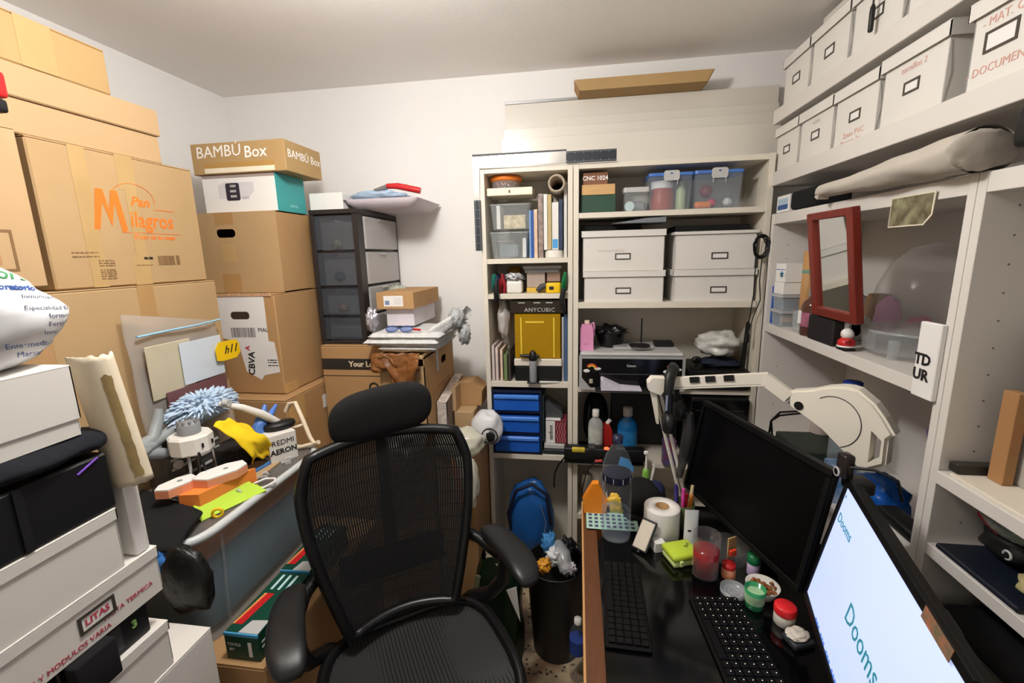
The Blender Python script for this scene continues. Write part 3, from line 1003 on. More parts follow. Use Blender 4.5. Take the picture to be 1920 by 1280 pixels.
# carton with a hand hole
t = thing('cardboard_box', 'brown carton with an oval hand hole under the white and teal box', 'box', (-1.41, 1.91, 1.522), group=GC)
hb = MB()
x0, x1, y0, y1, z0, z1 = -1.62, -1.20, 1.685, 2.13, 1.522, 1.848
hb.box(x0, x1, y1 - 0.004, y1, z0, z1).box(x0, x0 + 0.004, y0 + 0.004, y1 - 0.004, z0, z1).box(x1 - 0.004, x1, y0 + 0.004, y1 - 0.004, z0, z1).box(x0, x1, y0 + 0.004, y1, z0, z0 + 0.004).box(x0, x1, y0 + 0.004, y1, z1 - 0.004, z1)
bw(hb, 'body', CARD2, t)
bw(plate([(x0, z0), (x1, z0), (x1, z1), (x0, z1)], [rrect(0.088, 0.034, 0.0165, 5, -1.432, 1.765)], 0.004, 'y', y0), 'front_panel', CARD, t)
bw(bx(-1.475, -1.39, y0 - 0.0006, y0, 1.80, 1.848), 'tape_strip', TAPE, t)
bw(bx(-1.475, -1.39, y0 - 0.0006, y0, 1.524, 1.60), 'tape_strip', TAPE, t)
bw(bx(-1.46, -1.40, y0 - 0.0006, y0, 1.65, 1.72), 'tape_patch', OLIVE, t)
bw(bx(x1, x1 + 0.0006, 1.88, 1.94, 1.524, 1.846), 'tape_strip', TAPE, t)

# white and teal product box
TEALB = mat('teal_box_board', (60, 160, 158), 0.5, var=0.03)
t = thing('product_box', 'white product box with a teal side under the hand-lettered carton', 'box', (-1.365, 1.81, 1.850))
bw(bx(-1.53, -1.203, 1.712, 1.905, 1.850, 1.985, 0.0015), 'body', PAPER, t)
bw(bx(-1.2032, -1.2022, 1.7125, 1.9045, 1.8505, 1.998), 'side_sleeve', TEALB, t)
bw(bx(-1.53, -1.206, 1.713, 1.904, 1.9855, 1.9985, 0.001), 'top_flap', mat('grey_brown_board', (168, 150, 142), 0.8), t)
f = 1.7116
pr = bw(plate([(-1.46, 1.905), (-1.33, 1.905), (-1.30, 1.93), (-1.30, 1.965), (-1.43, 1.968), (-1.46, 1.955)], [], 0.0004, 'y', f - 0.0002), 'printed_device', mat('pale_grey_print', (212, 208, 210), 0.6), t)
bw(plate(rrect(0.062, 0.068, 0.008, 4, -1.395, 1.93), [], 0.0004, 'y', f - 0.0006), 'printed_screen', mat('dark_violet_print', (52, 46, 58), 0.5), t)
for i, z in enumerate((1.952, 1.932, 1.912)):
    tw(('1000', '0800', '0000')[i], 0.014, PAPER, t, on_front(-1.393, f - 0.0009, z))
tw('QQQ', 0.012, mat('grey_print2', (140, 138, 140), 0.6), t, on_front(-1.34, f - 0.0004, 1.905))
tw('OWON', 0.016, mat('pale_teal_print', (150, 210, 208), 0.6), t, on_right(-1.2020, 1.82, 1.875))

# hand-lettered carton on top
t = thing('cardboard_box', 'flat brown carton lettered in white marker on top of the product box', 'box', (-1.345, 1.83, 1.9995), group=GC)
bw(bx(-1.553, -1.14, 1.703, 1.955, 1.9995, 2.118, 0.002), 'body', KRAFT, t)
WM = mat('white_paint_marker', (244, 242, 238), 0.6, var=0.01)
tw('BAMBÚ', 0.062, WM, t, on_front(-1.43, 1.7025, 2.083, 0.02), bold=0.0004, shear=0.08)
tw('Box', 0.062, WM, t, on_front(-1.268, 1.7025, 2.076, 0.03), bold=0.0004, shear=0.08)
tw('BAMBÚ Box', 0.044, WM, t, on_right(-1.1395, 1.832, 2.068), bold=0.0003, shear=0.05)
bw(bx(-1.50, -1.19, 1.7018, 1.7028, 2.022, 2.042), 'paper_band', mat('olive_board', (180, 140, 78), 0.7), t)
bw(bx(-1.50, -1.19, 1.7012, 1.7028, 2.0035, 2.022), 'paper_strip', mat('cream_paper', (238, 226, 200), 0.7), t)

# small white box and tray on the drawer tower
one('carton_small_white', bx(-0.079, 0.079, -0.07, 0.07, 0, 0.078, 0.002), PAPER, 'small white box between the teal-sided box and the drawer tower', 'box', (-1.11, 1.985, 1.8615)).name = 'white_box'

# ------------------------------------------------------------------ black drawer tower
BRBL = mat('warm_black_plastic', (40, 36, 36), 0.4, var=0.06)
t = thing('drawer_tower', 'black plastic drawer tower with see-through drawers in the corner', 'drawer unit', (-1.04, 2.045, 1.275))
tx0, tx1, ty0, ty1 = -1.15, -0.93, 1.832, 2.258
fm = MB()
for (a, b) in ((tx0, tx0 + 0.02), (tx1 - 0.024, tx1)):
    for (c, d) in ((ty0, ty0 + 0.055), (ty1 - 0.012, ty1)):
        bw(bx(a, b, c, d, 1.2905, 1.8395, 0.002), 'post', BRBL, t)
bw(bx(tx0, tx1, ty0, ty1, 1.84, 1.86, 0.003), 'top_plate', BRBL, t)
bw(bx(tx0, tx1, ty0, ty1, 1.2755, 1.29, 0.003), 'base_plate', BRBL, t)
FRD = clear('frosted_drawer', (212, 210, 208), 0.55, 0.4)
zz = [1.29, 1.40, 1.53, 1.685, 1.838]
cont = [((0.70, 0.72, 0.75),), ((0.8, 0.6, 0.5),), ((0.7, 0.3, 0.3),), ((0.8, 0.75, 0.6),)]
for i in range(4):
    a, b = zz[i] + 0.006, zz[i + 1] - 0.006
    bw(bx(tx0 + 0.004, tx1 - 0.002, ty0 + 0.01, ty1 - 0.013, zz[i + 1] - 0.005, zz[i + 1], 0.001), 'divider', BRBL, t)
    dr = MB()
    dr.box(tx1 - 0.02, tx1 + 0.003, ty0 + 0.062, ty1 - 0.014, a, b, 0.004)
    dr.box(tx0 + 0.006, tx1 - 0.02, ty0 + 0.07, ty1 - 0.02, a, a + 0.003)
    dr.box(tx0 + 0.006, tx1 - 0.025, ty0 + 0.06, ty0 + 0.064, a, b - 0.02)
    bw(dr, 'drawer', FRD, t)
    bw(bx(tx0 + 0.021, tx1 - 0.025, ty0 + 0.004, ty0 + 0.008, a, b), 'drawer_side', clear('smoky_drawer_side', (80, 88, 98), 0.4, 0.2), t)
    bw(bx(tx1 + 0.003, tx1 + 0.012, ty0 + 0.19, ty0 + 0.25, b - 0.014, b - 0.004, 0.003), 'drawer_lip', FRD, t)
for i, (yy, zb, h, c) in enumerate(((2.10, 1.696, 0.07, (92, 86, 78)), (1.98, 1.696, 0.035, (238, 226, 208)), (2.04, 1.696, 0.03, (216, 160, 140)), (2.07, 1.541, 0.06, (150, 60, 50)), (2.12, 1.541, 0.05, (170, 110, 80)), (1.96, 1.411, 0.06, (200, 200, 205)))):
    one('small_part_box', bx(-0.025, 0.025, -0.028, 0.028, 0, h, 0.004), mat('drawer_content_%d' % i, c, 0.6),
        ('dark little box', 'cream little box', 'pink little box', 'deep red little box', 'tan little box', 'pale grey little box')[i] + (' inside the top drawer of the tower' if i < 3 else ' inside a lower drawer of the tower'), 'box', (-0.985, yy, zb), group='small boxes inside the drawer tower')
for i in range(3):
    one('plastic_bag', MB().blob((0, 0, 0.006), (0.022, 0.018, 0.018), 0.3, 3, i), mat('mixed_hardware_%d' % i, ((228, 214, 180), (80, 110, 120), (206, 170, 140))[i], 0.5, var=0.4, scale=60),
        ('yellowish', 'bluish', 'orange-tinted')[i] + ' crumpled little bag seen through the side of the drawer tower', 'bag', (-1.06, 1.885, 1.71 - 0.145 * i + 0.004 * i), group='bags in the drawer tower')

# grey sheet tray, bag and red pliers lying on the tower
t = thing('plastic_tray', 'pale lavender plastic tray on top of the black drawer tower', 'tray', (-0.90, 2.07, 1.862))
LAV = mat('lavender_grey_plastic', (196, 186, 192), 0.4, var=0.03)
def trf(u, v):
    x = -0.13 + 0.34 * u
    y = -0.15 + 0.33 * v
    e = max(abs(u * 2 - 1), abs(v * 2 - 1))
    z = 0.004 + 0.042 * max(0, (e - 0.72) / 0.28) ** 1.5
    return Vector((x, y, z))
MB().grid(trf, 24, 20, True, 0, 0.003).build('tray', LAV, t)
t = one('plastic_bag', MB().blob((0, 0, 0.022), (0.13, 0.075, 0.022), 0.35, 2.5, 3, 1.0, 30, 16), clear('pale_blue_bag_film', (190, 214, 240), 0.62, 0.2), 'pale blue translucent bag on the tray above the drawer tower', 'bag', (-0.895, 2.00, 1.902))
t = thing('pliers', 'red-handled tool on the tray above the drawer tower', 'tool', (-0.79, 1.99, 1.955), 0.15)
MB().tube([(-0.06, 0, 0.012), (-0.01, 0, 0.010), (0.09, 0.0, -0.012)], [0.010, 0.014, 0.014], 8).build('handle', RED, t)
MB().tube([(-0.07, 0.02, 0.01), (-0.02, 0.01, 0.012), (0.03, 0.015, 0.013)], [0.008, 0.012, 0.006], 8).build('handle', RED, t)
MB().tube([(-0.12, 0.005, -0.006), (-0.06, 0.005, 0.008)], [0.006, 0.012], 8).build('jaw', STEEL, t)

# ------------------------------------------------------------------ cartons below the tower and by the wall
GW = 'cartons by the back wall behind the chair'
carton('brown carton on the floor under the one with a black printed band', -1.14, -0.835, 1.805, 2.25, 0.0, 0.90, CARD2, 'x', GW)
t = carton('brown carton with a black printed band under the drawer tower', -1.14, -0.83, 1.80, 2.25, 0.902, 1.2735, CARD2, 'x', GW)
BKP = mat('black_print_band', (44, 38, 34), 0.6)
bw(bx(-1.139, -0.831, 1.7990, 1.7996, 1.165, 1.215), 'printed_band', BKP, t)
tw('Your Log', 0.034, mat('cream_print', (226, 208, 176), 0.6), t, on_front(-0.945, 1.7988, 1.19), bold=0.0012)
bw(bx(-1.139, -0.831, 1.7992, 1.7996, 1.135, 1.138), 'printed_line', BKP, t)
ring = [(-0.90 + 0.02 * math.cos(2 * PI * i / 20), 1.7993, 1.085 + 0.02 * math.sin(2 * PI * i / 20)) for i in range(20)]
bw(MB().tube(ring, 0.004, 6, True), 'printed_ring', BKP, t)
carton('brown carton on the floor below the open carton with towels', -0.822, -0.615, 1.70, 2.12, 0.0, 0.822, CARD2, 'y', GW)
t = thing('cardboard_box', 'open brown carton with hand hole carrying the folded towels', 'box', (-0.715, 1.9, 0.824), group=GW)
x0, x1, y0, y1, z0, z1 = -0.815, -0.62, 1.69, 2.11, 0.824, 1.262
hb = MB().box(x0, x1, y0, y0 + 0.004, z0, z1 - 0.05).box(x0, x1, y1 - 0.004, y1, z0, z1).box(x0, x0 + 0.004, y0 + 0.004, y1 - 0.004, z0, z1).box(x0, x1, y0 + 0.004, y1, z0, z0 + 0.004).box(x0, x1, y0, y1, z1 - 0.02, z1 - 0.012)
bw(hb, 'body', CARD, t)
bw(plate([(y0, z0), (y1, z0), (y1, z1), (y0, z1)], [rrect(0.075, 0.036, 0.017, 5, 1.955, 1.185)], 0.004, 'x', x1 - 0.002), 'side_panel', CARD2, t)
bw(bx(x1, x1 + 0.0008, 1.845, 1.875, 1.15, 1.262), 'tape_strip', FROST, t)
bw(lines(lambda a, b, c, d: (x1 + 0.0002, x1 + 0.0008, a, b, c, d), (1.08, 1.065, 1.05), 1.78, 0.26, 0.0022, 12), 'small_print', BRINK, t, 'stuff')
# torn brown leather-like sheet over its front
LEATH = mat('torn_dark_brown_paper', (120, 74, 34), 0.45, var=0.3, scale=18, bump=0.6, bscale=25)
def torn(u, v):
    x = -0.83 + 0.20 * u
    n = noise.noise(Vector((u * 5, v * 4, 1.0)))
    m_ = noise.noise(Vector((u * 14, v * 9, 4.0)))
    z = 1.272 - 0.075 * v - (0.12 * v * max(0.0, math.sin((u - 0.35) * PI / 0.6)) if 0.35 < u < 0.95 else 0)
    y = 1.668 - 0.018 * math.sin(v * 2.4) + 0.012 * n + 0.006 * m_
    return Vector((x, y, z + 0.010 * n))
one('brown_paper', MB().grid(torn, 40, 22, True, 0, 0.003), LEATH, 'crumpled dark brown paper hanging over the carton under the towels', 'paper')

# folded towels: rolled layers as a thick folded strip
def ribbon(path, y0, y1, th, ny=10, wob=0.004, seed=0, along='y'):
    mb = MB()
    P = [Vector((p[0], 0, p[1])) for p in path]
    def fn(u, v):
        k = u * (len(P) - 1)
        i = min(int(k), len(P) - 2)
        q = P[i].lerp(P[i + 1], k - i)
        yy = y0 + (y1 - y0) * v
        n = noise.noise(Vector((q.x * 14 + seed, yy * 14, q.z * 14)))
        n2 = noise.noise(Vector((q.x * 40 + seed, yy * 40, q.z * 40)))
        return Vector((q.x + wob * n, yy, q.z + wob * (n + 0.5 * n2))) if along == 'y' else Vector((yy, q.x + wob * n, q.z + wob * (n + 0.5 * n2)))
    mb.grid(fn, len(path) * 5, ny, True, 0, th)
    return mb
TOWEL = mat('grey_white_towel', (206, 206, 204), 0.95, var=0.1, scale=30, bump=0.5, bscale=160)
TOWEL2 = mat('striped_grey_cloth', (170, 172, 172), 0.95, var=0.25, scale=60, bump=0.4, bscale=160)
zz0 = 1.263
t = thing('folded_towel', 'folded grey and white towels on the open carton', 'towel', (-0.72, 1.88, zz0))
def soft(x0, x1, y0, y1, z0, z1, bev, seed):
    m_ = bx(x0, x1, y0, y1, z0, z1)
    nx, ny = 22, 18
    def top(u, v):
        x, y = x0 + (x1 - x0) * u, y0 + (y1 - y0) * v
        e = min(u, 1 - u) * (x1 - x0), min(v, 1 - v) * (y1 - y0)
        k = min(1.0, min(e) / bev)
        r = math.sqrt(max(0.0, 1 - (1 - k) ** 2))
        h = (z1 - z0) / 2
        n = 0.004 * noise.noise(Vector((x * 16, y * 16, seed)))
        return Vector((x, y, z0 + h + h * r + n * r))
    def bot(u, v):
        p = top(1 - u, v)
        h = (z1 - z0) / 2
        p.z = 2 * (z0 + h) - p.z
        return p
    return MB().grid(top, nx, ny).grid(bot, nx, ny)
bw(soft(-0.825, -0.575, 1.712, 2.04, zz0 + 0.001, zz0 + 0.03, 0.016, 1), 'towel_layer', TOWEL, t)
bw(soft(-0.885, -0.565, 1.70, 2.03, zz0 + 0.027, zz0 + 0.057, 0.016, 2), 'towel_layer', TOWEL, t)
bw(soft(-0.865, -0.555, 1.708, 2.02, zz0 + 0.053, zz0 + 0.080, 0.015, 3), 'towel_layer', TOWEL, t)
def rollf(u, v):
    a = 2 * PI * u
    r = 0.030 + 0.003 * math.sin(5 * a)
    return Vector((-0.60 + 0.125 * v + r * 0.45 * math.cos(a), 1.76 + 0.10 * v + r * math.cos(a), zz0 + 0.072 + 0.075 * v + r * math.sin(a) * 0.9))
bw(MB().grid(rollf, 26, 12, True, 0, 0, True), 'towel_roll', TOWEL, t)
bw(MB().blob((-0.515, 1.84, zz0 + 0.125), (0.035, 0.045, 0.045), 0.25, 3, 6), 'striped_fold', TOWEL2, t)
bw(MB().blob((-0.487, 1.85, zz0 + 0.06), (0.026, 0.03, 0.045), 0.3, 3, 6), 'towel_tail', TOWEL2, t)
t = thing('swimming_goggles', 'blue glasses with red tips lying on the towels', 'glasses', (-0.735, 1.735, zz0 + 0.084))
for s in (-1, 1):
    lens = [(s * 0.032 + 0.026 * math.cos(2 * PI * i / 20), 0.008 * math.sin(2 * PI * i / 20), 0.013 + 0.011 * math.sin(2 * PI * i / 20)) for i in range(20)]
    MB().tube(lens, 0.0025, 6, True).build('rim', mat('blue_rim', (60, 84, 140), 0.3), t)
    MB().blob((s * 0.032, 0.0, 0.012), (0.024, 0.003, 0.010), 0.0, 1, 0).build('lens', clear('blue_lens', (150, 170, 220), 0.5, 0.1), t)
MB().tube([(-0.006, 0, 0.015), (0.006, 0, 0.015)], 0.003, 6).build('bridge', mat('blue_rim', (60, 84, 140)), t)
MB().tube([(0.058, 0, 0.012), (0.085, 0.02, 0.006)], 0.005, 6).build('temple_tip', RED, t)
t = thing('cable_tie_bag', 'small crumpled silver foil bag beside the white box on the towels', 'bag', (-0.868, 1.765, zz0 + 0.096))
MB().blob((0, 0, 0.035), (0.022, 0.02, 0.04), 0.5, 3.5, 4).build('foil', mat('silver_foil', (190, 188, 196), 0.35, 0.6, bump=0.6, bscale=40), t)
# brown lid on a white box
t = thing('lidded_box', 'white box with a brown lid standing on the folded towels', 'box', (-0.78, 1.99, zz0 + 0.090))
bw(bx(-0.842, -0.715, 1.86, 2.15, zz0 + 0.090, zz0 + 0.182, 0.001), 'base', mat('lilac_white_board', (214, 208, 214), 0.6), t)
bw(bx(-0.872, -0.702, 1.832, 2.185, zz0 + 0.168, zz0 + 0.240, 0.0015), 'lid', CARD2, t)
bw(bx(-0.838, -0.75, 1.8312, 1.832, zz0 + 0.180, zz0 + 0.226), 'label', PAPER, t)
bw(lines(lambda a, b, c, d: (a, b, 1.8306, 1.8312, c, d), (zz0 + 0.19, zz0 + 0.198, zz0 + 0.206, zz0 + 0.214), -0.79, 0.036, 0.003, 14), 'label_print', LGREY, t, 'stuff')
bw(bx(-0.832, -0.812, 1.8306, 1.8312, zz0 + 0.187, zz0 + 0.205), 'label_mark', mat('blue_grey_print', (120, 140, 170), 0.6), t)
one('plastic_bag', MB().blob((0, 0, 0.03), (0.045, 0.025, 0.03), 0.4, 3, 8), clear('pale_green_film', (214, 222, 204), 0.55, 0.25), 'pale crumpled plastic bag behind the brown lid by the tower', 'bag', (-0.885, 2.10, zz0 + 0.19))

# cartons and bags between the chair and the narrow bookcase
carton('dark brown carton under the bags beside the narrow bookcase', -0.605, -0.432, 1.72, 2.13, 0.0, 0.785, CARD2, 'y', GW)
t = thing('printed_box', 'thin printed box leaning beside the carton with the towels', 'box', (-0.578, 1.90, 0.786), 0.0)
pm = MB()
pm.prism([(1.80, 0.80), (2.07, 0.80), (2.10, 1.065), (1.83, 1.02)], -0.612, -0.572, 'x')
bw(pm, 'body', mat('brown_photo_print', (110, 96, 92), 0.5, var=0.35, scale=30), t)
bw(MB().prism([(1.799, 1.022), (1.831, 1.024), (2.102, 1.07), (2.09, 1.074)], -0.613, -0.571, 'x'), 'printed_top', mat('pale_photo_print', (206, 190, 180), 0.5, var=0.3, scale=40), t)
bw(bx(-0.6125, -0.5715, 1.798, 1.80, 0.80, 1.02), 'printed_end', mat('pale_photo_print2', (200, 188, 180), 0.5, var=0.25, scale=50), t)
carton('small pale carton under the open flap beside the printed box', -0.568, -0.475, 1.90, 2.02, 0.787, 0.945, CARD3, 'none', GW, flaps=False)
t = thing('cardboard_box', 'small open brown carton with raised flap near the narrow bookcase', 'box', (-0.52, 2.05, 0.946), group=GW)
bw(MB().prism([(-0.57, 0.947), (-0.455, 0.947), (-0.45, 1.02), (-0.50, 1.06), (-0.57, 1.055)], 1.985, 2.11, 'y'), 'body', CARD2, t)
bw(bx(-0.575, -0.555, 1.90, 1.984, 0.947, 1.06), 'flap', CARD3, t)
BAGW = mat('white_plastic_bag', (224, 224, 226), 0.35, var=0.03, bump=0.5, bscale=22)
one('plastic_bag', MB().blob((0, 0, 0.085), (0.072, 0.065, 0.075), 0.13, 2.0, 11, 0.85), BAGW, 'white shopping bag with a black print against the blue drawers', 'bag', (-0.41, 1.885, 0.795))
pb = bpy.data.objects['plastic_bag.002'] if 'plastic_bag.002' in bpy.data.objects else None
FILM = clear('milky_bag_film', (226, 224, 206), 0.72, 0.2)
t = thing('plastic_bag', 'milky translucent bag with an orange strap beside the chair back', 'bag', (-0.515, 1.765, 0.787))
MB().blob((0.01, -0.01, 0.072), (0.105, 0.075, 0.06), 0.15, 2.0, 13, 0.85, 36, 22).build('film', FILM, t)
MB().blob((0.055, -0.115, -0.06), (0.055, 0.028, 0.11), 0.2, 2.0, 17, 0.9, 30, 20).build('hanging_fold', FILM, t)
MB().tube([(0.0, -0.12, 0.07), (0.02, -0.145, 0.03), (0.04, -0.152, -0.05), (0.05, -0.15, -0.15)], [0.008, 0.012, 0.014, 0.012], 8, flat=0.35).build('strap', mat('orange_brown_strap', (206, 128, 78), 0.6, var=0.1), t)
BR = mat('bag_print_black', (22, 22, 24), 0.5)
t = thing('bag_charm', 'round black and white printed emblem on the white bag', 'print', (-0.385, 1.815, 0.865))
MB().tube([(0.035 * math.cos(a), 0.002, 0.035 * math.sin(a)) for a in [2 * PI * i / 24 for i in range(24)]], 0.003, 6, True).build('ring', BR, t)
MB().blob((0.004, -0.001, -0.002), (0.018, 0.003, 0.022), 0.3, 3, 5).build('emblem', BR, t)
one('white_bag', MB().blob((0, 0, 0.1), (0.09, 0.08, 0.1), 0.35, 2.2, 19), BAGW, 'white plastic bag showing behind the chair headrest', 'bag', (-0.70, 1.58, 0.86))

# ================================================================== tub and the pile on it
carton('brown carton on the floor carrying the tub and the green boxes', -1.31, -0.785, 0.845, 1.50, 0.0, 0.632, CARD2, 'x', GC)
TUBM = clear('milky_tub_plastic', (200, 206, 208), 0.20, 0.3)
t = thing('storage_tub', 'translucent plastic storage tub with a grey rim beside the chair', 'tub', (-1.135, 1.15, 0.633))
a0, a1, b0, b1, zb, zt = -1.295, -0.955, 0.865, 1.43, 0.633, 0.955
tb = MB()
def tubf(u, v):
    # rounded rectangle walls tapering to the bottom
    pts = rrect(1, 1, 0.14, 6)
    k = u * len(pts)
    i = int(k) % len(pts)
    p, q = Vector(pts[i]), Vector(pts[(i + 1) % len(pts)])
    p = p.lerp(q, k - int(k))
    s = 0.93 + 0.07 * v
    return Vector(((a0 + a1) / 2 + p.x * (a1 - a0) * s, (b0 + b1) / 2 + p.y * (b1 - b0) * s, zb + 0.004 + (zt - zb - 0.004) * v))
tb.grid(tubf, 56, 10, True, 0, 0, True)
bw(tb, 'wall', TUBM, t)
bw(MB().prism([(p[0] * 0.93 * (a1 - a0) + (a0 + a1) / 2, p[1] * 0.93 * (b1 - b0) + (b0 + b1) / 2) for p in rrect(1, 1, 0.14, 6)], zb, zb + 0.004), 'bottom', TUBM, t)
rim = [(p[0] * (a1 - a0 + 0.012) + (a0 + a1) / 2, p[1] * (b1 - b0 + 0.012) + (b0 + b1) / 2, zt) for p in rrect(1, 1, 0.14, 6)]
RIM = mat('pale_grey_rim', (200, 204, 204), 0.3, var=0.03)
bw(MB().tube(rim, 0.0125, 8, True), 'rim', RIM, t)
bw(MB().prism([(p[0] * (a1 - a0 - 0.004) + (a0 + a1) / 2, p[1] * (b1 - b0 - 0.004) + (b0 + b1) / 2) for p in rrect(1, 1, 0.14, 6)], zt + 0.004, zt + 0.008), 'lid', clear('smoky_lid', (120, 116, 112), 0.55, 0.2), t)
for s in (0.15, 0.85):
    y = b0 + (b1 - b0) * s
    bw(MB().tube([(a1 - 0.012, y, zb + 0.02), (a1 + 0.006, y, zt - 0.02)], 0.004, 6), 'rib', TUBM, t)
one('brown_blanket', bx(-0.145, 0.15, -0.25, 0.25, 0, 0.085, 0.03, 3), mat('brown_blanket_wool', (158, 104, 58), 0.9, var=0.15), 'brown blanket folded at the top inside the tub', 'blanket', (-1.125, 1.15, 0.855))
one('blue_fabric', bx(-0.14, 0.145, -0.24, 0.24, 0, 0.205, 0.04, 3), mat('slate_blue_fabric', (66, 104, 124), 0.9, var=0.2), 'slate blue fabric bundle filling the lower half of the tub', 'fabric', (-1.125, 1.15, 0.642))

# two dark green tool cartons beside the tub
DG = mat('dark_green_carton', (14, 66, 50), 0.4, var=0.08)
def tool_box(label, loc, rz, l):
    t = thing('tool_carton', label, 'box', loc, rz, 'dark green tool cartons beside the tub')
    w, h = 0.096, 0.078
    bx(-w / 2, w / 2, 0, l, 0, h, 0.001).build('body', DG, t)
    bx(-w / 2 - 0.0004, w / 2 + 0.0004, -0.0006, 0.004, h - 0.008, h + 0.0004).build('blue_edge', mat('cyan_print', (76, 158, 206), 0.4), t)
    MB().prism([(-0.04, 0.03), (-0.018, 0.03), (-0.004, 0.14), (-0.026, 0.14)], h, h + 0.0006).build('picture_blade', RED, t)
    MB().prism([(-0.046, 0.03), (-0.04, 0.03), (-0.026, 0.14), (-0.034, 0.14)], h, h + 0.0005).build('picture_handle', mat('orange_tan_print', (226, 150, 80), 0.5), t)
    MB().prism([(-0.01, 0.005), (0.046, 0.005), (0.046, 0.05), (0.0, 0.045)], h, h + 0.0005).build('picture_panel', LGREY, t)
    mb = MB()
    for i in range(3):
        mb.box(-0.03 + i * 0.022, -0.022 + i * 0.022, 0.155, min(l - 0.01, 0.215), h, h + 0.0006)
    mb.build('white_print', mat('pale_cyan_print', (190, 220, 225), 0.5), t)
    text('TOOLS', 0.012, PAPER, t, **on_front(-0.022, -0.0004, 0.045))
    text('SET', 0.010, PAPER, t, **on_front(-0.03, -0.0004, 0.03))
    bx(0.018, 0.028, -0.0008, 0.0, 0.012, 0.055).build('barcode', PAPER, t)
    mb = MB()
    for i in range(5):
        mb.box(w / 2, w / 2 + 0.0006, 0.012 + i * 0.03, 0.034 + i * 0.03, 0.03, 0.036)
        mb.box(w / 2, w / 2 + 0.0006, 0.012 + i * 0.03, 0.03 + i * 0.03, 0.045, 0.05)
    mb.build('side_print', PAPER, t)
tool_box('front dark green tool carton with a blue edge, beside the tub', (-0.855, 0.862, 0.633), 0.0, 0.225)
tool_box('rear dark green tool carton behind the front one, beside the tub', (-0.860, 1.095, 0.633), 0.03, 0.24)

# ---- things lying on the tub lid (top at 0.963)
Z0 = 0.9635
t = thing('clear_case', 'smoky clear plastic case at the back of the tub lid', 'case', (-1.245, 1.165, Z0))
bx(-0.038, 0.038, -0.10, 0.10, 0, 0.13, 0.006, 2).build('shell', clear('smoky_case', (110, 108, 106), 0.5, 0.15), t)
for z in (0.035, 0.07, 0.10):
    bx(0.038, 0.042, -0.09, 0.09, z, z + 0.008, 0.001).build('ledge', LGREY, t)
MB().cyl((0.038, -0.07, 0.085), (0.047, -0.07, 0.085), 0.014, n=14).build('knob', WPLAS, t)
one('small_motor', MB().box(-0.03, 0.03, -0.05, 0.08, 0, 0.09, 0.01, 2), mat('brown_smoky_plastic', (78, 66, 56), 0.4, var=0.3, scale=30), 'dark brown gadget body inside the smoky case on the tub', 'gadget', (-1.245, 1.165, Z0 + 0.006))
# zip bag standing against the carton
t = thing('zip_bag', 'large clear zip bag with papers leaning on the plain carton', 'bag', (-1.30, 1.27, Z0))
ZIP = clear('zip_bag_film', (216, 212, 206), 0.24, 0.1)
def zipf(u, v):
    y = -0.175 + 0.35 * u - 0.02 * v * u
    z = 0.545 * v - 0.065 * u * v
    x = 0.012 * noise.noise(Vector((u * 4, v * 5, 2))) + 0.010 * math.sin(u * PI) - 0.012 * v
    return Vector((x + 0.005, y, z))
MB().grid(zipf, 22, 26, True, 0, 0.0015).build('film', ZIP, t)
MB().tube([(0.012, -0.155, 0.475), (0.016, -0.05, 0.478), (0.012, 0.06, 0.478), (0.006, 0.165, 0.482)], 0.006, 6, flat=0.5).build('zip_seal', mat('pale_blue_zip', (150, 200, 226), 0.3), t)
bx(0.018, 0.020, -0.03, 0.14, 0.29, 0.43).build('white_sheet', mat('bluish_paper', (206, 214, 222), 0.6), t)
bx(0.017, 0.020, -0.10, 0.14, 0.16, 0.285).build('maroon_packet', mat('maroon_packet', (116, 78, 80), 0.5, var=0.15), t)
bx(0.010, 0.014, -0.14, 0.02, 0.27, 0.44, 0.002).build('beige_packet', mat('beige_packet', (196, 186, 160), 0.5), t)
t = thing('yellow_tag', 'yellow octagonal tag with black handwriting by the zip bag', 'tag', (-1.268, 1.425, 1.335))
MB().prism([(-0.055, -0.03), (-0.03, -0.036), (0.035, -0.036), (0.055, -0.02), (0.055, 0.014), (0.04, 0.032), (-0.04, 0.034), (-0.058, 0.012)], -0.001, 0.001, 'x').build('card', YEL, t)
text('h11', 0.042, INK, t, **on_right(0.0012, 0.01, 0.0), shear=0.4, bold=0.0006)
# feather duster, glove, black block
FLUFF = mat('light_blue_microfibre', (186, 206, 226), 0.95, var=0.08, scale=30)
t = thing('duster', 'light blue fluffy microfibre duster on the tub pile', 'duster', (-1.215, 1.225, Z0 + 0.165))
random.seed(3)
fl = MB()
for i in range(420):
    u, v = random.uniform(0, 2 * PI), random.uniform(-0.3, 1.2)
    d = Vector((math.cos(u) * math.cos(v) * 0.055, math.sin(u) * math.cos(v) * 0.115, math.sin(v) * 0.055))
    p = Vector((0, 0.0, 0.055)) + d * 0.55
    q = Vector((0, 0.0, 0.055)) + d * random.uniform(1.0, 1.25) + Vector((0, 0, -0.004))
    fl.tube([p, (p + q) / 2 + Vector((0, 0, 0.004)), q], [0.006, 0.0055, 0.002], 5)
fl.blob((0, 0, 0.055), (0.045, 0.095, 0.042), 0.2, 4, 1)
fl.build('fluff', FLUFF, t, kind='stuff')
MB().tube([(0.06, 0.0, 0.07), (0.10, 0.05, 0.04), (0.13, 0.10, 0.0), (0.15, 0.15, -0.05), (0.16, 0.185, -0.095)], [0.008, 0.012, 0.014, 0.013, 0.011], 10).build('handle', WPLAS, t)
MB().cyl((0.07, 0.01, 0.07), (0.09, 0.01, 0.07), 0.012, n=12).build('hinge', LGREY, t)
GLV = mat('grey_rubber_glove', (146, 152, 154), 0.45, var=0.05)
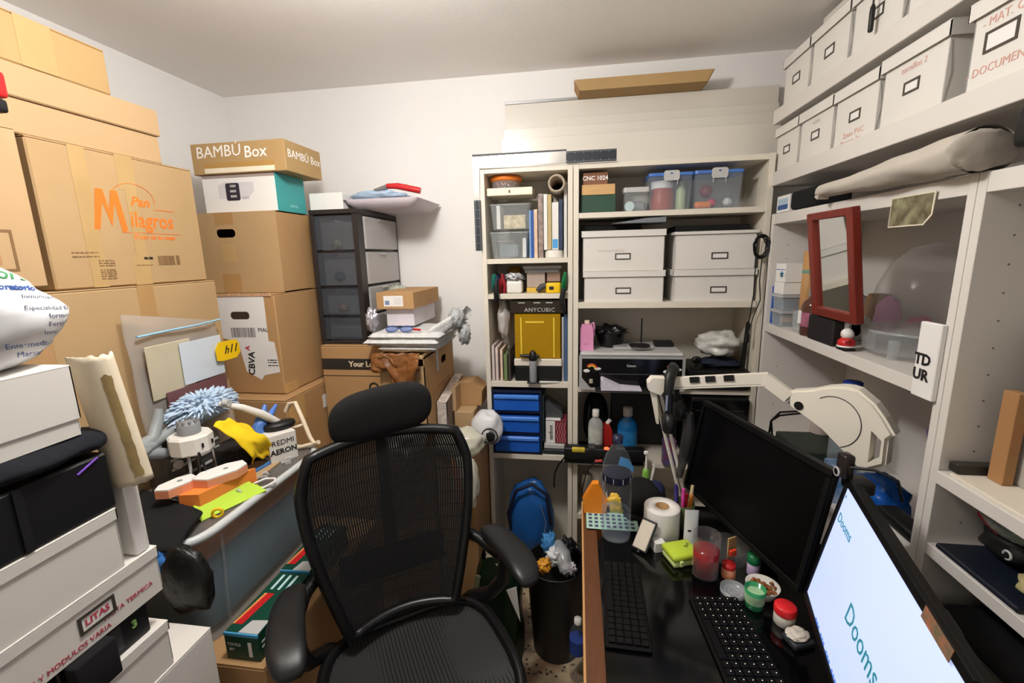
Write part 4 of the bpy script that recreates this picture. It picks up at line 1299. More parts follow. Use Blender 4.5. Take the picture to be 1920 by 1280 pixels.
t = thing('rubber_glove', 'grey rubber glove with raised fingers at the back of the tub', 'glove', (-1.225, 1.03, Z0 + 0.14))
gl = MB()
gl.blob((0, -0.02, 0.03), (0.03, 0.055, 0.025), 0.15, 2, 2)
gl.tube([(0, -0.07, 0.04), (0, -0.03, 0.035), (0.005, 0.02, 0.05), (0.0, 0.048, 0.10), (0.0, 0.055, 0.125)], [0.022, 0.022, 0.018, 0.015, 0.010], 10)
gl.tube([(0.005, 0.0, 0.035), (0.01, 0.05, 0.045), (0.012, 0.09, 0.062), (0.012, 0.105, 0.066)], [0.02, 0.016, 0.014, 0.008], 10)
gl.tube([(0.005, -0.02, 0.02), (0.02, 0.025, 0.0), (0.028, 0.06, -0.01)], [0.018, 0.016, 0.008], 10)
gl.tube([(0.002, -0.02, 0.03), (0.012, -0.04, 0.055), (0.0, -0.075, 0.06)], [0.018, 0.012, 0.008], 10)
gl.build('glove_body', GLV, t)
one('black_block', MB().box(-0.02, 0.02, -0.03, 0.03, 0, 0.05, 0.002), BLK, 'small matte black cube between grey glove and duster', 'block', (-1.225, 1.115, Z0 + 0.134), 0.4)
# white turned gadget on a stand
t = thing('bearing_gadget', 'white octagonal gadget with a grey geared knob on thin posts', 'gadget', (-1.15, 1.10, Z0))
MB().lathe([(0.054, 0.13), (0.058, 0.135), (0.058, 0.18), (0.052, 0.186), (0.0, 0.187)], n=10, smooth=False).build('ring', WPLAS, t)
MB().lathe([(0.03, 0.187), (0.03, 0.215), (0.024, 0.222), (0.0, 0.223)], n=16).build('gear_knob', GREY, t)
gt = MB()
for i in range(10):
    a = 2 * PI * i / 10
    gt.box(0.025 * math.cos(a) - 0.003, 0.025 * math.cos(a) + 0.003, 0.025 * math.sin(a) - 0.003, 0.025 * math.sin(a) + 0.003, 0.218, 0.228)
gt.build('gear_teeth', GREY, t)
for (x, y) in ((0.03, -0.045), (-0.03, 0.04), (0.035, 0.035)):
    MB().cyl((x, y, 0.0), (x, y, 0.132), 0.005, n=8).build('post', STEEL, t)
MB().box(-0.05, 0.05, -0.055, 0.055, 0, 0.006, 0.001).build('base', DGREY, t)
for y in (-0.02, 0.015):
    bx(0.0545, 0.0565, y, y + 0.006, 0.15, 0.163).build('slot', INK, t)
MB().tube([(0.05, -0.03, 0.14), (0.06, -0.028, 0.10), (0.055, -0.02, 0.04), (0.06, 0.0, 0.01)], 0.0035, 6).build('cord', BLK, t)
# yellow cloth
YC = mat('yellow_cloth', (240, 202, 24), 0.85, var=0.08, scale=12)
def yc(u, v):
    x = -1.10 + 0.03 * math.sin(v * 3) + 0.02 * noise.noise(Vector((u * 3, v * 3, 1)))
    y = 1.135 + 0.15 * u + 0.06 * v
    z = Z0 + 0.195 - 0.075 * u - 0.15 * v + 0.02 * noise.noise(Vector((u * 4, v * 4, 5))) + 0.03 * math.sin(u * PI)
    return Vector((x + 0.055 * v, y, z))
one('yellow_cloth', MB().grid(yc, 22, 22, True, 0, 0.003), YC, 'bright yellow cleaning cloth draped on the tub pile', 'cloth')
# blue gloves
NIT = mat('blue_nitrile', (86, 128, 206), 0.4, var=0.06)
t = thing('nitrile_glove', 'blue nitrile glove with two fingers sticking up behind yellow cloth', 'glove', (-1.10, 1.33, Z0 + 0.075))
g = MB()
g.blob((0, 0, 0.03), (0.02, 0.035, 0.045), 0.2, 2, 4)
g.tube([(0, -0.01, 0.05), (0, 0.02, 0.085), (0, 0.035, 0.11)], [0.016, 0.012, 0.006], 8)
g.tube([(0, 0.02, 0.045), (0, 0.06, 0.07), (0, 0.09, 0.09)], [0.015, 0.011, 0.006], 8)
g.build('glove_body', NIT, t)
one('support_block', bx(-0.06, 0.05, -0.06, 0.06, 0, 0.075, 0.004), mat('dark_clutter', (46, 42, 40), 0.6, var=0.3, scale=20), 'dark box under the yellow cloth on the tub', 'box', (-1.16, 1.28, Z0))
# lettered white box with black pad
t = thing('lettered_box', 'small white carton with black handwriting on the tub lid', 'box', (-1.055, 1.345, Z0), math.radians(-35))
bx(-0.055, 0.055, -0.045, 0.045, 0, 0.10, 0.001).build('body', BOXW, t)
text('AIR', 0.034, INK, t, bold=0.001, **on_front(0.012, -0.0456, 0.03))
text('REDMI', 0.026, INK, t, bold=0.0008, **on_right(0.0556, 0.0, 0.07))
text('AERON', 0.026, INK, t, bold=0.0008, **on_right(0.0556, 0.0, 0.038))
one('brush_pad', MB().lathe([(0.0, 0.0), (0.05, 0.002), (0.054, 0.012), (0.05, 0.022), (0.0, 0.026)], n=24, sx=1.0, sy=0.6), BLK, 'flat black oval pad on top of the lettered white carton', 'pad', (-1.05, 1.36, Z0 + 0.101), 0.9)
# cream handle frame
t = thing('handle_frame', 'cream plastic bow-saw shaped handle at the tub corner', 'handle', (-0.995, 1.40, Z0))
HF = mat('cream_plastic', (228, 210, 182), 0.4, var=0.03)
MB().tube([(-0.10, 0.06, 0.125), (-0.085, 0.065, 0.155), (-0.06, 0.065, 0.16), (-0.03, 0.05, 0.11), (0.015, 0.02, 0.045), (0.03, 0.018, 0.02), (0.055, 0.01, 0.03)], 0.008, 8).build('bow', HF, t)
MB().tube([(0.03, 0.018, 0.02), (-0.02, 0.0, 0.010), (-0.07, 0.0, 0.02)], 0.0075, 8).build('foot_bar', HF, t)
MB().tube([(-0.015, 0.04, 0.085), (-0.05, 0.02, 0.075)], 0.006, 8).build('cross_bar', HF, t)
# plaster halves, orange paper, green mask
def boat(label, loc, rz, l, w):
    t = thing('plaster_shape', label, 'shape', loc, rz, 'white cut-out shapes on the tub')
    poly = [(-l / 2, 0), (-l * 0.3, -w / 2), (l * 0.25, -w / 2), (l / 2, -w * 0.2), (l / 2, w * 0.3), (l * 0.2, w / 2), (-l * 0.3, w * 0.4)]
    MB().prism(poly, 0, 0.022).build('edge', mat('peach_foam', (226, 150, 110), 0.7), t)
    MB().prism([(a * 0.99, b * 0.99) for a, b in poly], 0.0222, 0.026).build('top', PAPER, t)
    MB().cyl((l * 0.12, 0.0, 0.0258), (l * 0.12, 0, 0.0266), 0.007, n=12).build('hole', GREY, t)
boat('smaller white and peach foam shape by the smoky case', (-1.12, 1.0, Z0 + 0.055), 1.2, 0.10, 0.06)
boat('larger white and peach foam shape in front of the gadget', (-1.05, 1.08, Z0 + 0.055), 1.0, 0.14, 0.075)
one('orange_card', MB().prism([(-0.05, -0.075), (0.005, -0.065), (0.05, 0.10), (0.01, 0.06), (-0.03, 0.02)], 0, 0.0545), mat('orange_card_stock', (238, 138, 60), 0.7), 'orange folded card under the foam shapes on the tub', 'card', (-1.045, 1.055, Z0))
MK = mat('lime_green_mask', (178, 214, 66), 0.8, var=0.06)
t = thing('face_mask', 'lime green pleated face mask with white ear loops', 'mask', (-1.0, 1.045, Z0 + 0.002), math.radians(68))
mk = MB()
for k in range(4):
    mk.X = Matrix.Translation((0, -0.022 + 0.014 * k, 0.004 + 0.0035 * k)) @ Matrix.Rotation(0.35, 4, 'X')
    mk.box(-0.09 + 0.004 * k, 0.09 - 0.004 * k, -0.013, 0.013, -0.0015, 0.0015)
mk.build('pleats', MK, t)
for s in (-1, 1):
    MB().tube([(s * 0.085, -0.02, 0.006), (s * 0.125, -0.024, 0.008), (s * 0.14, 0.0, 0.008), (s * 0.122, 0.022, 0.01), (s * 0.085, 0.02, 0.012)], 0.0035, 6).build('ear_loop', PAPER, t)
one('blue_strip', bx(-0.006, 0.006, -0.14, 0.14, 0, 0.012, 0.001), mat('blue_edge_strip', (70, 120, 180), 0.4), 'long blue plastic strip along the tub lid', 'strip', (-1.045, 1.27, Z0), -0.12)
for i, (x, y) in enumerate(((-1.0, 1.08), (-0.995, 1.19), (-0.99, 1.30))):
    t = thing('clear_hook', ('nearest clear plastic hook on the tub lid', 'middle clear plastic hook on the tub lid', 'farthest clear plastic hook on the tub lid')[i], 'hook', (x, y, Z0), 0.3 * i, 'clear hooks along the tub lid')
    MB().tube([(-0.02, 0, 0.004), (0, 0, 0.006), (0.012, 0, 0.014), (0.004, 0, 0.022), (-0.006, 0, 0.016)], 0.004, 6).build('hook', clear('clear_hook_plastic', (220, 220, 218), 0.5, 0.1), t)
    MB().cyl((0.0, -0.006, 0.0), (0.0, 0.006, 0.0), 0.010, n=12).build('base', LGREY, t)
one('cardboard_sheet', MB().prism([(-0.05, -0.08), (0.06, -0.06), (0.05, 0.09), (-0.06, 0.07)], 0, 0.004), CARD3, 'loose brown card lying between the mask and the lettered carton', 'card', (-1.07, 1.22, Z0))

# ================================================================== white boxes at the lower left
BAGBL = mat('black_cloth', (14, 14, 17), 0.95, var=0.2)
GL = 'white boxes stacked at the lower left'
XF = -0.85
t = thing('white_carton', 'tall plain white carton at the bottom of the left stack', 'box', (-1.03, 0.52, 0.0), group=GL)
bw(bx(-1.21, XF, 0.26, 0.782, 0, 0.806, 0.002), 'body', BOXW, t)
bw(bx(-1.21, XF, 0.26, 0.782, 0.8065, 0.81, 0.001), 'top_flap', BOXW, t)
def lbox(label, ya, yb, z0, h, d=0.34, lid=0.022, frame=True, fx=0.0, fz=0.5, xf=XF, fs=0.06, lean=0.0):
    return archive_box(label, (xf - d / 2, (ya + yb) / 2, z0), yb - ya, d, h, PI / 2, GL, lid, frame, fx, fz, fs, 0.003, lean)
t = lbox('lidded white box under the black cases, low in the left stack', 0.33, 0.690, 0.8105, 0.105, frame=False)
# black cases squeezed between the boxes
for lab, y0, y1, m_ in (('black camera case between the white boxes, near end', 0.34, 0.50, BLK), ('dark flat product box with green mark between the white boxes', 0.505, 0.665, mat('black_carton', (24, 24, 26), 0.4))):
    t = thing('black_case', lab, 'case', (-1.02, (y0 + y1) / 2, 0.916))
    bw(bx(-1.17, -0.862, y0, y1, 0.916, 0.984, 0.003), 'body', m_, t)
    if y0 > 0.5:
        tw('3', 0.022, mat('green_print', (150, 200, 110), 0.5), t, on_right(-0.8612, 0.635, 0.955), bold=0.001)
        bw(bx(-0.862, -0.8612, 0.52, 0.61, 0.925, 0.975), 'picture', mat('grey_photo_print', (70, 70, 72), 0.4, var=0.4, scale=60), t)
    else:
        bw(bx(-0.862, -0.8612, 0.36, 0.45, 0.92, 0.975), 'foil_window', mat('grey_foil', (90, 90, 92), 0.3, 0.5, var=0.4, scale=40), t)
one('black_pouch', MB().box(-0.012, 0.012, -0.035, 0.035, -0.075, 0.0, 0.004, 2), BAGBL, 'black cloth pouch hanging out between two white boxes', 'pouch', (-0.843, 0.545, 0.985))
LT = lbox('white box labelled in red marker on the left stack', 0.36, 0.697, 0.9855, 0.100, fx=0.045, fz=0.62, fs=0.062)
text('LITAS', 0.017, REDINK, LT, bold=0.0003, **on_front(0.045, -0.1682, 0.048))
text('PASTA TERMICA', 0.013, REDINK, LT, **on_front(0.10, -0.1676, 0.03))
text('MICROS Y MODULOS VARIA', 0.013, REDINK, LT, **on_front(-0.02, -0.1676, 0.012))
t = lbox('white lidded box right under the black box on the left stack', 0.33, 0.637, 1.0865, 0.120, frame=False, d=0.32)
t = thing('black_box', 'black box with a strap laid over it on the left stack', 'box', (-1.0, 0.48, 1.2075))
bw(bx(-1.15, -0.852, 0.33, 0.643, 1.2075, 1.315, 0.004), 'body', mat('black_card_box', (17, 17, 19), 0.5, var=0.1), t)
bw(bx(-0.8515, -0.8485, 0.50, 0.512, 1.21, 1.315), 'strap', BAGBL, t)
bw(bx(-0.8515, -0.848, 0.455, 0.468, 1.265, 1.285), 'latch', mat('beige_latch', (180, 168, 150), 0.4), t)
bw(MB().tube([(-0.851, 0.59, 1.296), (-0.8505, 0.625, 1.312)], 0.002, 6), 'purple_mark', mat('purple_ink', (120, 70, 190), 0.5), t)
def bc_(u, v):
    a = 2 * PI * u
    y = 0.33 + 0.345 * v
    e = min(1.0, (1 - v) / 0.10) ** 0.5 if v < 1 else 0.0
    r = 0.030 * e * (1 + 0.16 * noise.noise(Vector((math.cos(a) * 1.3, math.sin(a) * 1.3, v * 7))))
    return Vector((-0.90 + 1.9 * r * math.cos(a), y, 1.3385 + 0.006 * (1 - e) + 0.72 * r * math.sin(a)))
one('black_garment', MB().grid(bc_, 30, 26, True, 0, 0, True), mat('navy_black_cloth', (16, 18, 26), 0.95, var=0.2, bump=0.5, bscale=40), 'black rolled-up cloth lying on the black box', 'cloth')
t = thing('paper_folder', 'white folded papers standing behind the black box', 'papers', (-0.93, 0.672, 1.087))
bx(-0.08, 0.075, -0.012, 0.012, 0, 0.20, 0.002).build('folder', PAPER, t)
bx(-0.078, 0.072, 0.0125, 0.018, 0, 0.185, 0.001).build('sheet', WPLAS, t)
t = lbox('white lidded box under the printed plastic bag', 0.36, 0.622, 1.3585, 0.125, frame=False, d=0.26, lid=0.095, xf=-0.862)
# curled torn board
TB = mat('torn_cream_board', (226, 212, 186), 0.75, var=0.06, scale=10)
def cur(u, v):
    a = -0.9 + 2.3 * u
    r = 0.040
    z = 1.236 + 0.255 * v + 0.006 * noise.noise(Vector((u * 9, v * 7, 0)))
    return Vector((-0.885 + r * math.sin(a + 0.6) + 0.02 * (1 - v), 0.672 - r * math.cos(a + 0.6) * 0.8 + 0.015 * (1 - v), z))
t = thing('curled_board', 'curled torn cream board standing beside the white boxes', 'board', (-0.88, 0.665, 1.236))
bw(MB().grid(cur, 20, 24, True, 0, 0.0025), 'sheet', TB, t)
def cur2(u, v):
    q = cur(0.52 + 0.2 * u + 0.03 * noise.noise(Vector((v * 12, 0, 0))), 0.05 + 0.8 * v)
    return q + Vector((0.0016, 0.0008, 0))
bw(MB().grid(cur2, 6, 24, True), 'torn_patch', mat('olive_brown_core', (150, 128, 84), 0.9, var=0.2, scale=20), t)

# printed white plastic bag
t = thing('printed_bag', 'white printed plastic bag on the left stack', 'bag', (-0.955, 0.505, 1.484))
bm_ = MB()
def pbag(u, v):
    a, f = 2 * PI * u, PI * (v - 0.5)
    d = Vector((math.cos(f) * math.cos(a), math.cos(f) * math.sin(a), math.sin(f)))
    n1 = noise.noise(d * 2.3 + Vector((3, 1, 4)))
    n2 = abs(noise.noise(d * 5 + Vector((1, 8, 2))))
    k = 1 + 0.10 * n1 - 0.05 * n2
    z = 0.10 + d.z * 0.115 * k
    y = d.y * 0.185 * k * (1.0 - 0.25 * max(0, d.z)) + 0.0
    x = d.x * 0.115 * k
    return Vector((x, y - 0.05 * max(0, d.z), max(0.001, z)))
bm_.grid(pbag, 48, 30, True, 0, 0, True)
BG = mat('white_printed_bag_film', (232, 232, 234), 0.4, var=0.02)
bag = bm_.build('bag_body', BG, t)
bvh = BVHTree.FromPolygons([Vector(p) for p in bm_.v], bm_.f)
GT = mat('green_bag_print', (70, 140, 90), 0.5)
BT = mat('blue_bag_print', (50, 84, 150), 0.5)
GY = mat('slate_bag_print', (90, 96, 120), 0.5)
dirv = Vector((-0.86, 0.5, -0.12)).normalized()
def bagtext(s, size, m_, y, z, **k):
    text(s, size, m_, t, loc=(0.3, y, z), rot=(PI / 2, 0, PI / 2 - 0.5), bvh=bvh, bdir=dirv, **k)
bagtext('ortales', 0.027, GT, -0.03, 0.185, bold=0.0004)
bagtext('boratorio de Análisis', 0.0125, BT, -0.02, 0.163, bold=0.0006)
bagtext('Inmunoalergia', 0.010, GY, -0.015, 0.148)
bagtext('Especialidad EDTA', 0.010, GY, -0.005, 0.128)
bagtext('Hormonas', 0.011, GY, 0.005, 0.114)
bagtext('Fertilidad', 0.011, GY, 0.005, 0.100)
bagtext('Inmunología', 0.011, GY, 0.003, 0.087)
bagtext('Enfermedades Infecciosas', 0.012, BT, -0.012, 0.071)
bagtext('Marcadores Tumorales', 0.012, BT, -0.005, 0.056)
# black pouch spread over the near end of the tub, black round bag and blue cloth below it
def pch(u, v):
    ax, ay = Vector((-1.28, 1.04)), Vector((-1.0, 0.955))
    bx_, by = Vector((-1.12, 0.80)), Vector((-0.945, 0.815))
    p = ax.lerp(ay, u).lerp(bx_.lerp(by, u), v)
    z = 0.985 + 0.006 * noise.noise(Vector((u * 4, v * 4, 0))) - 0.03 * max(0, v - 0.55)
    return Vector((p.x, p.y, z))
one('black_pouch', MB().grid(pch, 16, 14, True, 0, 0.008), BAGBL, 'flat black pouch laid over the near end of the tub', 'pouch')
one('blue_cloth', MB().blob((0, 0, 0), (0.07, 0.03, 0.03), 0.3, 3, 2), mat('bright_blue_cloth', (52, 116, 190), 0.8), 'bright blue cloth peeping out under the black pouch', 'cloth', (-1.01, 0.825, 0.968 - 0.02))
one('black_bag', MB().blob((0, 0, 0.085), (0.07, 0.032, 0.088), 0.12, 2.5, 9), mat('shiny_black_bag', (16, 17, 17), 0.4, var=0.1, bump=0.5, bscale=30), 'round shiny black bag wedged between tub and white boxes', 'bag', (-0.94, 0.822, 0.811))
one('yellow_clip', MB().tube([(0.012 * math.cos(a), 0, 0.012 * math.sin(a)) for a in [2 * PI * i / 16 for i in range(16)]], 0.004, 6, True), YEL, 'small yellow ring clip on the near rim of the tub', 'clip', (-0.975, 0.975, 0.976), 0.6)

# ================================================================== narrow bookcase: what stands on its shelves
def tub_box(label, loc, w, d, h, lidcol=None, shell=None, group=None, cat='box', handles=False, lidh=0.012, flare=0.94, name='clear_box'):
    """see-through lidded box, origin at base centre"""
    t = thing(name, label, cat, loc, 0.0, group)
    sh = shell or CLEAR
    def f(u, v):
        pts = rrect(1, 1, 0.08, 4)
        k = u * len(pts)
        i = int(k) % len(pts)
        p = Vector(pts[i]).lerp(Vector(pts[(i + 1) % len(pts)]), k - int(k))
        s = flare + (1 - flare) * v
        return Vector((p.x * w * s, p.y * d * s, 0.002 + (h - lidh - 0.002) * v))
    MB().grid(f, 40, 5, True, 0, 0, True).build('shell', sh, t)
    MB().prism([(p[0] * w * flare, p[1] * d * flare) for p in rrect(1, 1, 0.08, 4)], 0.0, 0.002).build('bottom', sh, t)
    if lidcol:
        MB().prism([(p[0] * (w + 0.008), p[1] * (d + 0.008)) for p in rrect(1, 1, 0.08, 4)], h - lidh, h).build('lid', lidcol, t)
    else:
        MB().tube([(p[0] * w, p[1] * d, h - lidh) for p in rrect(1, 1, 0.08, 4)], 0.004, 6, True).build('rim', sh, t)
    if handles:
        hm = plate(rrect(0.062, 0.04, 0.010, 4, 0, h - 0.012), [rrect(0.012, 0.006, 0.0028, 3, 0, h - 0.004)], 0.004, 'y', -d / 2 - 0.008)
        hm.build('clip', LGREY, t)
        for s in (-1, 1):
            MB().box(s * 0.024 - 0.0015, s * 0.024 + 0.0015, -d / 2 - 0.007, -d / 2 - 0.004, h - 0.05, h - 0.03).build('clip_leg', LGREY, t)
    return t

def book(label, x0, x1, z0, h, cm, y0=2.005, d=0.17, pages=True, group='books on the top shelf of the narrow bookcase', cat='book', mark=None):
    t = thing('book', label, cat, ((x0 + x1) / 2, y0 + d / 2, z0), group=group)
    w = (x1 - x0) / 2
    c = MB().box(-w, w, -d / 2, -d / 2 + 0.0015, 0, h).box(-w, -w + 0.0015, -d / 2 + 0.0015, d / 2, 0, h).box(w - 0.0015, w, -d / 2 + 0.0015, d / 2, 0, h)
    c.build('cover', cm, t)
    bx(-w + 0.0018, w - 0.0018, -d / 2 + 0.002, d / 2 - 0.004, 0.003, h - 0.004).build('pages', PAPER, t)
    if mark:
        bx(-w * 0.85, w * 0.85, -d / 2 - 0.0004, -d / 2, mark[0], mark[1]).build('spine_label', mark[2], t)
    return t

S1 = 1.6355
t = tub_box('lower clear stacking bin at the left of the top shelf', (-0.305, 2.10, S1), 0.175, 0.19, 0.125, None, group='clear bins on the narrow bookcase', name='clear_bin', flare=0.88)
MB().tube([(-0.06, -0.094, 0.075), (0.02, -0.094, 0.075), (0.02, -0.09, 0.006), (-0.06, -0.09, 0.006)], 0.002, 6, True).build('moulded_frame', CLEAR, t)
t = tub_box('upper clear stacking bin resting on the lower clear bin', (-0.298, 2.10, S1 + 0.127), 0.18, 0.19, 0.118, None, group='clear bins on the narrow bookcase', name='clear_bin', flare=0.9)
one('component_tray', MB().box(-0.05, 0.05, -0.04, 0.04, 0, 0.06, 0.003), mat('beige_mixed_parts', (206, 190, 150), 0.5, var=0.35, scale=50), 'cream cassette-like part inside the upper clear bin', 'part', (-0.285, 2.09, S1 + 0.1315))
for i, (x, z, h) in enumerate(((-0.355, S1 + 0.1315, 0.10), (-0.24, S1 + 0.004, 0.085))):
    one('white_sleeve', bx(-0.008, 0.008, -0.05, 0.05, 0, h), PAPER, ('white card sleeve in the upper clear bin', 'white card sleeve in the lower clear bin')[i], 'sleeve', (x, 2.08, z))
one('grey_parts', bx(-0.045, 0.045, -0.05, 0.05, 0, 0.06, 0.006), mat('smoke_grey_parts', (120, 130, 132), 0.5, var=0.2, scale=20), 'grey plastic part lying in the lower clear bin', 'part', (-0.315, 2.10, S1 + 0.004))
t = thing('flat_white_box', 'flat white plastic box on top of the clear bins', 'box', (-0.297, 2.08, S1 + 0.270))
bx(-0.1, 0.1, -0.085, 0.085, 0, 0.032, 0.002).build('body', mat('ivory_plastic', (232, 222, 196), 0.4), t)
bx(-0.004, 0.004, -0.0865, -0.085, 0.010, 0.022).build('latch', BRINK, t)
t = thing('bead_jar', 'low clear tub of beads with an orange lid on the flat white box', 'jar', (-0.325, 2.085, S1 + 0.303))
MB().lathe([(0.058, 0.0), (0.062, 0.004), (0.064, 0.04)], n=28).build('tub', clear('jar_plastic', (220, 210, 206), 0.25, 0.1), t)
MB().lathe([(0.068, 0.036), (0.072, 0.040), (0.072, 0.052), (0.066, 0.056), (0.0, 0.056)], n=28).build('lid', mat('orange_plastic', (236, 128, 40), 0.4), t)
bd = MB()
random.seed(21)
for i in range(70):
    a, r = random.uniform(0, 2 * PI), random.uniform(0.02, 0.055)
    bd.lathe([(0.0, -0.004), (0.004, 0.0), (0.0, 0.004)], (r * math.cos(a), r * math.sin(a), random.uniform(0.006, 0.03)), n=6, mi=i % 3)
bd.build('beads', [PAPER, mat('dark_beads', (70, 70, 74), 0.4), mat('pink_beads', (190, 110, 140), 0.4)], t, kind='stuff')
BB = mat('royal_blue_cover', (40, 82, 156), 0.5)
book('pale blue thin book beside the clear bins', -0.214, -0.207, S1, 0.205, mat('light_blue_cover', (120, 160, 206), 0.5))
book('royal blue book beside the pale blue one', -0.206, -0.194, S1, 0.205, BB)
book('cream and salmon book right of the blue ones', -0.193, -0.178, S1, 0.208, mat('salmon_cream_cover', (216, 186, 160), 0.5, var=0.15, scale=40))
book('mottled grey-brown tall book in the middle of the top shelf', -0.174, -0.153, S1, 0.272, mat('mottled_cover', (150, 132, 124), 0.5, var=0.35, scale=50))
Z2 = S1 + 0.034
t = thing('tape_roll', 'white roll of tape lying under the books on the top shelf', 'tape', (-0.108, 2.045, S1))
MB().lathe([(0.022, 0.0), (0.043, 0.0), (0.0435, 0.002), (0.0435, 0.030), (0.043, 0.032), (0.022, 0.032), (0.022, 0.0)], n=28).build('roll', WPLAS, t)
bx(-0.045, 0.052, 0.05, 0.19, 0, 0.0325).build('spacer', CARD3, t)
GB = 'books standing on the tape roll'
book('thin white booklet just left of the tan books', -0.150, -0.135, Z2, 0.236, PAPER, group=GB)
book('tan book under the cardboard tube', -0.133, -0.117, Z2, 0.234, mat('tan_cover', (190, 168, 118), 0.6), group=GB)
book('white book with a blue spine label at its foot', -0.114, -0.086, Z2, 0.20, mat('white_cover', (226, 222, 216), 0.5), group=GB, mark=(0.006, 0.045, mat('sky_blue_label', (80, 156, 214), 0.5)))
book('dark navy book right of the blue-labelled one', -0.084, -0.068, Z2, 0.212, mat('navy_cover', (46, 58, 84), 0.5, var=0.3, scale=30), group=GB)
one('white_sheet', bx(-0.0065, 0.0065, -0.08, 0.08, 0, 0.315), mat('grey_white_panel', (208, 206, 200), 0.5), 'tall thin white panel at the right end of the top shelf', 'sheet', (-0.056, 2.09, S1))
t = thing('cardboard_tube', 'grey cardboard tube lying on the books of the top shelf', 'tube', (-0.092, 2.09, Z2 + 0.2375))
MB().lathe([(0.028, -0.12), (0.036, -0.12), (0.036, 0.12), (0.028, 0.12), (0.028, -0.12)], (0, 0, 0.036), n=28, axis='y').build('tube', mat('grey_card_tube', (176, 160, 140), 0.7), t)

# second shelf
S2 = 1.4785
t = thing('spring_clamp', 'dark teal spring clamp gripping the left end of the second shelf', 'clamp', (-0.375, 1.985, S2 + 0.0005))
MB().tube([(0, 0.05, 0.012), (0, 0.01, 0.02), (0.0, -0.015, 0.05), (0.005, -0.02, 0.09)], [0.012, 0.014, 0.012, 0.009], 8).build('jaw', mat('teal_grip', (30, 110, 100), 0.4), t)
MB().tube([(0.012, -0.012, 0.06), (0.012, -0.02, 0.02), (0.012, -0.018, -0.02), (0.010, -0.012, -0.035)], [0.010, 0.012, 0.012, 0.008], 8).build('grip', BLK, t)
one('navy_pouch', MB().blob((0, 0, 0.047), (0.02, 0.03, 0.042), 0.1, 3, 2), mat('navy_cloth', (44, 46, 78), 0.7), 'navy cloth pouch at the left of the second shelf', 'pouch', (-0.378, 2.08, S2))
t = thing('red_pliers', 'dark red pliers standing on the second shelf', 'pliers', (-0.345, 2.03, S2))
MB().tube([(0.008, 0, 0.0), (0.012, 0, 0.03), (0.002, 0, 0.065), (0, 0, 0.09)], [0.008, 0.010, 0.011, 0.006], 8).build('handle', mat('dark_red', (140, 26, 36), 0.4), t)
MB().tube([(-0.010, 0, 0.0), (-0.013, 0, 0.03), (-0.003, 0, 0.065)], [0.008, 0.010, 0.010], 8).build('handle', mat('dark_red', (140, 26, 36)), t)
one('ochre_pot', MB().lathe([(0.03, 0), (0.034, 0.01), (0.034, 0.10), (0.028, 0.115), (0, 0.116)], n=18), mat('ochre', (176, 122, 44), 0.6), 'ochre pot at the back of the second shelf', 'pot', (-0.305, 2.17, S2))
t = thing('socket_cube', 'white rounded charger cube on the second shelf', 'charger', (-0.288, 2.045, S2))
bx(-0.036, 0.036, -0.035, 0.035, 0, 0.056, 0.01, 3).build('body', WPLAS, t)
one('crumpled_foil', MB().blob((0, 0, 0.015), (0.038, 0.03, 0.018), 0.6, 3.5, 5), mat('grey_foil2', (196, 196, 196), 0.4, 0.3), 'crumpled grey film lying on the white charger cube', 'film', (-0.292, 2.045, S2 + 0.056))
GS = 'small boxes on the second shelf'
one('grey_box', bx(-0.042, 0.042, -0.05, 0.05, 0, 0.068, 0.002), mat('taupe_board', (176, 158, 146), 0.7), 'taupe box under the shallow clear tray on the second shelf', 'box', (-0.192, 2.10, S2 + 0.0225), group=GS)
one('yellow_box', bx(-0.045, 0.045, -0.05, 0.05, 0, 0.022, 0.001), mat('mustard_board', (214, 178, 70), 0.6), 'flat mustard box under the taupe box', 'box', (-0.19, 2.095, S2), group=GS)
one('small_brown_box', bx(-0.03, 0.03, -0.04, 0.04, 0, 0.022, 0.001), mat('rose_brown_board', (160, 132, 118), 0.7), 'lower of two small rose-brown boxes on the second shelf', 'box', (-0.112, 2.10, S2 + 0.0485), group=GS)
one('small_brown_box', bx(-0.03, 0.03, -0.04, 0.04, 0, 0.019, 0.001), mat('rose_brown_board2', (176, 148, 132), 0.7), 'upper of two small rose-brown boxes on the second shelf', 'box', (-0.112, 2.10, S2 + 0.0708), group=GS)
tub_box('shallow clear tray box on top of the boxes, second shelf', (-0.163, 2.09, S2 + 0.091), 0.165, 0.12, 0.03, FROST, name='clear_tray')
t = thing('yellow_tool', 'yellow and black measuring tool on the second shelf', 'tool', (-0.128, 2.02, S2))
bx(-0.015, 0.05, -0.02, 0.02, 0, 0.046, 0.006, 2).build('body', YEL, t)
MB().tube([(-0.055, -0.005, 0.008), (-0.035, -0.005, 0.028), (-0.015, -0.005, 0.034)], [0.010, 0.014, 0.012], 8).build('head', DGREY, t)
bx(0.0, 0.02, -0.021, -0.02, 0.015, 0.03).build('label', INK, t)
t = thing('green_clamp', 'green spring clamp gripping the right end of the second shelf', 'clamp', (-0.062, 1.972, S2 - 0.02))
MB().tube([(0, 0.03, 0.034), (-0.002, 0.0, 0.045), (0.004, -0.008, 0.09), (0.006, -0.01, 0.115)], [0.01, 0.013, 0.011, 0.006], 8).build('jaw', GREEN, t)
MB().tube([(0.0, -0.006, 0.04), (-0.008, -0.012, 0.0), (-0.002, -0.012, -0.045), (0.004, -0.010, -0.06)], [0.012, 0.012, 0.010, 0.006], 8).build('grip', BLK, t)

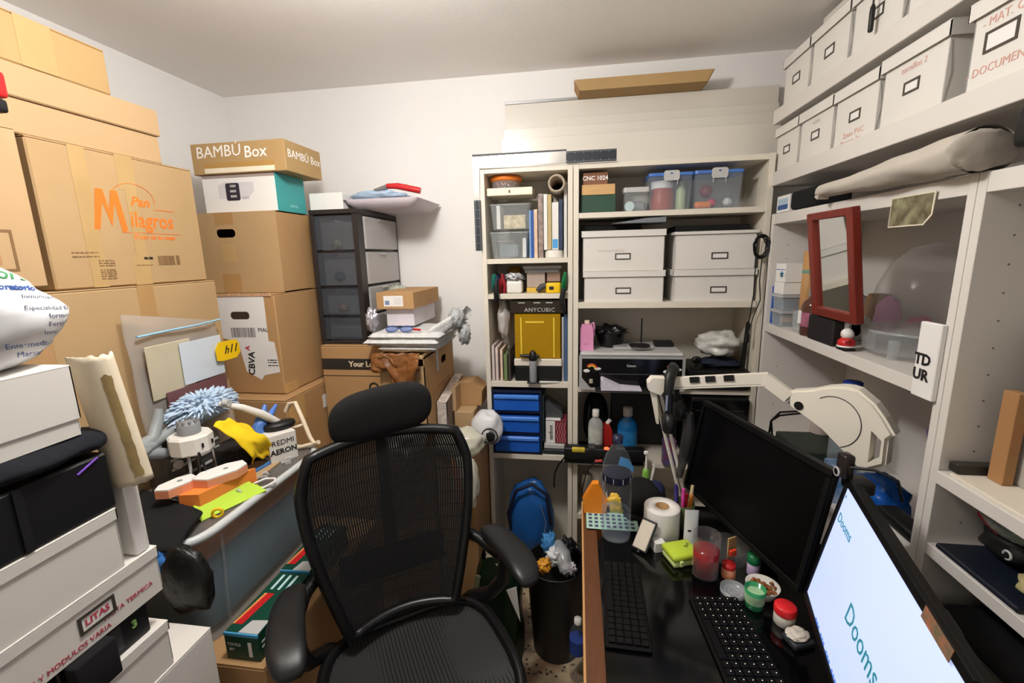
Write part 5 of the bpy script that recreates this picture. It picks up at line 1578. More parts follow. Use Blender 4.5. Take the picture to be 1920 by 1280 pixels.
# third shelf: resin printer with a yellow cover
S3 = 1.0695
t = thing('resin_printer', 'resin printer with a see-through yellow cover on the third shelf', 'printer', (-0.183, 2.10, S3))
bx(-0.108, 0.108, -0.105, 0.12, 0, 0.072, 0.004).build('base', BLK, t)
bx(-0.11, 0.11, -0.11, 0.122, 0.073, 0.108, 0.004).build('cream_band', CREAM, t)
YGL = clear('amber_acrylic', (214, 166, 10), 0.55, 0.12)
bx(-0.105, 0.105, -0.105, 0.118, 0.109, 0.318, 0.003).build('cover', YGL, t)
bx(-0.10, 0.10, 0.108, 0.114, 0.11, 0.316).build('cover_back', mat('amber_back', (170, 130, 20), 0.4), t)
fr = MB()
for s in (-1, 1):
    fr.box(s * 0.075 - 0.003, s * 0.075 + 0.003, -0.108, -0.105, 0.115, 0.30)
fr.box(-0.055, 0.03, -0.108, -0.105, 0.275, 0.283)
fr.build('moulded_lines', mat('amber_edge', (230, 200, 60), 0.3), t)
bx(-0.124, 0.128, -0.112, 0.12, 0.319, 0.378, 0.004).build('top_band', mat('dark_brown_top', (42, 34, 22), 0.35), t)
text('ANYCUBIC', 0.026, LGREY, t, spacing=1.1, **on_front(0.012, -0.1126, 0.335))
mb = MB()
for x in (-0.085, -0.015, 0.04):
    mb.box(x, x + 0.03, -0.1125, -0.112, 0.366, 0.370)
mb.build('vents', LGREY, t)
t = thing('tool_on_stand', 'grey rotary tool upright on a black foot in front of the printer', 'tool', (-0.203, 1.972, S3))
bx(-0.028, 0.028, -0.018, 0.012, 0, 0.006, 0.002).build('foot', BLK, t)
MB().lathe([(0.016, 0.006), (0.017, 0.01), (0.0175, 0.10), (0.016, 0.105)], n=16).build('barrel', GREY, t)
MB().lathe([(0.016, 0.105), (0.020, 0.112), (0.016, 0.14), (0.006, 0.152)], n=14).tube([(-0.06, 0, 0.128), (-0.02, 0, 0.126), (0.03, 0, 0.125)], [0.006, 0.009, 0.007], 8).build('head', BLK, t)
one('note_paper', bx(-0.045, 0.045, -0.03, 0.03, 0, 0.0015), PAPER, 'sheet of white paper on the front edge of the third shelf', 'paper', (-0.133, 2.005, S3), 0.08)
one('white_bag', MB().blob((0, 0, 0.12), (0.03, 0.05, 0.09), 0.2, 2.5, 23), clear('cloudy_bag', (220, 214, 208), 0.8, 0.25), 'cloudy plastic bag hanging at the left of the third shelf', 'bag', (-0.350, 2.085, S3 + 0.165))
GD = 'folders leaning on the third shelf'
for i, (x, w, h, c, lab) in enumerate(((-0.392, 0.012, 0.17, (206, 192, 186), 'leftmost pinkish folder on the third shelf'), (-0.375, 0.012, 0.16, (218, 200, 194), 'second pinkish folder on the third shelf'), (-0.353, 0.011, 0.15, (222, 196, 176), 'peach folder on the third shelf'), (-0.334, 0.016, 0.125, (110, 130, 84), 'mottled green booklet on the third shelf'), (-0.316, 0.010, 0.15, (70, 60, 56), 'dark folder next to the resin printer'))):
    one('folder', bx(-w / 2, w / 2, -0.08, 0.08, 0, h, 0.001), mat('folder_%d' % i, c, 0.6, var=0.12, scale=30), lab, 'folder', (x, 2.07, S3), group=GD)
book('blue-spined binder at the right end of the third shelf', -0.062, -0.048, S3, 0.315, mat('steel_blue_cover', (66, 92, 130), 0.5), group='binders on the third shelf')
one('grey_board', bx(-0.004, 0.004, -0.08, 0.08, 0, 0.30), LGREY, 'thin pale board beside the blue binder', 'board', (-0.0685, 2.09, S3))

# fourth shelf: blue drawer cabinet
S4 = 0.7085
t = thing('drawer_cabinet', 'small dark cabinet with three blue drawers on the fourth shelf', 'drawer unit', (-0.285, 2.10, S4))
NB = mat('navy_cabinet', (20, 30, 56), 0.45)
w, d, h = 0.118, 0.12, 0.318
bx(-w, w, d - 0.006, d, 0, h).build('back', NB, t)
for s in (-1, 1):
    a, b = sorted((s * w, s * (w - 0.008)))
    bx(a, b, -d, d - 0.006, 0, h, 0.001).build('side', NB, t)
for z in (0, 0.1, 0.207, h - 0.012):
    bx(-w + 0.008, w - 0.008, -d + 0.002, d - 0.006, z, z + 0.012).build('rail', NB, t)
DB = mat('blue_drawer_plastic', (28, 92, 192), 0.32, var=0.04)
DBL = mat('light_blue_drawer_edge', (70, 134, 224), 0.3, var=0.03)
for i, z in enumerate((0.013, 0.113, 0.22)):
    dr = bx(-w + 0.010, w - 0.010, -d - 0.006, d - 0.02, z, z + 0.078, 0.003).build('drawer', DB, t)
    bx(-w + 0.012, w - 0.012, -d - 0.016, -d - 0.006, z + 0.060, z + 0.078, 0.003).build('grip', DBL, dr)
GZ = 'things right of the blue drawers'
one('grey_case', bx(-0.05, 0.05, -0.07, 0.07, 0, 0.022, 0.002), LGREY, 'flat pale grey case lying right of the blue drawers', 'case', (-0.108, 2.07, S4 + 0.0255))
one('dark_case', bx(-0.055, 0.055, -0.07, 0.07, 0, 0.024, 0.002), mat('dark_slate', (44, 46, 52), 0.5), 'dark case under the pale grey one on the fourth shelf', 'case', (-0.105, 2.06, S4))
t = thing('game_box', 'white box with black side lettering right of the blue drawers', 'box', (-0.128, 2.06, S4 + 0.049))
bx(-0.022, 0.022, -0.05, 0.05, 0, 0.11, 0.001).build('body', PAPER, t)
text('sanbox', 0.026, INK, t, loc=(0.002, -0.0508, 0.055), rot=(PI / 2, -PI / 2, 0), bold=0.0004)
t = thing('patterned_box', 'small box with red wavy stripes beside the lettered white one', 'box', (-0.078, 2.06, S4 + 0.049))
bx(-0.027, 0.027, -0.05, 0.05, 0, 0.115, 0.001).build('body', mat('maroon_board', (120, 48, 60), 0.5), t)
for k in range(4):
    MB().tube([(-0.018 + k * 0.012 + 0.004 * math.sin(q * 1.5), -0.0506, 0.006 + q * 0.01) for q in range(11)], 0.0016, 5).build('wavy_stripe', mat('pink_stripe', (220, 150, 150), 0.5), t)
one('white_card', bx(-0.035, 0.035, -0.05, 0.05, 0, 0.006), PAPER, 'white card lying across the lettered box, fourth shelf', 'card', (-0.115, 2.06, S4 + 0.1645))
one('dark_glass_case', MB().prism([(-0.045, 0.0), (0.035, 0.0), (0.03, 0.03), (-0.04, 0.085), (-0.05, 0.075)], -0.05, 0.04, 'y'), clear('dark_smoky', (90, 92, 96), 0.6, 0.15), 'slanted smoky clear case at the top right of the fourth shelf', 'case', (-0.105, 2.08, S4 + 0.171))
one('teal_sheet', bx(-0.003, 0.003, -0.07, 0.07, 0, 0.23), mat('teal_grey_sheet', (90, 120, 122), 0.5), 'grey-green sheet standing beside the blue drawers', 'sheet', (-0.163, 2.10, S4 + 0.0495))

# bottom of the narrow bookcase: blue bag, tool rail and plug
t = thing('blue_bag', 'blue shiny bag with dark straps at the foot of the narrow bookcase', 'bag', (-0.235, 2.08, 0.083))
BBG = mat('blue_shiny_bag', (36, 96, 168), 0.3, var=0.1, bump=0.4, bscale=18)
MB().blob((0, -0.02, 0.235), (0.112, 0.09, 0.205), 0.10, 2.2, 31, 0.85, 34, 24).build('body', BBG, t)
MB().tube([(-0.085, -0.05, 0.10), (-0.105, -0.09, 0.30), (-0.06, -0.115, 0.44), (0.02, -0.115, 0.48), (0.09, -0.105, 0.42), (0.105, -0.09, 0.25)], 0.009, 8).build('strap', mat('navy_strap', (22, 30, 52), 0.7), t)
MB().tube([(0.06, -0.125, 0.38), (0.085, -0.118, 0.28), (0.07, -0.12, 0.18)], 0.003, 6).build('zip', mat('grey_zip', (120, 140, 170), 0.4), t)
MB().prism([(-0.03, 0), (0.02, 0.0), (0.0, 0.03), (-0.02, 0.035)], -0.13, -0.1285, 'y').build('white_mark', PAPER, t)
t = thing('tool_rail', 'white rail with red tool handles at the back of the bottom shelf', 'rail', (-0.225, 2.215, 0.62))
bx(-0.15, 0.15, -0.01, 0.01, -0.02, -0.008, 0.001).build('bar', WPLAS, t)
for x, c in ((-0.10, RED), (-0.03, LGREY), (0.05, RED)):
    bx(x - 0.016, x + 0.016, -0.018, -0.010, -0.032, 0.012 if c is RED and x > 0 else -0.004, 0.003).build('handle', c, t)
t = thing('plug_adapter', 'black plug adapter on the back panel above the blue bag', 'plug', (-0.222, 2.225, 0.60))
bx(-0.028, 0.028, -0.03, 0.02, 0.035, 0.09, 0.006, 2).build('block', BLK, t)
MB().tube([(0.0, -0.02, 0.04), (0.0, -0.03, 0.02), (0.01, -0.03, -0.01)], 0.004, 6).build('cord', BLK, t)
t = thing('power_cable', 'black cable running from the power strip down the narrow bookcase', 'cable', (-0.085, 1.972, 0.70))
MB().tube([(0.03, -0.02, 0.02), (0.0, -0.02, -0.02), (-0.02, 0.02, -0.08), (-0.03, 0.12, -0.16), (-0.035, 0.18, -0.25)], 0.004, 6).build('cord', BLK, t)

# ================================================================== wide bookcase
T1 = 1.8195
one('green_box', bx(-0.074, 0.074, -0.06, 0.06, 0, 0.074, 0.002), mat('dark_green_board', (44, 74, 58), 0.6), 'dark green box at the bottom of the pile on the top shelf', 'box', (0.083, 2.07, T1))
one('tan_wooden_box', bx(-0.070, 0.070, -0.06, 0.06, 0, 0.042, 0.001), mat('pale_wood', (206, 164, 110), 0.6, var=0.08, stretch=(1, 8, 8)), 'pale wooden box between the green box and the lettered brown one', 'box', (0.083, 2.07, T1 + 0.0745))
t = thing('lettered_brown_box', 'small brown box lettered in white on the pale wooden box', 'box', (0.07, 2.07, T1 + 0.117))
bx(-0.052, 0.052, -0.05, 0.05, 0, 0.050, 0.001).build('body', mat('mid_brown_board', (128, 84, 58), 0.6), t)
text('CNC 1024', 0.024, WM, t, bold=0.0005, **on_front(0.0, -0.0508, 0.026))
t = tub_box('small clear box with a grey clip lid on the top shelf', (0.242, 2.07, T1), 0.098, 0.12, 0.098, LGREY, name='clear_box', lidh=0.02, group='clear boxes on the top shelf')
one('white_reel', MB().cyl((0, -0.008, 0.02), (0, 0.008, 0.02), 0.02, n=20), mat('pale_teal_plastic', (190, 214, 216), 0.4), 'pale round reel inside the small clear box', 'reel', (0.215, 2.03, T1 + 0.003))
one('grey_stuff', bx(-0.035, 0.035, -0.03, 0.03, 0, 0.045, 0.01, 2), mat('slate_stuff', (120, 128, 134), 0.6, var=0.2, scale=30), 'grey packet inside the small clear box', 'packet', (0.25, 2.09, T1 + 0.003))
BLID = mat('blue_box_lid', (74, 120, 196), 0.35, var=0.04)
BSH = clear('blueish_clear_plastic', (200, 212, 224), 0.2, 0.12)
tub_box('left clear box with a blue lid on the top shelf', (0.378, 2.08, T1), 0.172, 0.16, 0.148, BLID, BSH, 'clear boxes on the top shelf', handles=True)
tub_box('right clear box with a blue lid on the top shelf', (0.565, 2.08, T1), 0.185, 0.16, 0.150, BLID, BSH, 'clear boxes on the top shelf', handles=True)
GK = 'things inside the blue-lidded boxes'
one('red_jar', MB().lathe([(0.048, 0), (0.05, 0.005), (0.05, 0.085), (0.045, 0.09), (0, 0.09)], n=22), mat('brick_red_plastic', (170, 74, 54), 0.4), 'brick red jar inside the left blue-lidded box', 'jar', (0.355, 2.075, T1 + 0.003), group=GK)
one('jar_top', MB().lathe([(0.045, 0), (0.045, 0.03), (0, 0.032)], n=22), PAPER, 'white tub on the red jar inside the left blue-lidded box', 'tub', (0.355, 2.075, T1 + 0.0935), group=GK)
one('green_bottle', MB().lathe([(0.018, 0), (0.02, 0.01), (0.02, 0.08), (0.01, 0.10), (0.01, 0.115), (0, 0.115)], n=16), mat('pale_green_bottle', (180, 196, 150), 0.4), 'pale green bottle inside the left blue-lidded box', 'bottle', (0.43, 2.06, T1 + 0.003), group=GK)
for lab, x, z, r, c in (('pink ball inside the right blue-lidded box', 0.552, 0.022, 0.018, (226, 60, 110)), ('white reel end inside the right blue-lidded box', 0.616, 0.024, 0.018, (224, 222, 216)), ('dark red lump inside the right blue-lidded box', 0.53, 0.07, 0.026, (120, 36, 36))):
    one('small_ball', MB().blob((0, 0, 0), (r, r, r), 0.1, 2, 3), mat('ball_%d' % c[0], c, 0.4), lab, 'ball', (x, 2.05, T1 + z + 0.003), group=GK)
one('orange_piece', bx(-0.035, 0.03, -0.02, 0.02, 0, 0.028, 0.01, 2), mat('orange_plastic', (236, 128, 40)), 'orange piece inside the right blue-lidded box', 'part', (0.515, 2.03, T1 + 0.003), group=GK)

T2 = 1.4375
GQ = 'four white storage boxes in the wide bookcase'
archive_box('lower left white storage box in the wide bookcase', (0.195, 2.115, T2), 0.352, 0.245, 0.135, 0, GQ, 0.026, fs=0.066, fz=0.45, fx=0.0, fh=0.42)
t = archive_box('upper left white storage box in the wide bookcase', (0.190, 2.115, T2 + 0.136), 0.356, 0.245, 0.170, 0, GQ, 0.026, fs=0.066, fz=0.42, fx=0.0, fh=0.42)
text('marcos bobinas', 0.018, mat('faint_pencil', (206, 190, 182), 0.7), t, **on_front(-0.05, -0.1146, 0.085))
archive_box('lower right white storage box in the wide bookcase', (0.568, 2.112, T2), 0.338, 0.245, 0.135, 0, GQ, 0.026, fs=0.066, fz=0.45, fx=0.02, fh=0.42)
archive_box('upper right white storage box in the wide bookcase', (0.566, 2.108, T2 + 0.1365), 0.330, 0.245, 0.155, 0, GQ, 0.012, fs=0.066, fz=0.38, fx=0.02, fh=0.42, lean=-0.02)
one('grey_folder', MB().prism([(-0.16, 0), (0.06, 0.0), (0.06, 0.020), (-0.02, 0.018)], -0.08, 0.08, 'y'), mat('blue_grey_folder', (120, 124, 130), 0.6), 'blue-grey folder lying on the upper left storage box', 'folder', (0.30, 2.06, T2 + 0.3335))
for lab, x, w_, z in (('black flat portfolio lying on the upper left storage box', 0.14, 0.13, T2 + 0.307), ('black flat portfolio lying on the upper right storage box', 0.56, 0.15, T2 + 0.2925)):
    one('black_portfolio', bx(-w_, w_, -0.09, 0.09, 0, 0.026, 0.004), BLKM, lab, 'portfolio', (x, 2.13, z), group='black portfolios on the storage boxes')
# coiled cable hanging at the right post
t = thing('coiled_cable', 'black coiled cable hanging on the right post of the wide bookcase', 'cable', (0.728, 1.965, 1.705))
random.seed(12)
for k in range(5):
    r1, r2 = 0.020 + 0.003 * k, 0.036 + 0.003 * k
    MB().tube([(r1 * math.cos(a) + random.uniform(-0.002, 0.002), -0.004 - 0.003 * k + random.uniform(-0.002, 0.002), -0.045 + r2 * math.sin(a)) for a in [2 * PI * i / 26 for i in range(26)]], 0.0022, 6, True).build('loop', BLK, t)
MB().tube([(-0.01, -0.008, -0.08), (-0.014, -0.006, -0.15), (-0.012, -0.004, -0.24), (-0.02, -0.004, -0.33), (-0.024, -0.006, -0.40)], 0.0022, 6).build('cord', BLK, t)
MB().tube([(0.008, -0.008, -0.08), (0.006, -0.006, -0.18), (0.016, -0.004, -0.26), (-0.006, -0.004, -0.33), (-0.022, -0.006, -0.40)], 0.0022, 6).build('cord', BLK, t)
bx(-0.03, -0.017, -0.012, -0.002, -0.44, -0.40, 0.002).build('plug', BLK, t)

# printer shelf
T3 = 1.0505
t = thing('inkjet_printer', 'black and silver multifunction printer with rainbow stickers', 'printer', (0.232, 2.065, T3))
SIL = mat('silver_plastic', (176, 176, 176), 0.35, 0.2, var=0.03)
w = 0.226
sil = plate([(-w, 0.0), (w, 0.0), (w, 0.150), (-w, 0.150)], [[(-w + 0.012, 0.055), (-w + 0.012, 0.143), (w - 0.012, 0.143), (w - 0.012, 0.02), (w - 0.03, 0.010), (-w + 0.05, 0.010)]], 0.02, 'y', -0.125)
sil.build('silver_front', SIL, t)
bx(-w, w, -0.105, 0.17, 0.0, 0.150, 0.004).build('body', SIL, t)
bx(-w + 0.005, w - 0.005, -0.11, 0.165, 0.151, 0.166, 0.005).build('scanner_lid', LGREY, t)
MB().prism([(-w + 0.013, 0.055), (-w + 0.013, 0.142), (w - 0.013, 0.142), (w - 0.013, 0.021), (w - 0.031, 0.011), (-w + 0.051, 0.011)], -0.1235, -0.1055, 'y').build('black_front', BLKG, t)
bx(-w + 0.09, w - 0.03, -0.1245, -0.1235, 0.072, 0.076).build('slot_edge', DGREY, t)
bx(-w + 0.07, w - 0.06, -0.18, -0.1235, 0.008, 0.016, 0.002).build('output_tray', BLK, t)
text('Canon', 0.015, LGREY, t, bold=0.0003, **on_front(0.0, -0.1242, 0.112))
RB = [(206, 60, 40), (236, 150, 40), (240, 210, 90)]
for sx in (-1, 1):
    cxx, cz = sx * (w - 0.055), 0.095
    for k in range(3):
        r = 0.024 - 0.005 * k
        MB().tube([(cxx + r * math.cos(a), -0.1238, cz + r * math.sin(a)) for a in [0.2 + 2.4 * i / 14 for i in range(15)]], 0.0024, 5).build('rainbow_sticker', mat('sticker_%d' % k, RB[k], 0.5), t)
    MB().blob((cxx + 0.026, -0.1242, cz + 0.002), (0.014, 0.001, 0.006), 0.2, 3, 2).build('cloud_sticker', PAPER, t)
    MB().blob((cxx - 0.022, -0.1242, cz - 0.008), (0.014, 0.001, 0.007), 0.2, 3, 4).build('cloud_sticker', PAPER, t)
bx(-w + 0.045, -w + 0.06, -0.1243, -0.1235, 0.03, 0.05).build('small_sticker', mat('beige_sticker', (180, 170, 150), 0.6), t)
one('paper_stack', MB().prism([(-0.085, 0.0), (0.085, 0.0), (0.085, 0.004), (0.0, 0.010), (-0.075, 0.045), (-0.085, 0.043)], -0.035, 0.035, 'y'), mat('lilac_paper', (206, 202, 216), 0.7), 'curling white sheets coming out of the printer', 'paper', (0.185, 1.905, T3 + 0.0185))
Z3 = T3 + 0.1665
t = thing('pink_box', 'pink bottle-shaped box on the left of the printer', 'box', (0.040, 2.03, Z3))
MB().prism([(-0.031, 0), (0.031, 0), (0.028, 0.10), (0.022, 0.118), (-0.022, 0.118), (-0.028, 0.10)], -0.025, 0.025, 'y').build('body', mat('candy_pink', (224, 150, 190), 0.5), t)
bx(-0.010, 0.012, -0.012, 0.012, 0.118, 0.134, 0.002).build('cap', mat('cream_cap', (226, 206, 186), 0.5), t)
text('gum', 0.010, mat('grey_pink', (150, 110, 130), 0.5), t, **on_front(0.0, -0.0256, 0.03))
MB().tube([(0.02, 0.0, 0.115), (0.03, 0, 0.125), (0.034, 0, 0.10), (0.03, 0, 0.06)], 0.005, 8).build('handle', mat('candy_pink', (224, 150, 190)), t)
t = thing('black_bowl', 'black plastic bag bunched in a bowl on the printer', 'bowl', (0.152, 2.11, Z3))
MB().lathe([(0.045, 0), (0.058, 0.02), (0.068, 0.06), (0.07, 0.068)], n=24).build('bowl', BLKG, t)
MB().blob((0, 0, 0.075), (0.066, 0.066, 0.022), 0.5, 3, 7).build('bag', mat('crinkled_black_film', (24, 24, 26), 0.2, bump=0.8, bscale=30), t)
t = thing('usb_hub', 'silver flat device with a white cable on the printer', 'device', (0.245, 2.06, Z3))
bx(-0.085, 0.06, -0.05, 0.05, 0, 0.014, 0.003).build('body', SIL, t)
MB().tube([(-0.02, -0.04, 0.016), (0.03, -0.055, 0.010), (0.085, -0.04, 0.006), (0.095, -0.01, 0.006), (0.06, 0.02, 0.008), (0.03, 0.01, 0.016)], 0.003, 6).build('cable', WPLAS, t)
one('black_mouse_pad', MB().blob((0, 0, 0.006), (0.045, 0.04, 0.006), 0.05, 2, 3, 0.7), BLK, 'flat black puck beside the silver device on the printer', 'pad', (0.275, 2.025, Z3 + 0.0145))
one('black_adapter', bx(-0.042, 0.042, -0.03, 0.03, 0, 0.022, 0.003), BLK, 'black rectangular adapter at the back right of the printer', 'adapter', (0.395, 2.12, Z3))
MB_ = MB().cyl((0, 0, 0), (0, 0, 0.12), 0.003, 0.003, n=8)
one('black_antenna', MB_, BLK, 'thin black antenna standing behind the printer', 'antenna', (0.305, 2.19, Z3))
# black computer tower beside the printer
t = thing('computer_tower', 'black computer case in the right half of the wide bookcase', 'computer', (0.615, 2.10, 0.6905))
bx(-0.118, 0.118, -0.14, 0.125, 0, 0.325, 0.003).build('case', BLK, t)
bx(-0.115, 0.115, -0.1435, -0.14, 0.01, 0.315, 0.001).build('front_panel', BLKG, t)
bx(-0.10, 0.10, -0.1445, -0.1435, 0.27, 0.272).build('seam', DGREY, t)
t = thing('black_unit', 'flat black set-top unit on the printer shelf, right side', 'device', (0.605, 2.09, T3))
bx(-0.128, 0.128, -0.12, 0.12, 0, 0.085, 0.003).build('case', BLK, t)
bx(-0.12, 0.12, -0.1208, -0.12, 0.05, 0.056).build('seam', DGREY, t)
one('navy_cloth', MB().blob((0, 0, 0.018), (0.085, 0.07, 0.018), 0.2, 2, 4), mat('navy_fabric', (30, 36, 54), 0.9), 'dark navy cloth on the flat black unit', 'cloth', (0.635, 2.08, T3 + 0.086))
one('cloth_bundle', MB().blob((0, 0, 0.05), (0.085, 0.07, 0.05), 0.35, 2.4, 15, 0.9), clear('bundle_film', (214, 212, 206), 0.85, 0.3), 'bundle wrapped in pale plastic on the flat black unit', 'bundle', (0.63, 2.085, T3 + 0.136))
t = thing('mini_camera', 'small black webcam on the edge of the flat black unit', 'camera', (0.515, 1.99, T3 + 0.086))
MB().blob((0, 0, 0.045), (0.022, 0.018, 0.016), 0.0, 1, 0).box(-0.006, 0.006, -0.006, 0.006, 0.0, 0.032).box(-0.018, 0.018, -0.012, 0.012, 0, 0.006).build('body', BLK, t)
MB().cyl((-0.004, -0.019, 0.046), (-0.004, -0.0165, 0.046), 0.009, n=14).build('lens', BLKG, t)
t = thing('router_antenna', 'tall black flat antenna at the right of the printer shelf', 'antenna', (0.718, 2.02, T3 + 0.086))
MB().prism([(-0.012, 0), (0.006, 0.0), (0.014, 0.20), (0.008, 0.212), (0.0, 0.20)], -0.005, 0.005, 'y').build('blade', BLK, t)
one('paper_roll_tan', MB().blob((0, 0, 0.02), (0.045, 0.04, 0.02), 0.2, 2, 8), mat('beige_cloth', (206, 178, 140), 0.8), 'beige cloth lying behind the tall antenna', 'cloth', (0.69, 2.19, T3 + 0.100)).name = 'beige_cloth'

# bottle shelf
T4 = 0.6905
def bottle(label, loc, r, h, body, cap, capm, labm=None, flat=1.0, neck=0.35, name='bottle', lz=(0.15, 0.55), group=None):
    t = thing(name, label, 'bottle', loc, 0, group)
    MB().lathe([(r * 0.92, 0), (r, 0.006), (r, h * 0.62), (r * 0.85, h * 0.72), (r * neck, h * 0.80), (r * neck, h * 0.84)], n=24, sy=flat).build('body', body, t)
    MB().lathe([(r * neck * 1.15, h * 0.835), (r * neck * 1.15, h - 0.003), (r * neck, h), (0, h)], n=18).build('cap', capm, t)
    if labm:
        MB().lathe([(r * 1.012, h * lz[0]), (r * 1.012, h * lz[1])], n=24, sy=flat).build('label', labm, t)
    return t
bottle('clear hand gel bottle with a white cap on the fourth shelf', (0.085, 2.02, T4 + 0.0455), 0.034, 0.195, clear('gel_plastic', (206, 210, 206), 0.55, 0.15), 0, WPLAS, mat('green_grey_label', (190, 196, 186), 0.5, var=0.2, scale=40), 0.7, 0.42)
t = thing('red_bottle', 'red angular bottle beside the hand gel', 'bottle', (0.143, 2.05, T4 + 0.0455))
MB().prism([(-0.026, 0), (0.022, 0), (0.02, 0.085), (0.008, 0.115), (-0.018, 0.115), (-0.026, 0.09)], -0.022, 0.022, 'y').build('body', mat('dull_red', (170, 38, 34), 0.4), t)
MB().cyl((-0.003, 0, 0.115), (0.012, 0, 0.135), 0.010, n=12).build('cap', PAPER, t)
bottle('blue mouthwash bottle with a grey cap on the fourth shelf', (0.235, 2.05, T4), 0.046, 0.245, clear('blue_mouthwash', (24, 110, 176), 0.85, 0.12), 0, LGREY, mat('blue_label', (40, 120, 180), 0.4, var=0.3, scale=30), 0.7, 0.42)
t = thing('backpack', 'black backpack at the back left of the bottle shelf', 'backpack', (0.09, 2.165, T4))
MB().blob((0, 0, 0.145), (0.06, 0.06, 0.13), 0.06, 2, 18, 0.8).build('body', BLKM, t)
MB().tube([(-0.03, -0.07, 0.05), (-0.04, -0.085, 0.15), (-0.03, -0.07, 0.24)], 0.010, 8).build('strap', BLK, t)
one('shade_board', bx(-0.13, 0.185, -0.03, 0.03, 0, 0.30, 0.004), mat('shade_grey', (52, 52, 54), 0.6), 'dark grey panel for shadow and black items behind the bottles', 'board', (0.30, 2.22, T4))  # dark sheet stands in for shadow and black items behind the bottles
one('dark_support', bx(-0.13, 0.06, -0.05, 0.05, 0, 0.045, 0.003), BLK, 'flat black case carrying the gel and red bottles', 'case', (0.135, 2.05, T4))
one('colour_pack', bx(-0.028, 0.028, -0.02, 0.02, 0, 0.12, 0.002), mat('red_blue_pack', (130, 50, 56), 0.5, col2=(50, 100, 160), scale=14), 'red and blue packet at the right of the bottle shelf', 'packet', (0.415, 1.985, T4))
# power strip in front of the shelf edge
t = thing('power_strip', 'black power strip with a glowing red switch on the shelf edge', 'power strip', (0.10, 1.925, 0.742))
bx(-0.16, 0.20, -0.022, 0.03, -0.012, 0.042, 0.006, 2).build('body', BLK, t)
MB().blob((0.03, -0.018, 0.046), (0.012, 0.008, 0.007), 0, 1, 0).build('switch', mat('glowing_red_switch', (230, 40, 20), 0.3, emit=(255, 60, 30), estr=4.0), t)
bx(-0.125, -0.065, -0.024, -0.010, 0.022, 0.046, 0.005, 2).build('yellow_sticker', mat('yellow_label', (206, 184, 60), 0.5, var=0.2, scale=60), t)
bx(-0.05, -0.02, -0.024, 0.022, 0.042, 0.05, 0.002).build('socket', DGREY, t)
bx(0.07, 0.11, -0.024, 0.022, 0.042, 0.05, 0.002).build('socket', DGREY, t)
bx(-0.16, 0.20, 0.03, 0.056, -0.055, 0.0).build('bracket', BLK, t)
t = thing('cable', 'thin black cable looping down from the power strip to the desk', 'cable', (0.05, 1.90, 0.73))
MB().tube([(0.03, -0.005, 0.0), (-0.01, -0.02, -0.05), (-0.028, -0.03, -0.13), (-0.02, -0.04, -0.2), (-0.002, -0.05, -0.26)], 0.003, 6).build('cord', BLK, t)
MB().tube([(0.03, -0.005, 0.0), (0.06, -0.015, 0.008)], 0.007, 8).build('red_plug', mat('pale_red', (190, 70, 70), 0.5), t)

# lowest visible compartment
T5 = 0.4105
one('white_canister', MB().lathe([(0.036, 0), (0.038, 0.005), (0.038, 0.075), (0.042, 0.08), (0.042, 0.11), (0.036, 0.118), (0, 0.12)], n=24), WPLAS, 'white canister at the left of the lowest open shelf', 'canister', (0.098, 2.03, T5 + 0.10))
one('white_box_low', bx(-0.06, 0.06, -0.06, 0.06, 0, 0.098, 0.002), BOXW, 'white box under the white canister', 'box', (0.085, 2.04, T5)).name = 'white_box'
one('grey_can', MB().lathe([(0.022, 0), (0.024, 0.004), (0.024, 0.10), (0.020, 0.108), (0, 0.108)], n=20), mat('taupe_can', (150, 140, 126), 0.4, 0.3), 'taupe spray can behind the orange bag', 'can', (0.045, 1.995, T5 + 0.098))

# ================================================================== right shelf unit: what stands on the middle shelf
M1 = 1.3535
one('blue_folder', bx(-0.07, 0.07, -0.006, 0.006, 0, 0.15, 0.001), mat('bright_blue_folder', (40, 86, 176), 0.5), 'bright blue folder at the far left end of the middle shelf', 'folder', (0.845, 1.925, M1))
GM = 'small containers on the middle shelf'
tub_box('lower clear container on the middle shelf', (0.82, 1.868, M1), 0.10, 0.085, 0.062, FROST, clear('greyish_container', (190, 200, 206), 0.45, 0.2), GM, lidh=0.010)
tub_box('middle clear container on the middle shelf', (0.82, 1.868, M1 + 0.063), 0.10, 0.085, 0.060, FROST, clear('greyish_container', (190, 200, 206)), GM, lidh=0.010)
one('white_pack', bx(-0.05, 0.05, -0.04, 0.04, 0, 0.045, 0.002), PAPER, 'white pack stacked on the clear containers', 'pack', (0.82, 1.866, M1 + 0.124), group=GM)
t = thing('medicine_box', 'white medicine box with a blue round mark on the stack', 'box', (0.825, 1.866, M1 + 0.170))
bx(-0.052, 0.05, -0.042, 0.042, 0, 0.07, 0.001).build('body', PAPER, t)
MB().cyl((-0.0525, -0.012, 0.03), (-0.0518, -0.012, 0.03), 0.012, n=18).build('round_mark', mat('sky_mark', (90, 160, 200), 0.5), t)
bx(-0.0525, -0.0518, -0.04, 0.04, 0.046, 0.049).build('printed_line', mat('blue_line', (80, 130, 190), 0.5), t)
for z in (0.022, 0.03):
    bx(-0.0525, -0.0518, -0.04, -0.02 + z, z, z + 0.004).build('printed_line', LGREY, t)
one('orange_lump', MB().blob((0, 0, 0.018), (0.03, 0.02, 0.016), 0.3, 2, 5), mat('peach_lump', (220, 176, 140), 0.6), 'peach lump inside the lower clear container', 'part', (0.82, 1.868, M1 + 0.004))
t = thing('wooden_tube', 'tan cardboard tube with a green band standing on the middle shelf', 'tube', (0.845, 1.80, M1))
MB().lathe([(0.019, 0), (0.023, 0), (0.023, 0.285), (0.019, 0.285), (0.019, 0.0)], n=22).build('tube', mat('tan_tube', (190, 144, 92), 0.6), t)
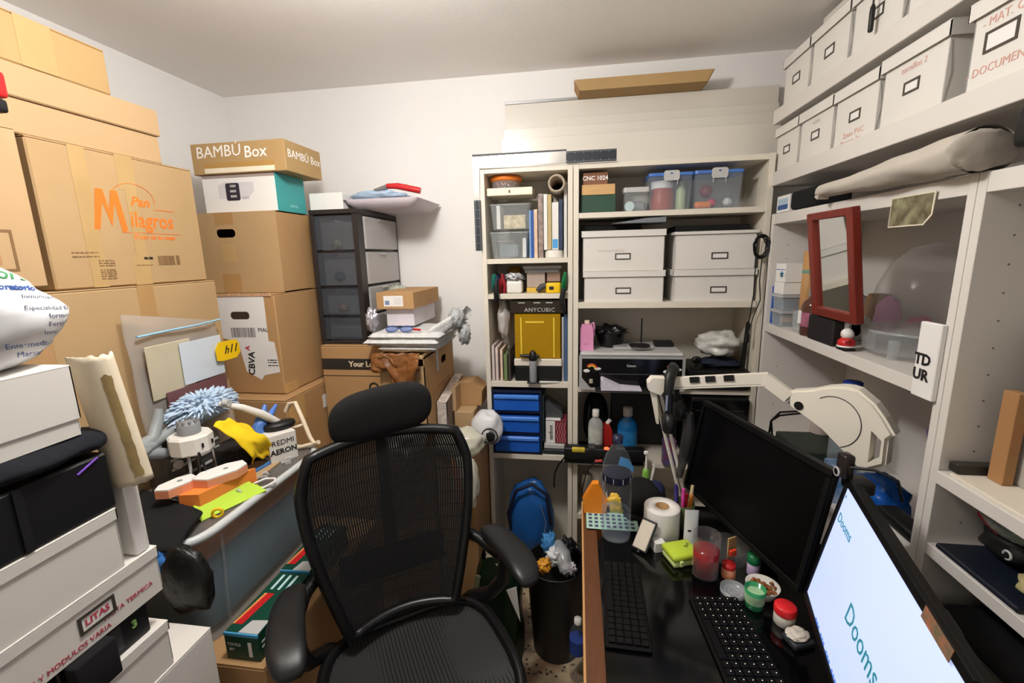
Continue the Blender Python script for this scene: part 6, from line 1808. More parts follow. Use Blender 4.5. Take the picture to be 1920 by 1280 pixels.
MB().lathe([(0.0236, 0.205), (0.0240, 0.207), (0.0240, 0.216), (0.0236, 0.218)], n=22).build('green_band', mat('muted_green', (110, 150, 130), 0.5), t)
one('clear_cup', MB().lathe([(0.03, 0.0), (0.032, 0.003), (0.035, 0.075), (0.0345, 0.075), (0.031, 0.004)], n=24), CLEAR, 'clear cup around the foot of the tan tube', 'cup', (0.81, 1.735, M1))
bottle('brown liqueur bottle with a white label on the middle shelf', (0.80, 1.652, M1), 0.036, 0.160, clear('amber_dark_glass', (92, 56, 44), 0.8, 0.08), 0, STEEL, mat('flower_label', (150, 90, 110), 0.5, var=0.4, scale=25), 1.0, 0.45, lz=(0.2, 0.5))
one('white_label', bx(-0.0005, 0.0005, -0.012, 0.012, 0, 0.045), PAPER, 'white paper tag stuck on the brown bottle', 'tag', (0.7625, 1.662, M1 + 0.04))
one('silver_bottle', MB().lathe([(0.02, 0), (0.022, 0.004), (0.022, 0.12), (0.010, 0.145), (0.010, 0.17), (0, 0.17)], n=18), mat('grey_metal_bottle', (110, 106, 100), 0.25, 0.7), 'slim grey metal bottle behind the brown bottle', 'bottle', (0.87, 1.69, M1))
# red framed mirror
t = thing('mirror', 'mirror in a red-brown wooden frame leaning on the shelf unit', 'mirror', (0.762, 1.445, 1.440), 0.0)
RW = mat('red_brown_wood', (116, 38, 26), 0.4, var=0.12, scale=10, stretch=(4, 4, 1))
MX2 = Matrix.Translation((0, 0, 0)) @ Matrix.Rotation(math.radians(-8.2), 4, 'Y')
W2, H2, B2 = 0.118, 0.318, 0.028
def mp():
    m_ = MB()
    m_.X = MX2
    return m_
for (y0, y1, z0, z1) in ((-W2, -W2 + B2, 0, H2), (W2 - B2, W2, 0, H2), (-W2 + B2, W2 - B2, 0, B2), (-W2 + B2, W2 - B2, H2 - B2 * 0.8, H2)):
    mp().box(-0.010, 0.014, y0, y1, z0, z1, 0.003).build('frame_bar', RW, t)
MIR = mat('mirror_glass', (225, 228, 226), 0.02, 1.0, var=0.0)
mp().box(0.002, 0.006, -W2 + B2 - 0.002, W2 - B2 + 0.002, B2 - 0.002, H2 - B2 * 0.8 + 0.002).build('glass', MIR, t)
mp().box(0.006, 0.012, -W2 + 0.01, W2 - 0.01, 0.01, H2 - 0.01).build('backing', CARD2, t)
t = thing('mirror_stand', 'dark stand holding up the red-framed mirror', 'stand', (0.795, 1.52, M1))
bx(-0.033, 0.0, -0.07, 0.08, 0, 0.082, 0.004).build('block', mat('brown_black', (28, 24, 24), 0.6), t)
# figurine
t = thing('figurine', 'small red and white winter figurine in front of the dome', 'figurine', (0.778, 1.405, M1))
MB().box(-0.016, 0.016, -0.022, -0.002, 0, 0.008, 0.003, 2).box(-0.016, 0.016, 0.002, 0.022, 0, 0.008, 0.003, 2).build('feet', BLK, t)
MB().lathe([(0.012, 0.006), (0.022, 0.012), (0.022, 0.026), (0.014, 0.036), (0.0, 0.037)], n=20).build('coat', RED, t)
MB().lathe([(0.0225, 0.010), (0.0235, 0.012), (0.0225, 0.015)], n=20).build('trim', PAPER, t)
MB().blob((0, 0, 0.048), (0.016, 0.017, 0.016), 0.03, 2, 1).build('head', PAPER, t)
MB().blob((-0.013, 0, 0.048), (0.004, 0.006, 0.004), 0, 1, 0).build('face', mat('skin_tone_paint', (222, 172, 146), 0.5), t)
MB().tube([(-0.002, -0.02, 0.03), (-0.012, -0.03, 0.026), (-0.016, -0.03, 0.034)], 0.005, 8).build('arm', RED, t)
# dome cake box
t = thing('dome_cover', 'tall clear plastic dome on a clear footed tray', 'dome', (0.93, 1.335, M1))
DM = clear('dome_acrylic', (220, 220, 218), 0.07, 0.03)
MB().lathe([(0.135, 0.07), (0.128, 0.12), (0.115, 0.19), (0.09, 0.25), (0.05, 0.29), (0.0, 0.303)], n=36).build('dome', DM, t)
MB().tube([(0.136 * math.cos(2 * PI * i / 36), 0.136 * math.sin(2 * PI * i / 36), 0.07) for i in range(36)], 0.004, 6, True).build('rim', CLEAR, t)
MB().lathe([(0.12, 0.012), (0.132, 0.016), (0.138, 0.066)], n=36).build('tray', CLEAR, t)
for a in (2.4, 3.6, 4.8, 0.6):
    MB().cyl((0.115 * math.cos(a), 0.115 * math.sin(a), 0.0), (0.115 * math.cos(a), 0.115 * math.sin(a), 0.05), 0.012, n=12).build('foot', CLEAR, t)
# coloured bits behind the dome
for i, (x, y, c, r, lab) in enumerate(((1.01, 1.62, (214, 130, 190), (0.03, 0.04, 0.06), 'lilac soft toy behind the mirror on the middle shelf'), (1.03, 1.50, (200, 70, 120), (0.035, 0.06, 0.035), 'magenta cloth lying behind the dome'), (1.03, 1.80, (120, 116, 110), (0.022, 0.05, 0.055), 'grey lump at the back of the middle shelf'))):
    one('soft_lump', MB().blob((0, 0, r[2]), r, 0.15, 2, i), mat('lump_%d' % i, c, 0.8), lab, 'lump', (x, y, M1 + 0.012))
one('tape_ring', MB().lathe([(0.026, -0.012), (0.04, -0.012), (0.04, 0.012), (0.026, 0.012), (0.026, -0.012)], (0, 0, 0.04), n=28, axis='x'), PAPER, 'white tape roll standing behind the mirror', 'tape', (0.90, 1.56, M1))
one('brown_jar', MB().lathe([(0.035, 0), (0.038, 0.004), (0.038, 0.12), (0.03, 0.135), (0, 0.136)], n=22), mat('brown_paper_jar', (150, 116, 84), 0.6), 'brown jar behind the clear dome', 'jar', (1.035, 1.71, M1))
t = thing('letter_card', 'white folded card with black letters at the near end of the middle shelf', 'card', (0.756, 1.056, M1 - 0.022))
bx(-0.008, 0.004, -0.026, 0.034, -0.012, 0.155, 0.002).build('card', PAPER, t)
text('TD', 0.034, INK, t, bold=0.0012, **on_left(-0.0086, 0.012, 0.072))
text('UR', 0.034, INK, t, bold=0.0012, **on_left(-0.0086, 0.012, 0.038))
# picture card stuck under the top panel
t = thing('picture_card', 'cut-corner colour picture card stuck to the shelf unit top', 'picture', (0.756, 1.18, 1.728))
MB().prism([(-0.068, 0.036), (0.070, 0.036), (0.072, -0.034), (-0.044, -0.034), (-0.066, -0.014)], -0.0015, 0.0, 'x').build('border', mat('cream_card', (224, 214, 190), 0.5), t)
MB().prism([(-0.064, 0.033), (0.067, 0.033), (0.069, -0.031), (-0.042, -0.031), (-0.062, -0.012)], -0.002, -0.0015, 'x').build('print', mat('brown_green_picture', (74, 54, 38), 0.4, col2=(150, 148, 116), scale=34), t)
# top of the unit: long rolled cloth, printed box, black case
t = thing('rolled_canvas', 'long rolled grey-white canvas lying on the shelf unit top', 'canvas', (0.80, 1.24, 1.786))
CV = mat('grey_white_canvas', (186, 178, 166), 0.85, var=0.06, scale=6, bump=0.3, bscale=20)
def canv(u, v):
    a = 2 * PI * u
    y = -0.24 + 0.52 * v
    e = 1 - 0.55 * v
    r = 0.040 * e * (1 + 0.18 * noise.noise(Vector((math.cos(a) * 1.5, math.sin(a) * 1.5, v * 5))))
    return Vector((-0.05 - 0.02 * v + r * 1.5 * math.cos(a), y, 0.036 + r * math.sin(a) - 0.006 * v))
MB().grid(canv, 30, 24, True, 0, 0, True).build('roll', CV, t)
MB().blob((-0.055, -0.24, 0.036), (0.06, 0.012, 0.036), 0.1, 3, 2).build('end', CV, t)
MB().prism([(0.29, 0.015), (0.275, 0.04), (0.262, 0.024), (0.272, 0.006)], -0.09, -0.06, 'x').build('tied_tip', CV, t)
one('flat_sheet', MB().prism([(-0.30, 0.0), (0.45, 0.0), (0.45, 0.006), (-0.30, 0.03)], -0.07, 0.10, 'x'), mat('grey_sheet', (168, 160, 150), 0.7), 'flat grey sheet lying behind the rolled canvas', 'sheet', (0.96, 1.25, 1.786))
t = thing('cartridge_box', 'white product box with a blue picture on the unit top', 'box', (0.80, 1.895, 1.786))
bx(-0.03, 0.05, -0.055, 0.05, 0, 0.062, 0.001).build('body', PAPER, t)
bx(-0.0306, -0.03, -0.045, 0.04, 0.010, 0.028).build('blue_print', mat('deep_blue_print', (56, 92, 150), 0.5), t)
bx(-0.0306, -0.03, -0.045, 0.04, 0.030, 0.05).build('pale_print', mat('pale_blue_print', (176, 200, 214), 0.5), t)
one('black_camera_case', bx(-0.05, 0.06, -0.10, 0.09, 0, 0.066, 0.014, 3), BLKM, 'black soft case beside the white product box on the unit top', 'case', (0.815, 1.735, 1.786))
t = thing('black_sign', 'black rounded device with white letters at the right edge, unit top', 'device', (0.80, 0.872, 1.806))
bx(-0.07, 0.06, -0.10, 0.06, 0, 0.075, 0.016, 3).build('case', BLK, t)
text('TC', 0.045, PAPER, t, bold=0.001, **on_left(-0.0706, -0.005, 0.036))

# ---- lower part of the far unit
L1 = 0.8805
t = thing('purple_tub', 'white jar with a purple lid in the lower shelf unit', 'jar', (0.985, 1.22, L1))
MB().lathe([(0.05, 0), (0.055, 0.006), (0.06, 0.20), (0.055, 0.225)], n=26).build('jar', mat('dark_printed_jar', (70, 66, 66), 0.5, var=0.35, scale=25), t)
MB().lathe([(0.062, 0.22), (0.064, 0.224), (0.064, 0.245), (0.06, 0.25)], n=26).build('white_ring', PAPER, t)
MB().lathe([(0.06, 0.25), (0.075, 0.258), (0.078, 0.285), (0.07, 0.315), (0.04, 0.33), (0, 0.332)], n=26).build('lid', mat('purple_plastic', (96, 40, 130), 0.4), t)
t = thing('blue_parcel', 'blue plastic bag with a white packet in the lower shelf unit', 'bag', (0.85, 1.24, L1))
MB().blob((0, 0.05, 0.07), (0.055, 0.08, 0.06), 0.25, 2.5, 14).build('bag', mat('vivid_blue_bag', (20, 90, 180), 0.35, var=0.1, bump=0.4, bscale=25), t)
one('white_packet', bx(-0.03, 0.03, -0.055, 0.055, 0, 0.075, 0.006, 2), mat('soft_white_packet', (206, 204, 196), 0.6), 'white packet in front of the blue bag, lower shelf unit', 'packet', (0.80, 1.12, L1))
one('black_bar', bx(-0.02, 0.03, -0.07, 0.07, 0, 0.028, 0.006, 2), BLK, 'black bar lying on the white packet in the lower unit', 'bar', (0.80, 1.125, L1 + 0.0755))
bottle('clear bottle with a blue cap under the middle shelf', (0.90, 1.56, L1), 0.048, 0.335, clear('bottle_pet', (200, 214, 222), 0.3, 0.1), 0, mat('dark_blue_cap', (28, 60, 150), 0.4), None, 1.0, 0.5)
one('pale_roll', MB().lathe([(0.03, 0), (0.034, 0.004), (0.034, 0.20), (0.03, 0.205), (0, 0.205)], n=22), mat('pinkish_paper', (196, 180, 172), 0.7), 'pale roll standing in the far corner of the lower unit', 'roll', (0.94, 1.80, L1))
one('small_blue_carton', bx(-0.03, 0.03, -0.03, 0.03, 0, 0.12, 0.001), mat('blue_white_carton', (70, 140, 200), 0.5, col2=(220, 224, 228), scale=22), 'blue and white carton behind the lamp head', 'carton', (0.80, 1.40, L1))
one('clutter_tray', bx(-0.10, 0.10, -0.10, 0.10, 0, 0.06, 0.004), mat('dark_green_clutter', (44, 52, 46), 0.5, var=0.4, scale=30), 'dark tray of odds and ends low in the far unit', 'tray', (0.88, 1.58 + 0.12, L1)).name = 'dark_tray'

# ---- near unit
N1 = 1.187
one('slim_case', bx(-0.055, 0.055, -0.012, 0.012, 0, 0.020, 0.002), mat('olive_black', (46, 44, 38), 0.4), 'slim dark case against the side panel on the pull-out shelf', 'case', (0.825, 0.976, N1))
one('brown_board', bx(-0.010, 0.010, -0.016, 0.016, 0, 0.185, 0.001), mat('plywood_brown', (168, 124, 80), 0.6), 'brown board standing on the pull-out shelf', 'board', (0.827, 0.94, N1))
t = thing('red_lettered_box', 'grey box with red lettering at the right edge of the pull-out shelf', 'box', (0.895, 0.88, N1))
bx(-0.05, 0.08, -0.10, 0.06, 0, 0.29, 0.002).build('body', mat('grey_board_box', (176, 170, 162), 0.6), t)
text('NUZZLING', 0.026, mat('red_print', (206, 60, 54), 0.5), t, bold=0.0006, **on_left(-0.0506, 0.0, 0.11))
text('PLUS', 0.026, mat('red_print', (206, 60, 54)), t, bold=0.0006, **on_left(-0.0506, 0.0, 0.08))
N2 = 1.0095
one('glass_dish', MB().lathe([(0.05, 0.0), (0.06, 0.004), (0.085, 0.04), (0.083, 0.042), (0.058, 0.008), (0.0, 0.008)], n=30), clear('greenish_glass', (196, 212, 204), 0.35, 0.08), 'greenish glass dish lid under the pull-out shelf', 'dish', (0.865, 0.90, N2 + 0.085))
t = thing('black_pouch', 'black pouch with a red strap under the pull-out shelf', 'pouch', (0.875, 0.925, N2 + 0.0125))
MB().blob((0, 0, 0.035), (0.055, 0.055, 0.03), 0.12, 2, 7, 0.8).build('body', BLK, t)
MB().tube([(-0.04, 0.05, 0.075), (-0.045, 0.02, 0.072), (-0.04, 0.0, 0.065)], [0.006, 0.008, 0.010], 8).build('red_strap', RED, t)
MB().tube([(-0.05 , -0.03 + 0.008 * math.cos(a), 0.035 + 0.008 * math.sin(a)) for a in [2 * PI * i / 14 for i in range(14)]], 0.0025, 6, True).build('eyelet', LGREY, t)
one('tablet', bx(-0.05, 0.06, -0.10, 0.085, 0, 0.012, 0.003), mat('navy_black_tablet', (24, 30, 42), 0.3), 'dark flat tablet on the front edge of the low shelf', 'tablet', (0.815, 0.895, N2))
one('clear_zip_bag', MB().blob((0, 0, 0.032), (0.09, 0.06, 0.028), 0.12, 2, 12, 0.9), clear('yellowish_bag', (206, 190, 140), 0.8, 0.25), 'yellowish packet in clear plastic hanging over the low shelf', 'bag', (0.86, 0.79, N2 + 0.0125))
one('white_divider', bx(-0.05, 0.09, -0.006, 0.006, 0, 0.14), WHITE, 'white divider panel under the pull-out shelf', 'panel', (0.99, 0.865, N2))
# dark low items under the near unit
one('black_mat', bx(-0.14, 0.14, -0.16, 0.16, 0, 0.03, 0.01, 2), BLKM, 'black folded bag on a low shelf at the right edge', 'bag', (0.91, 0.80, 0.8605))
t = thing('circuit_board', 'dark circuit board with a pale edge at the right edge', 'board', (0.80, 0.62, 0.8605))
bx(-0.03, 0.10, -0.09, 0.09, 0, 0.006, 0.001).build('board', mat('dark_pcb', (22, 34, 30), 0.4, var=0.4, scale=60), t)
bx(-0.036, -0.03, -0.09, 0.09, 0, 0.009, 0.001).build('pale_edge', mat('pale_edge', (206, 200, 190), 0.4), t)
bx(0.0015, 0.322, -0.438, 0.438, 0.84, 0.86, 0.001).build('shade_toned_shelf', mat('shadow_taupe', (72, 66, 58), 0.5), NEARU)  # shelf coloured taupe to carry the shadow behind the monitor

# ================================================================== desk lamp with a big drop-shaped head
LW = mat('lamp_white_plastic', (232, 226, 212), 0.35, var=0.02)
t = thing('desk_lamp', 'white articulated desk lamp with a large drop-shaped head', 'lamp', (0.375, 1.495, 0.7405))
lx, ly, lz = 0.375, 1.495, 0.7405
bw(MB().lathe([(0.036, 0), (0.036, 0.012), (0.02, 0.02), (0.014, 0.05)], (lx, ly, lz), n=20), 'base', LW, t)
K = Vector((0.25, 1.445, 1.230))
B = Vector((lx - 0.004, ly, lz + 0.045))
dv = (K - B)
side = Vector((dv.z, 0, -dv.x)).normalized()
for s in (-1, 1):
    bw(MB().tube([B + side * 0.008 * s, B.lerp(K, 0.5) + side * 0.009 * s, K + side * 0.007 * s], 0.0065, 6), 'lower_arm_bar', LW, t)
bw(MB().prism([(0.225, 1.215), (0.262, 1.20), (0.285, 1.235), (0.275, 1.255), (0.235, 1.256), (0.222, 1.24)], 1.41, 1.45, 'y'), 'knee_joint', LW, t)
bw(MB().prism([(0.232, 1.21), (0.252, 1.205), (0.262, 1.10), (0.255, 1.10)], 1.42, 1.44, 'y'), 'knee_fin', LW, t)
J = Vector((0.552, 1.35, 1.280))
E2 = Vector((0.612, 1.322, 1.234))
ud = (J - K).normalized()
mb = MB()
un = Vector((-ud.z, 0, ud.x)).normalized()
def barp(a, b, h, w):
    m_ = MB()
    d_ = (b - a)
    q = d_.normalized()
    u_ = Vector((0, 0, 1)) - q * q.z
    u_.normalize()
    v_ = q.cross(u_)
    vs = []
    for p in (a, b):
        for sy, sz in ((-1, -1), (1, -1), (1, 1), (-1, 1)):
            vs.append(p + v_ * (w / 2 * sy) + u_ * (h / 2 * sz))
    m_.add(vs, [(0, 3, 2, 1), (4, 5, 6, 7), (0, 1, 5, 4), (1, 2, 6, 5), (2, 3, 7, 6), (3, 0, 4, 7)])
    return m_
bw(barp(K + Vector((0.03, -0.008, 0.006)), J, 0.030, 0.022), 'upper_arm', LW, t)
bw(barp(K + Vector((0.03, -0.008, -0.013)), J + Vector((0, 0, -0.019)), 0.004, 0.026), 'arm_ridge', LW, t)
for q in (0.36, 0.50, 0.66):
    p = K.lerp(J, q) + Vector((0, -0.0125, 0.009))
    bw(barp(p - ud * 0.014, p + ud * 0.014, 0.018, 0.004), 'arm_slot', BLK, t)
bw(barp(J - ud * 0.01, E2 - Vector((0.012, 0, 0)), 0.036, 0.024), 'wrist', LW, t)
bw(MB().tube([E2 + Vector((-0.016, 0, -0.018)), E2 + Vector((0.0, -0.002, 0.002))], 0.009, 8).tube([E2 + Vector((-0.016, 0, 0)), E2 + Vector((0.02, -0.012, -0.002))], 0.006, 8), 'swivel', STEEL, t)
HD = Vector((0.66409, -0.74765, 0))
HN = Vector((-0.74765, -0.66409, 0))
HP = Vector((0.614, 1.32, 0))
outl = [(-0.006, 1.2537), (0.0449, 1.2693), (0.08, 1.286), (0.1108, 1.2955), (0.135, 1.298), (0.153, 1.2955), (0.1915, 1.2676), (0.215, 1.238), (0.2376, 1.2027), (0.2268, 1.188), (0.2281, 1.1193), (0.1958, 1.0946), (0.1768, 1.0913), (0.13, 1.132), (0.0834, 1.1694), (0.04, 1.192), (-0.0022, 1.2116)]
hole = [(0.1922, 1.2003), (0.2149, 1.181), (0.2153, 1.1386), (0.1936, 1.1157), (0.1934, 1.1592)]
def headmap(m_, off):
    m_.v = [tuple(HP + HD * p[0] + HN * (p[1] + off) + Vector((0, 0, p[2]))) for p in m_.v]
    return m_
bw(headmap(plate(outl, [hole], 0.034, 'y', -0.017), 0.0), 'head_shell', LW, t)
inner = [(a * 0.94 + 0.007, b * 0.94 + 1.195 * 0.06) for a, b in outl]
bw(headmap(plate(inner, [[(a * 1.0, b) for a, b in hole]], 0.008, 'y', 0.014), 0.003), 'head_face', LW, t)
arcp = [HP + HD * (0.1097 + 0.062 * math.cos(a)) + HN * 0.0256 + Vector((0, 0, 1.1985 + 0.068 * math.sin(a))) for a in [2.2 - 3.4 * i / 30 for i in range(31)]]
bw(MB().tube(arcp, 0.0012, 5), 'lens_seam', DGREY, t)
bc0 = HP + HD * 0.0239 + Vector((0, 0, 1.2188))
bw(MB().cyl(bc0 + HN * 0.022, bc0 + HN * 0.0275, 0.012, n=18), 'button', BLK, t)
for k in range(2):
    bw(MB().tube([HP + HD * 0.03 + HN * 0.0 + Vector((0, 0, 1.20 - 0.006 * k)), HP + HD * (-0.03) + Vector((0, 0.01, 1.175 - 0.01 * k)), HP + HD * (-0.065) + Vector((0.02, 0.03, 1.13)), HP + HD * (-0.08) + Vector((0.05 - 0.01 * k, 0.05, 1.07))], 0.0032, 6), 'power_cord', BLK, t)
# headphones and dark cloth slung over the knee of the lamp
t = thing('headphones', 'black headphones hanging on the knee of the desk lamp', 'headphones', (0.285, 1.44, 1.262))
MB().tube([(0.0, -0.055, -0.12), (-0.006, -0.055, -0.05), (0.0, -0.045, 0.0), (0.012, -0.02, 0.022), (0.024, 0.015, 0.022), (0.034, 0.038, 0.0), (0.04, 0.045, -0.05), (0.042, 0.045, -0.11)], [0.007, 0.009, 0.011, 0.012, 0.012, 0.011, 0.009, 0.007], 10, flat=1.5).build('headband', BLK, t)
for x, y, z, r in ((-0.002, -0.05, -0.145, 0.036), (0.05, 0.042, -0.135, 0.034)):
    cu = MB().lathe([(0.0, -0.014), (r * 0.8, -0.014), (r, -0.006), (r, 0.010), (r * 0.7, 0.016), (0, 0.017)], (x, y, z), n=22, axis='x').build('ear_cup', BLK, t)
    MB().lathe([(r * 0.55, 0.0145), (r * 0.75, 0.018), (r * 0.95, 0.011)], (x, y, z), n=22, axis='x').build('cushion', BLKM, cu)
bx(-0.014, -0.008, -0.066, -0.05, -0.10, -0.05).build('silver_link', STEEL, t)
t = thing('black_lead', 'crumpled dark plastic sleeve hanging beside the headphones', 'sleeve', (0.365, 1.475, 1.12))
MB().tube([(0, 0, 0), (0.005, 0, -0.06), (-0.005, 0, -0.14), (-0.02, 0, -0.23)], [0.016, 0.020, 0.018, 0.010], 10).build('sleeve', clear('dark_wrinkled_film', (70, 68, 68), 0.75, 0.25), t)
MB().tube([(0, 0, 0.0), (-0.03, -0.01, 0.06), (-0.06, -0.01, 0.11)], 0.003, 6).build('cord', BLK, t)
# webcam on the lit monitor
t = thing('webcam', 'black webcam clipped on the corner of the lit monitor', 'webcam', (0.585, 1.005, 1.151))
MB().box(-0.012, 0.012, -0.016, 0.016, 0.0, 0.055, 0.006, 2).build('body', mat('brown_black_plastic', (40, 34, 33), 0.25), t)
MB().tube([(-0.014, 0.004 + 0.009 * math.cos(a), 0.010 + 0.009 * math.sin(a)) for a in [2 * PI * i / 18 for i in range(18)]], 0.0022, 6, True).build('lens_ring', LGREY, t)
MB().cyl((-0.0155, 0.004, 0.010), (-0.012, 0.004, 0.010), 0.008, n=16).build('lens', BLKG, t)
MB().tube([(0.0, -0.016, 0.03), (0.03, -0.045, 0.04), (0.06, -0.07, 0.03), (0.08, -0.06, -0.02)], 0.003, 6).build('cord', BLK, t)
MB().box(0.004, 0.05, -0.03, 0.02, -0.03, 0.0, 0.006, 2).build('clip', BLK, t)

# ================================================================== things on the desk
D0 = 0.7405
# water bottle
t = thing('water_bottle', 'large clear plastic water bottle with a dark band on the desk', 'bottle', (0.125, 1.335, D0))
PET = clear('pet_plastic', (226, 232, 240), 0.035, 0.03)
prof = [(0.0, 0.004), (0.03, 0.0), (0.044, 0.006), (0.047, 0.02)]
for k in range(5):
    z = 0.03 + k * 0.018
    prof += [(0.047, z), (0.0445, z + 0.008)]
prof += [(0.046, 0.125), (0.046, 0.20), (0.0435, 0.205), (0.0435, 0.225), (0.046, 0.232), (0.045, 0.255), (0.036, 0.285), (0.022, 0.31), (0.0135, 0.322), (0.0135, 0.335)]
MB().lathe(prof, n=30).build('body', PET, t)
MB().lathe([(0.0465, 0.205), (0.0468, 0.207), (0.0468, 0.226), (0.0465, 0.228)], n=30).build('band', mat('navy_band', (24, 26, 44), 0.35, var=0.1), t)
MB().lathe([(0.0155, 0.328), (0.0155, 0.35), (0.0, 0.351)], n=20).build('cap', mat('dark_navy_cap', (28, 30, 56), 0.4), t)
MB().lathe([(0.0, 0.006), (0.04, 0.006), (0.0435, 0.03), (0.0435, 0.10), (0, 0.10)], n=24).build('water', clear('water', (200, 216, 232), 0.04, 0.03), t)
mb = MB()
for i in range(10):
    a = 2 * PI * i / 10
    mb.box(0.047 * math.cos(a) - 0.001, 0.047 * math.cos(a) + 0.001, 0.047 * math.sin(a) - 0.001, 0.047 * math.sin(a) + 0.001, 0.208, 0.225)
mb.build('band_marks', LGREY, t, kind='stuff')
# game cards / papers under the bottle
t = thing('printed_sheet', 'pale green printed sheet with rows of purple marks under the bottle', 'sheet', (0.12, 1.415, D0))
bx(-0.088, 0.085, -0.045, 0.06, 0, 0.001).build('sheet', mat('mint_paper', (176, 214, 196), 0.6), t)
mb = MB()
for i in range(8):
    for j in range(4):
        mb.box(-0.08 + i * 0.02, -0.068 + i * 0.02, -0.035 + j * 0.022, -0.023 + j * 0.022, 0.001, 0.0015)
mb.build('marks', mat('violet_marks', (70, 70, 110), 0.6), t, kind='stuff')
one('orange_bag', MB().prism([(-0.04, 0), (0.035, 0.0), (0.042, 0.045), (0.01, 0.115), (-0.012, 0.112), (-0.045, 0.05)], -0.014, 0.014, 'y'), mat('orange_packet', (240, 140, 30), 0.35, var=0.08), 'orange plastic packet standing at the desk corner', 'packet', (0.065, 1.475, D0))
one('yellow_packet', MB().blob((0, 0, 0.03), (0.03, 0.018, 0.032), 0.25, 2.2, 6, 0.7), mat('yellow_packet', (236, 190, 50), 0.35, var=0.2, scale=30), 'yellow packet behind the water bottle', 'packet', (0.14, 1.465 + 0.02, D0))
one('blue_cloth', MB().prism([(-0.03, 0.0), (0.03, -0.03), (0.045, 0.01), (0.02, 0.05), (-0.015, 0.06)], -0.004, 0.004, 'y'), mat('sky_blue_sponge', (60, 150, 214), 0.7), 'light blue sponge cloth hanging on the power strip', 'cloth', (0.205, 1.885, 0.70))
# black cap
t = thing('baseball_cap', 'black cap lying at the far end of the desk', 'cap', (0.225, 1.51, D0))
MB().blob((0, 0, 0.045), (0.085, 0.07, 0.07), 0.05, 2, 3, 1.0, 30, 18, flatz=-0.0445).build('crown', BLKM, t)
MB().prism([(-0.07, -0.03), (0.05, -0.05), (0.06, -0.065), (0.01, -0.085), (-0.05, -0.08)], 0.002, 0.008).build('brim', BLKM, t)
MB().blob((0.055, 0.0, 0.06), (0.032, 0.03, 0.05), 0.1, 2, 4).build('navy_panel', mat('navy_cap_panel', (26, 32, 70), 0.9), t)
# toothbrush on the power strip / shelf front
t = thing('toothbrush', 'white and green electric toothbrush standing behind the desk', 'toothbrush', (0.262, 1.64, 0.745))
bx(-0.022, 0.022, -0.018, 0.018, 0, 0.035, 0.003).build('stand', PAPER, t)
MB().lathe([(0.013, 0.035), (0.014, 0.04), (0.014, 0.075), (0.010, 0.085), (0.006, 0.088)], n=16).build('grip', mat('lime_grip', (130, 180, 80), 0.4), t)
MB().lathe([(0.0065, 0.086), (0.0045, 0.10), (0.004, 0.145), (0.005, 0.15)], n=12).build('neck', WPLAS, t)
bx(-0.010, 0.005, -0.006, 0.006, 0.146, 0.158, 0.002).build('brush_head', PAPER, t)
MB().tube([(0.02, 0, 0.035), (0.026, 0, 0.07), (0.03, 0, 0.10), (0.024, 0, 0.105)], [0.006, 0.006, 0.005, 0.004], 8).build('second_head', WPLAS, t)
one('shelf_riser', bx(-0.05, 0.05, -0.04, 0.045, 0, 0.745, 0.003), mat('dark_cabinet', (34, 32, 32), 0.5), 'dark pedestal standing behind the desk under the toothbrush', 'pedestal', (0.262, 1.645, 0.0))
# toilet roll
t = thing('toilet_roll', 'white toilet paper roll standing on the desk', 'paper roll', (0.272, 1.362, D0))
MB().lathe([(0.022, 0.0), (0.055, 0.0), (0.056, 0.003), (0.056, 0.100), (0.055, 0.103), (0.022, 0.103), (0.022, 0.0)], n=36).build('paper', mat('tissue_paper', (236, 232, 224), 0.95, var=0.02, bump=0.2, bscale=80), t)
MB().lathe([(0.019, 0.0), (0.0218, 0.0), (0.0218, 0.104), (0.019, 0.104), (0.019, 0.0)], n=24).build('core', CARD2, t)
# phone stand with phone
t = thing('phone', 'phone with a beige back leaning on a black stand', 'phone', (0.186, 1.262, D0), 0.0)
X = Matrix.Translation((0.0, 0.0, 0.004)) @ Matrix.Rotation(math.radians(-38), 4, 'Z') @ Matrix.Rotation(math.radians(-42), 4, 'X')
m1 = MB()
m1.X = X
m1.box(-0.022, 0.022, -0.004, 0.0, 0.008, 0.095, 0.002).build('back', mat('beige_phone', (206, 196, 178), 0.35), t)
m1 = MB()
m1.X = X
m1.box(-0.026, 0.026, 0.0002, 0.006, 0.004, 0.102, 0.002).build('rim', BLK, t)
MB().tube([(0.0, 0.0, 0.0), (0.03, 0.035, 0.03), (0.05, 0.06, 0.0)], 0.006, 8).build('stand', BLK, t)
# small white box
one('pill_box', MB().prism([(-0.016, 0), (0.016, 0), (0.02, 0.028), (-0.014, 0.03)], -0.018, 0.018, 'y'), PAPER, 'tiny white carton beside the toilet roll', 'box', (0.248, 1.288, D0), 0.3)
# lime box
t = thing('lime_box', 'lime green hinged box on the desk beside the red drink', 'box', (0.308, 1.245, D0), 0.35)
bx(-0.042, 0.042, -0.034, 0.034, 0, 0.018, 0.006, 2).build('base', mat('pale_lime', (206, 222, 140), 0.4), t)
bx(-0.045, 0.045, -0.037, 0.037, 0.019, 0.040, 0.008, 2).build('lid', mat('lime_plastic', (190, 214, 62), 0.35), t)
for x in (-0.02, 0.02):
    bx(x - 0.006, x + 0.006, -0.041, -0.034, 0.006, 0.024, 0.002).build('clasp', mat('pale_lime', (206, 222, 140)), t)
text('Boz', 0.016, mat('dark_olive_print', (80, 96, 30), 0.5), t, loc=(0.022, 0.006, 0.0405), rot=(0, 0, 0.8))
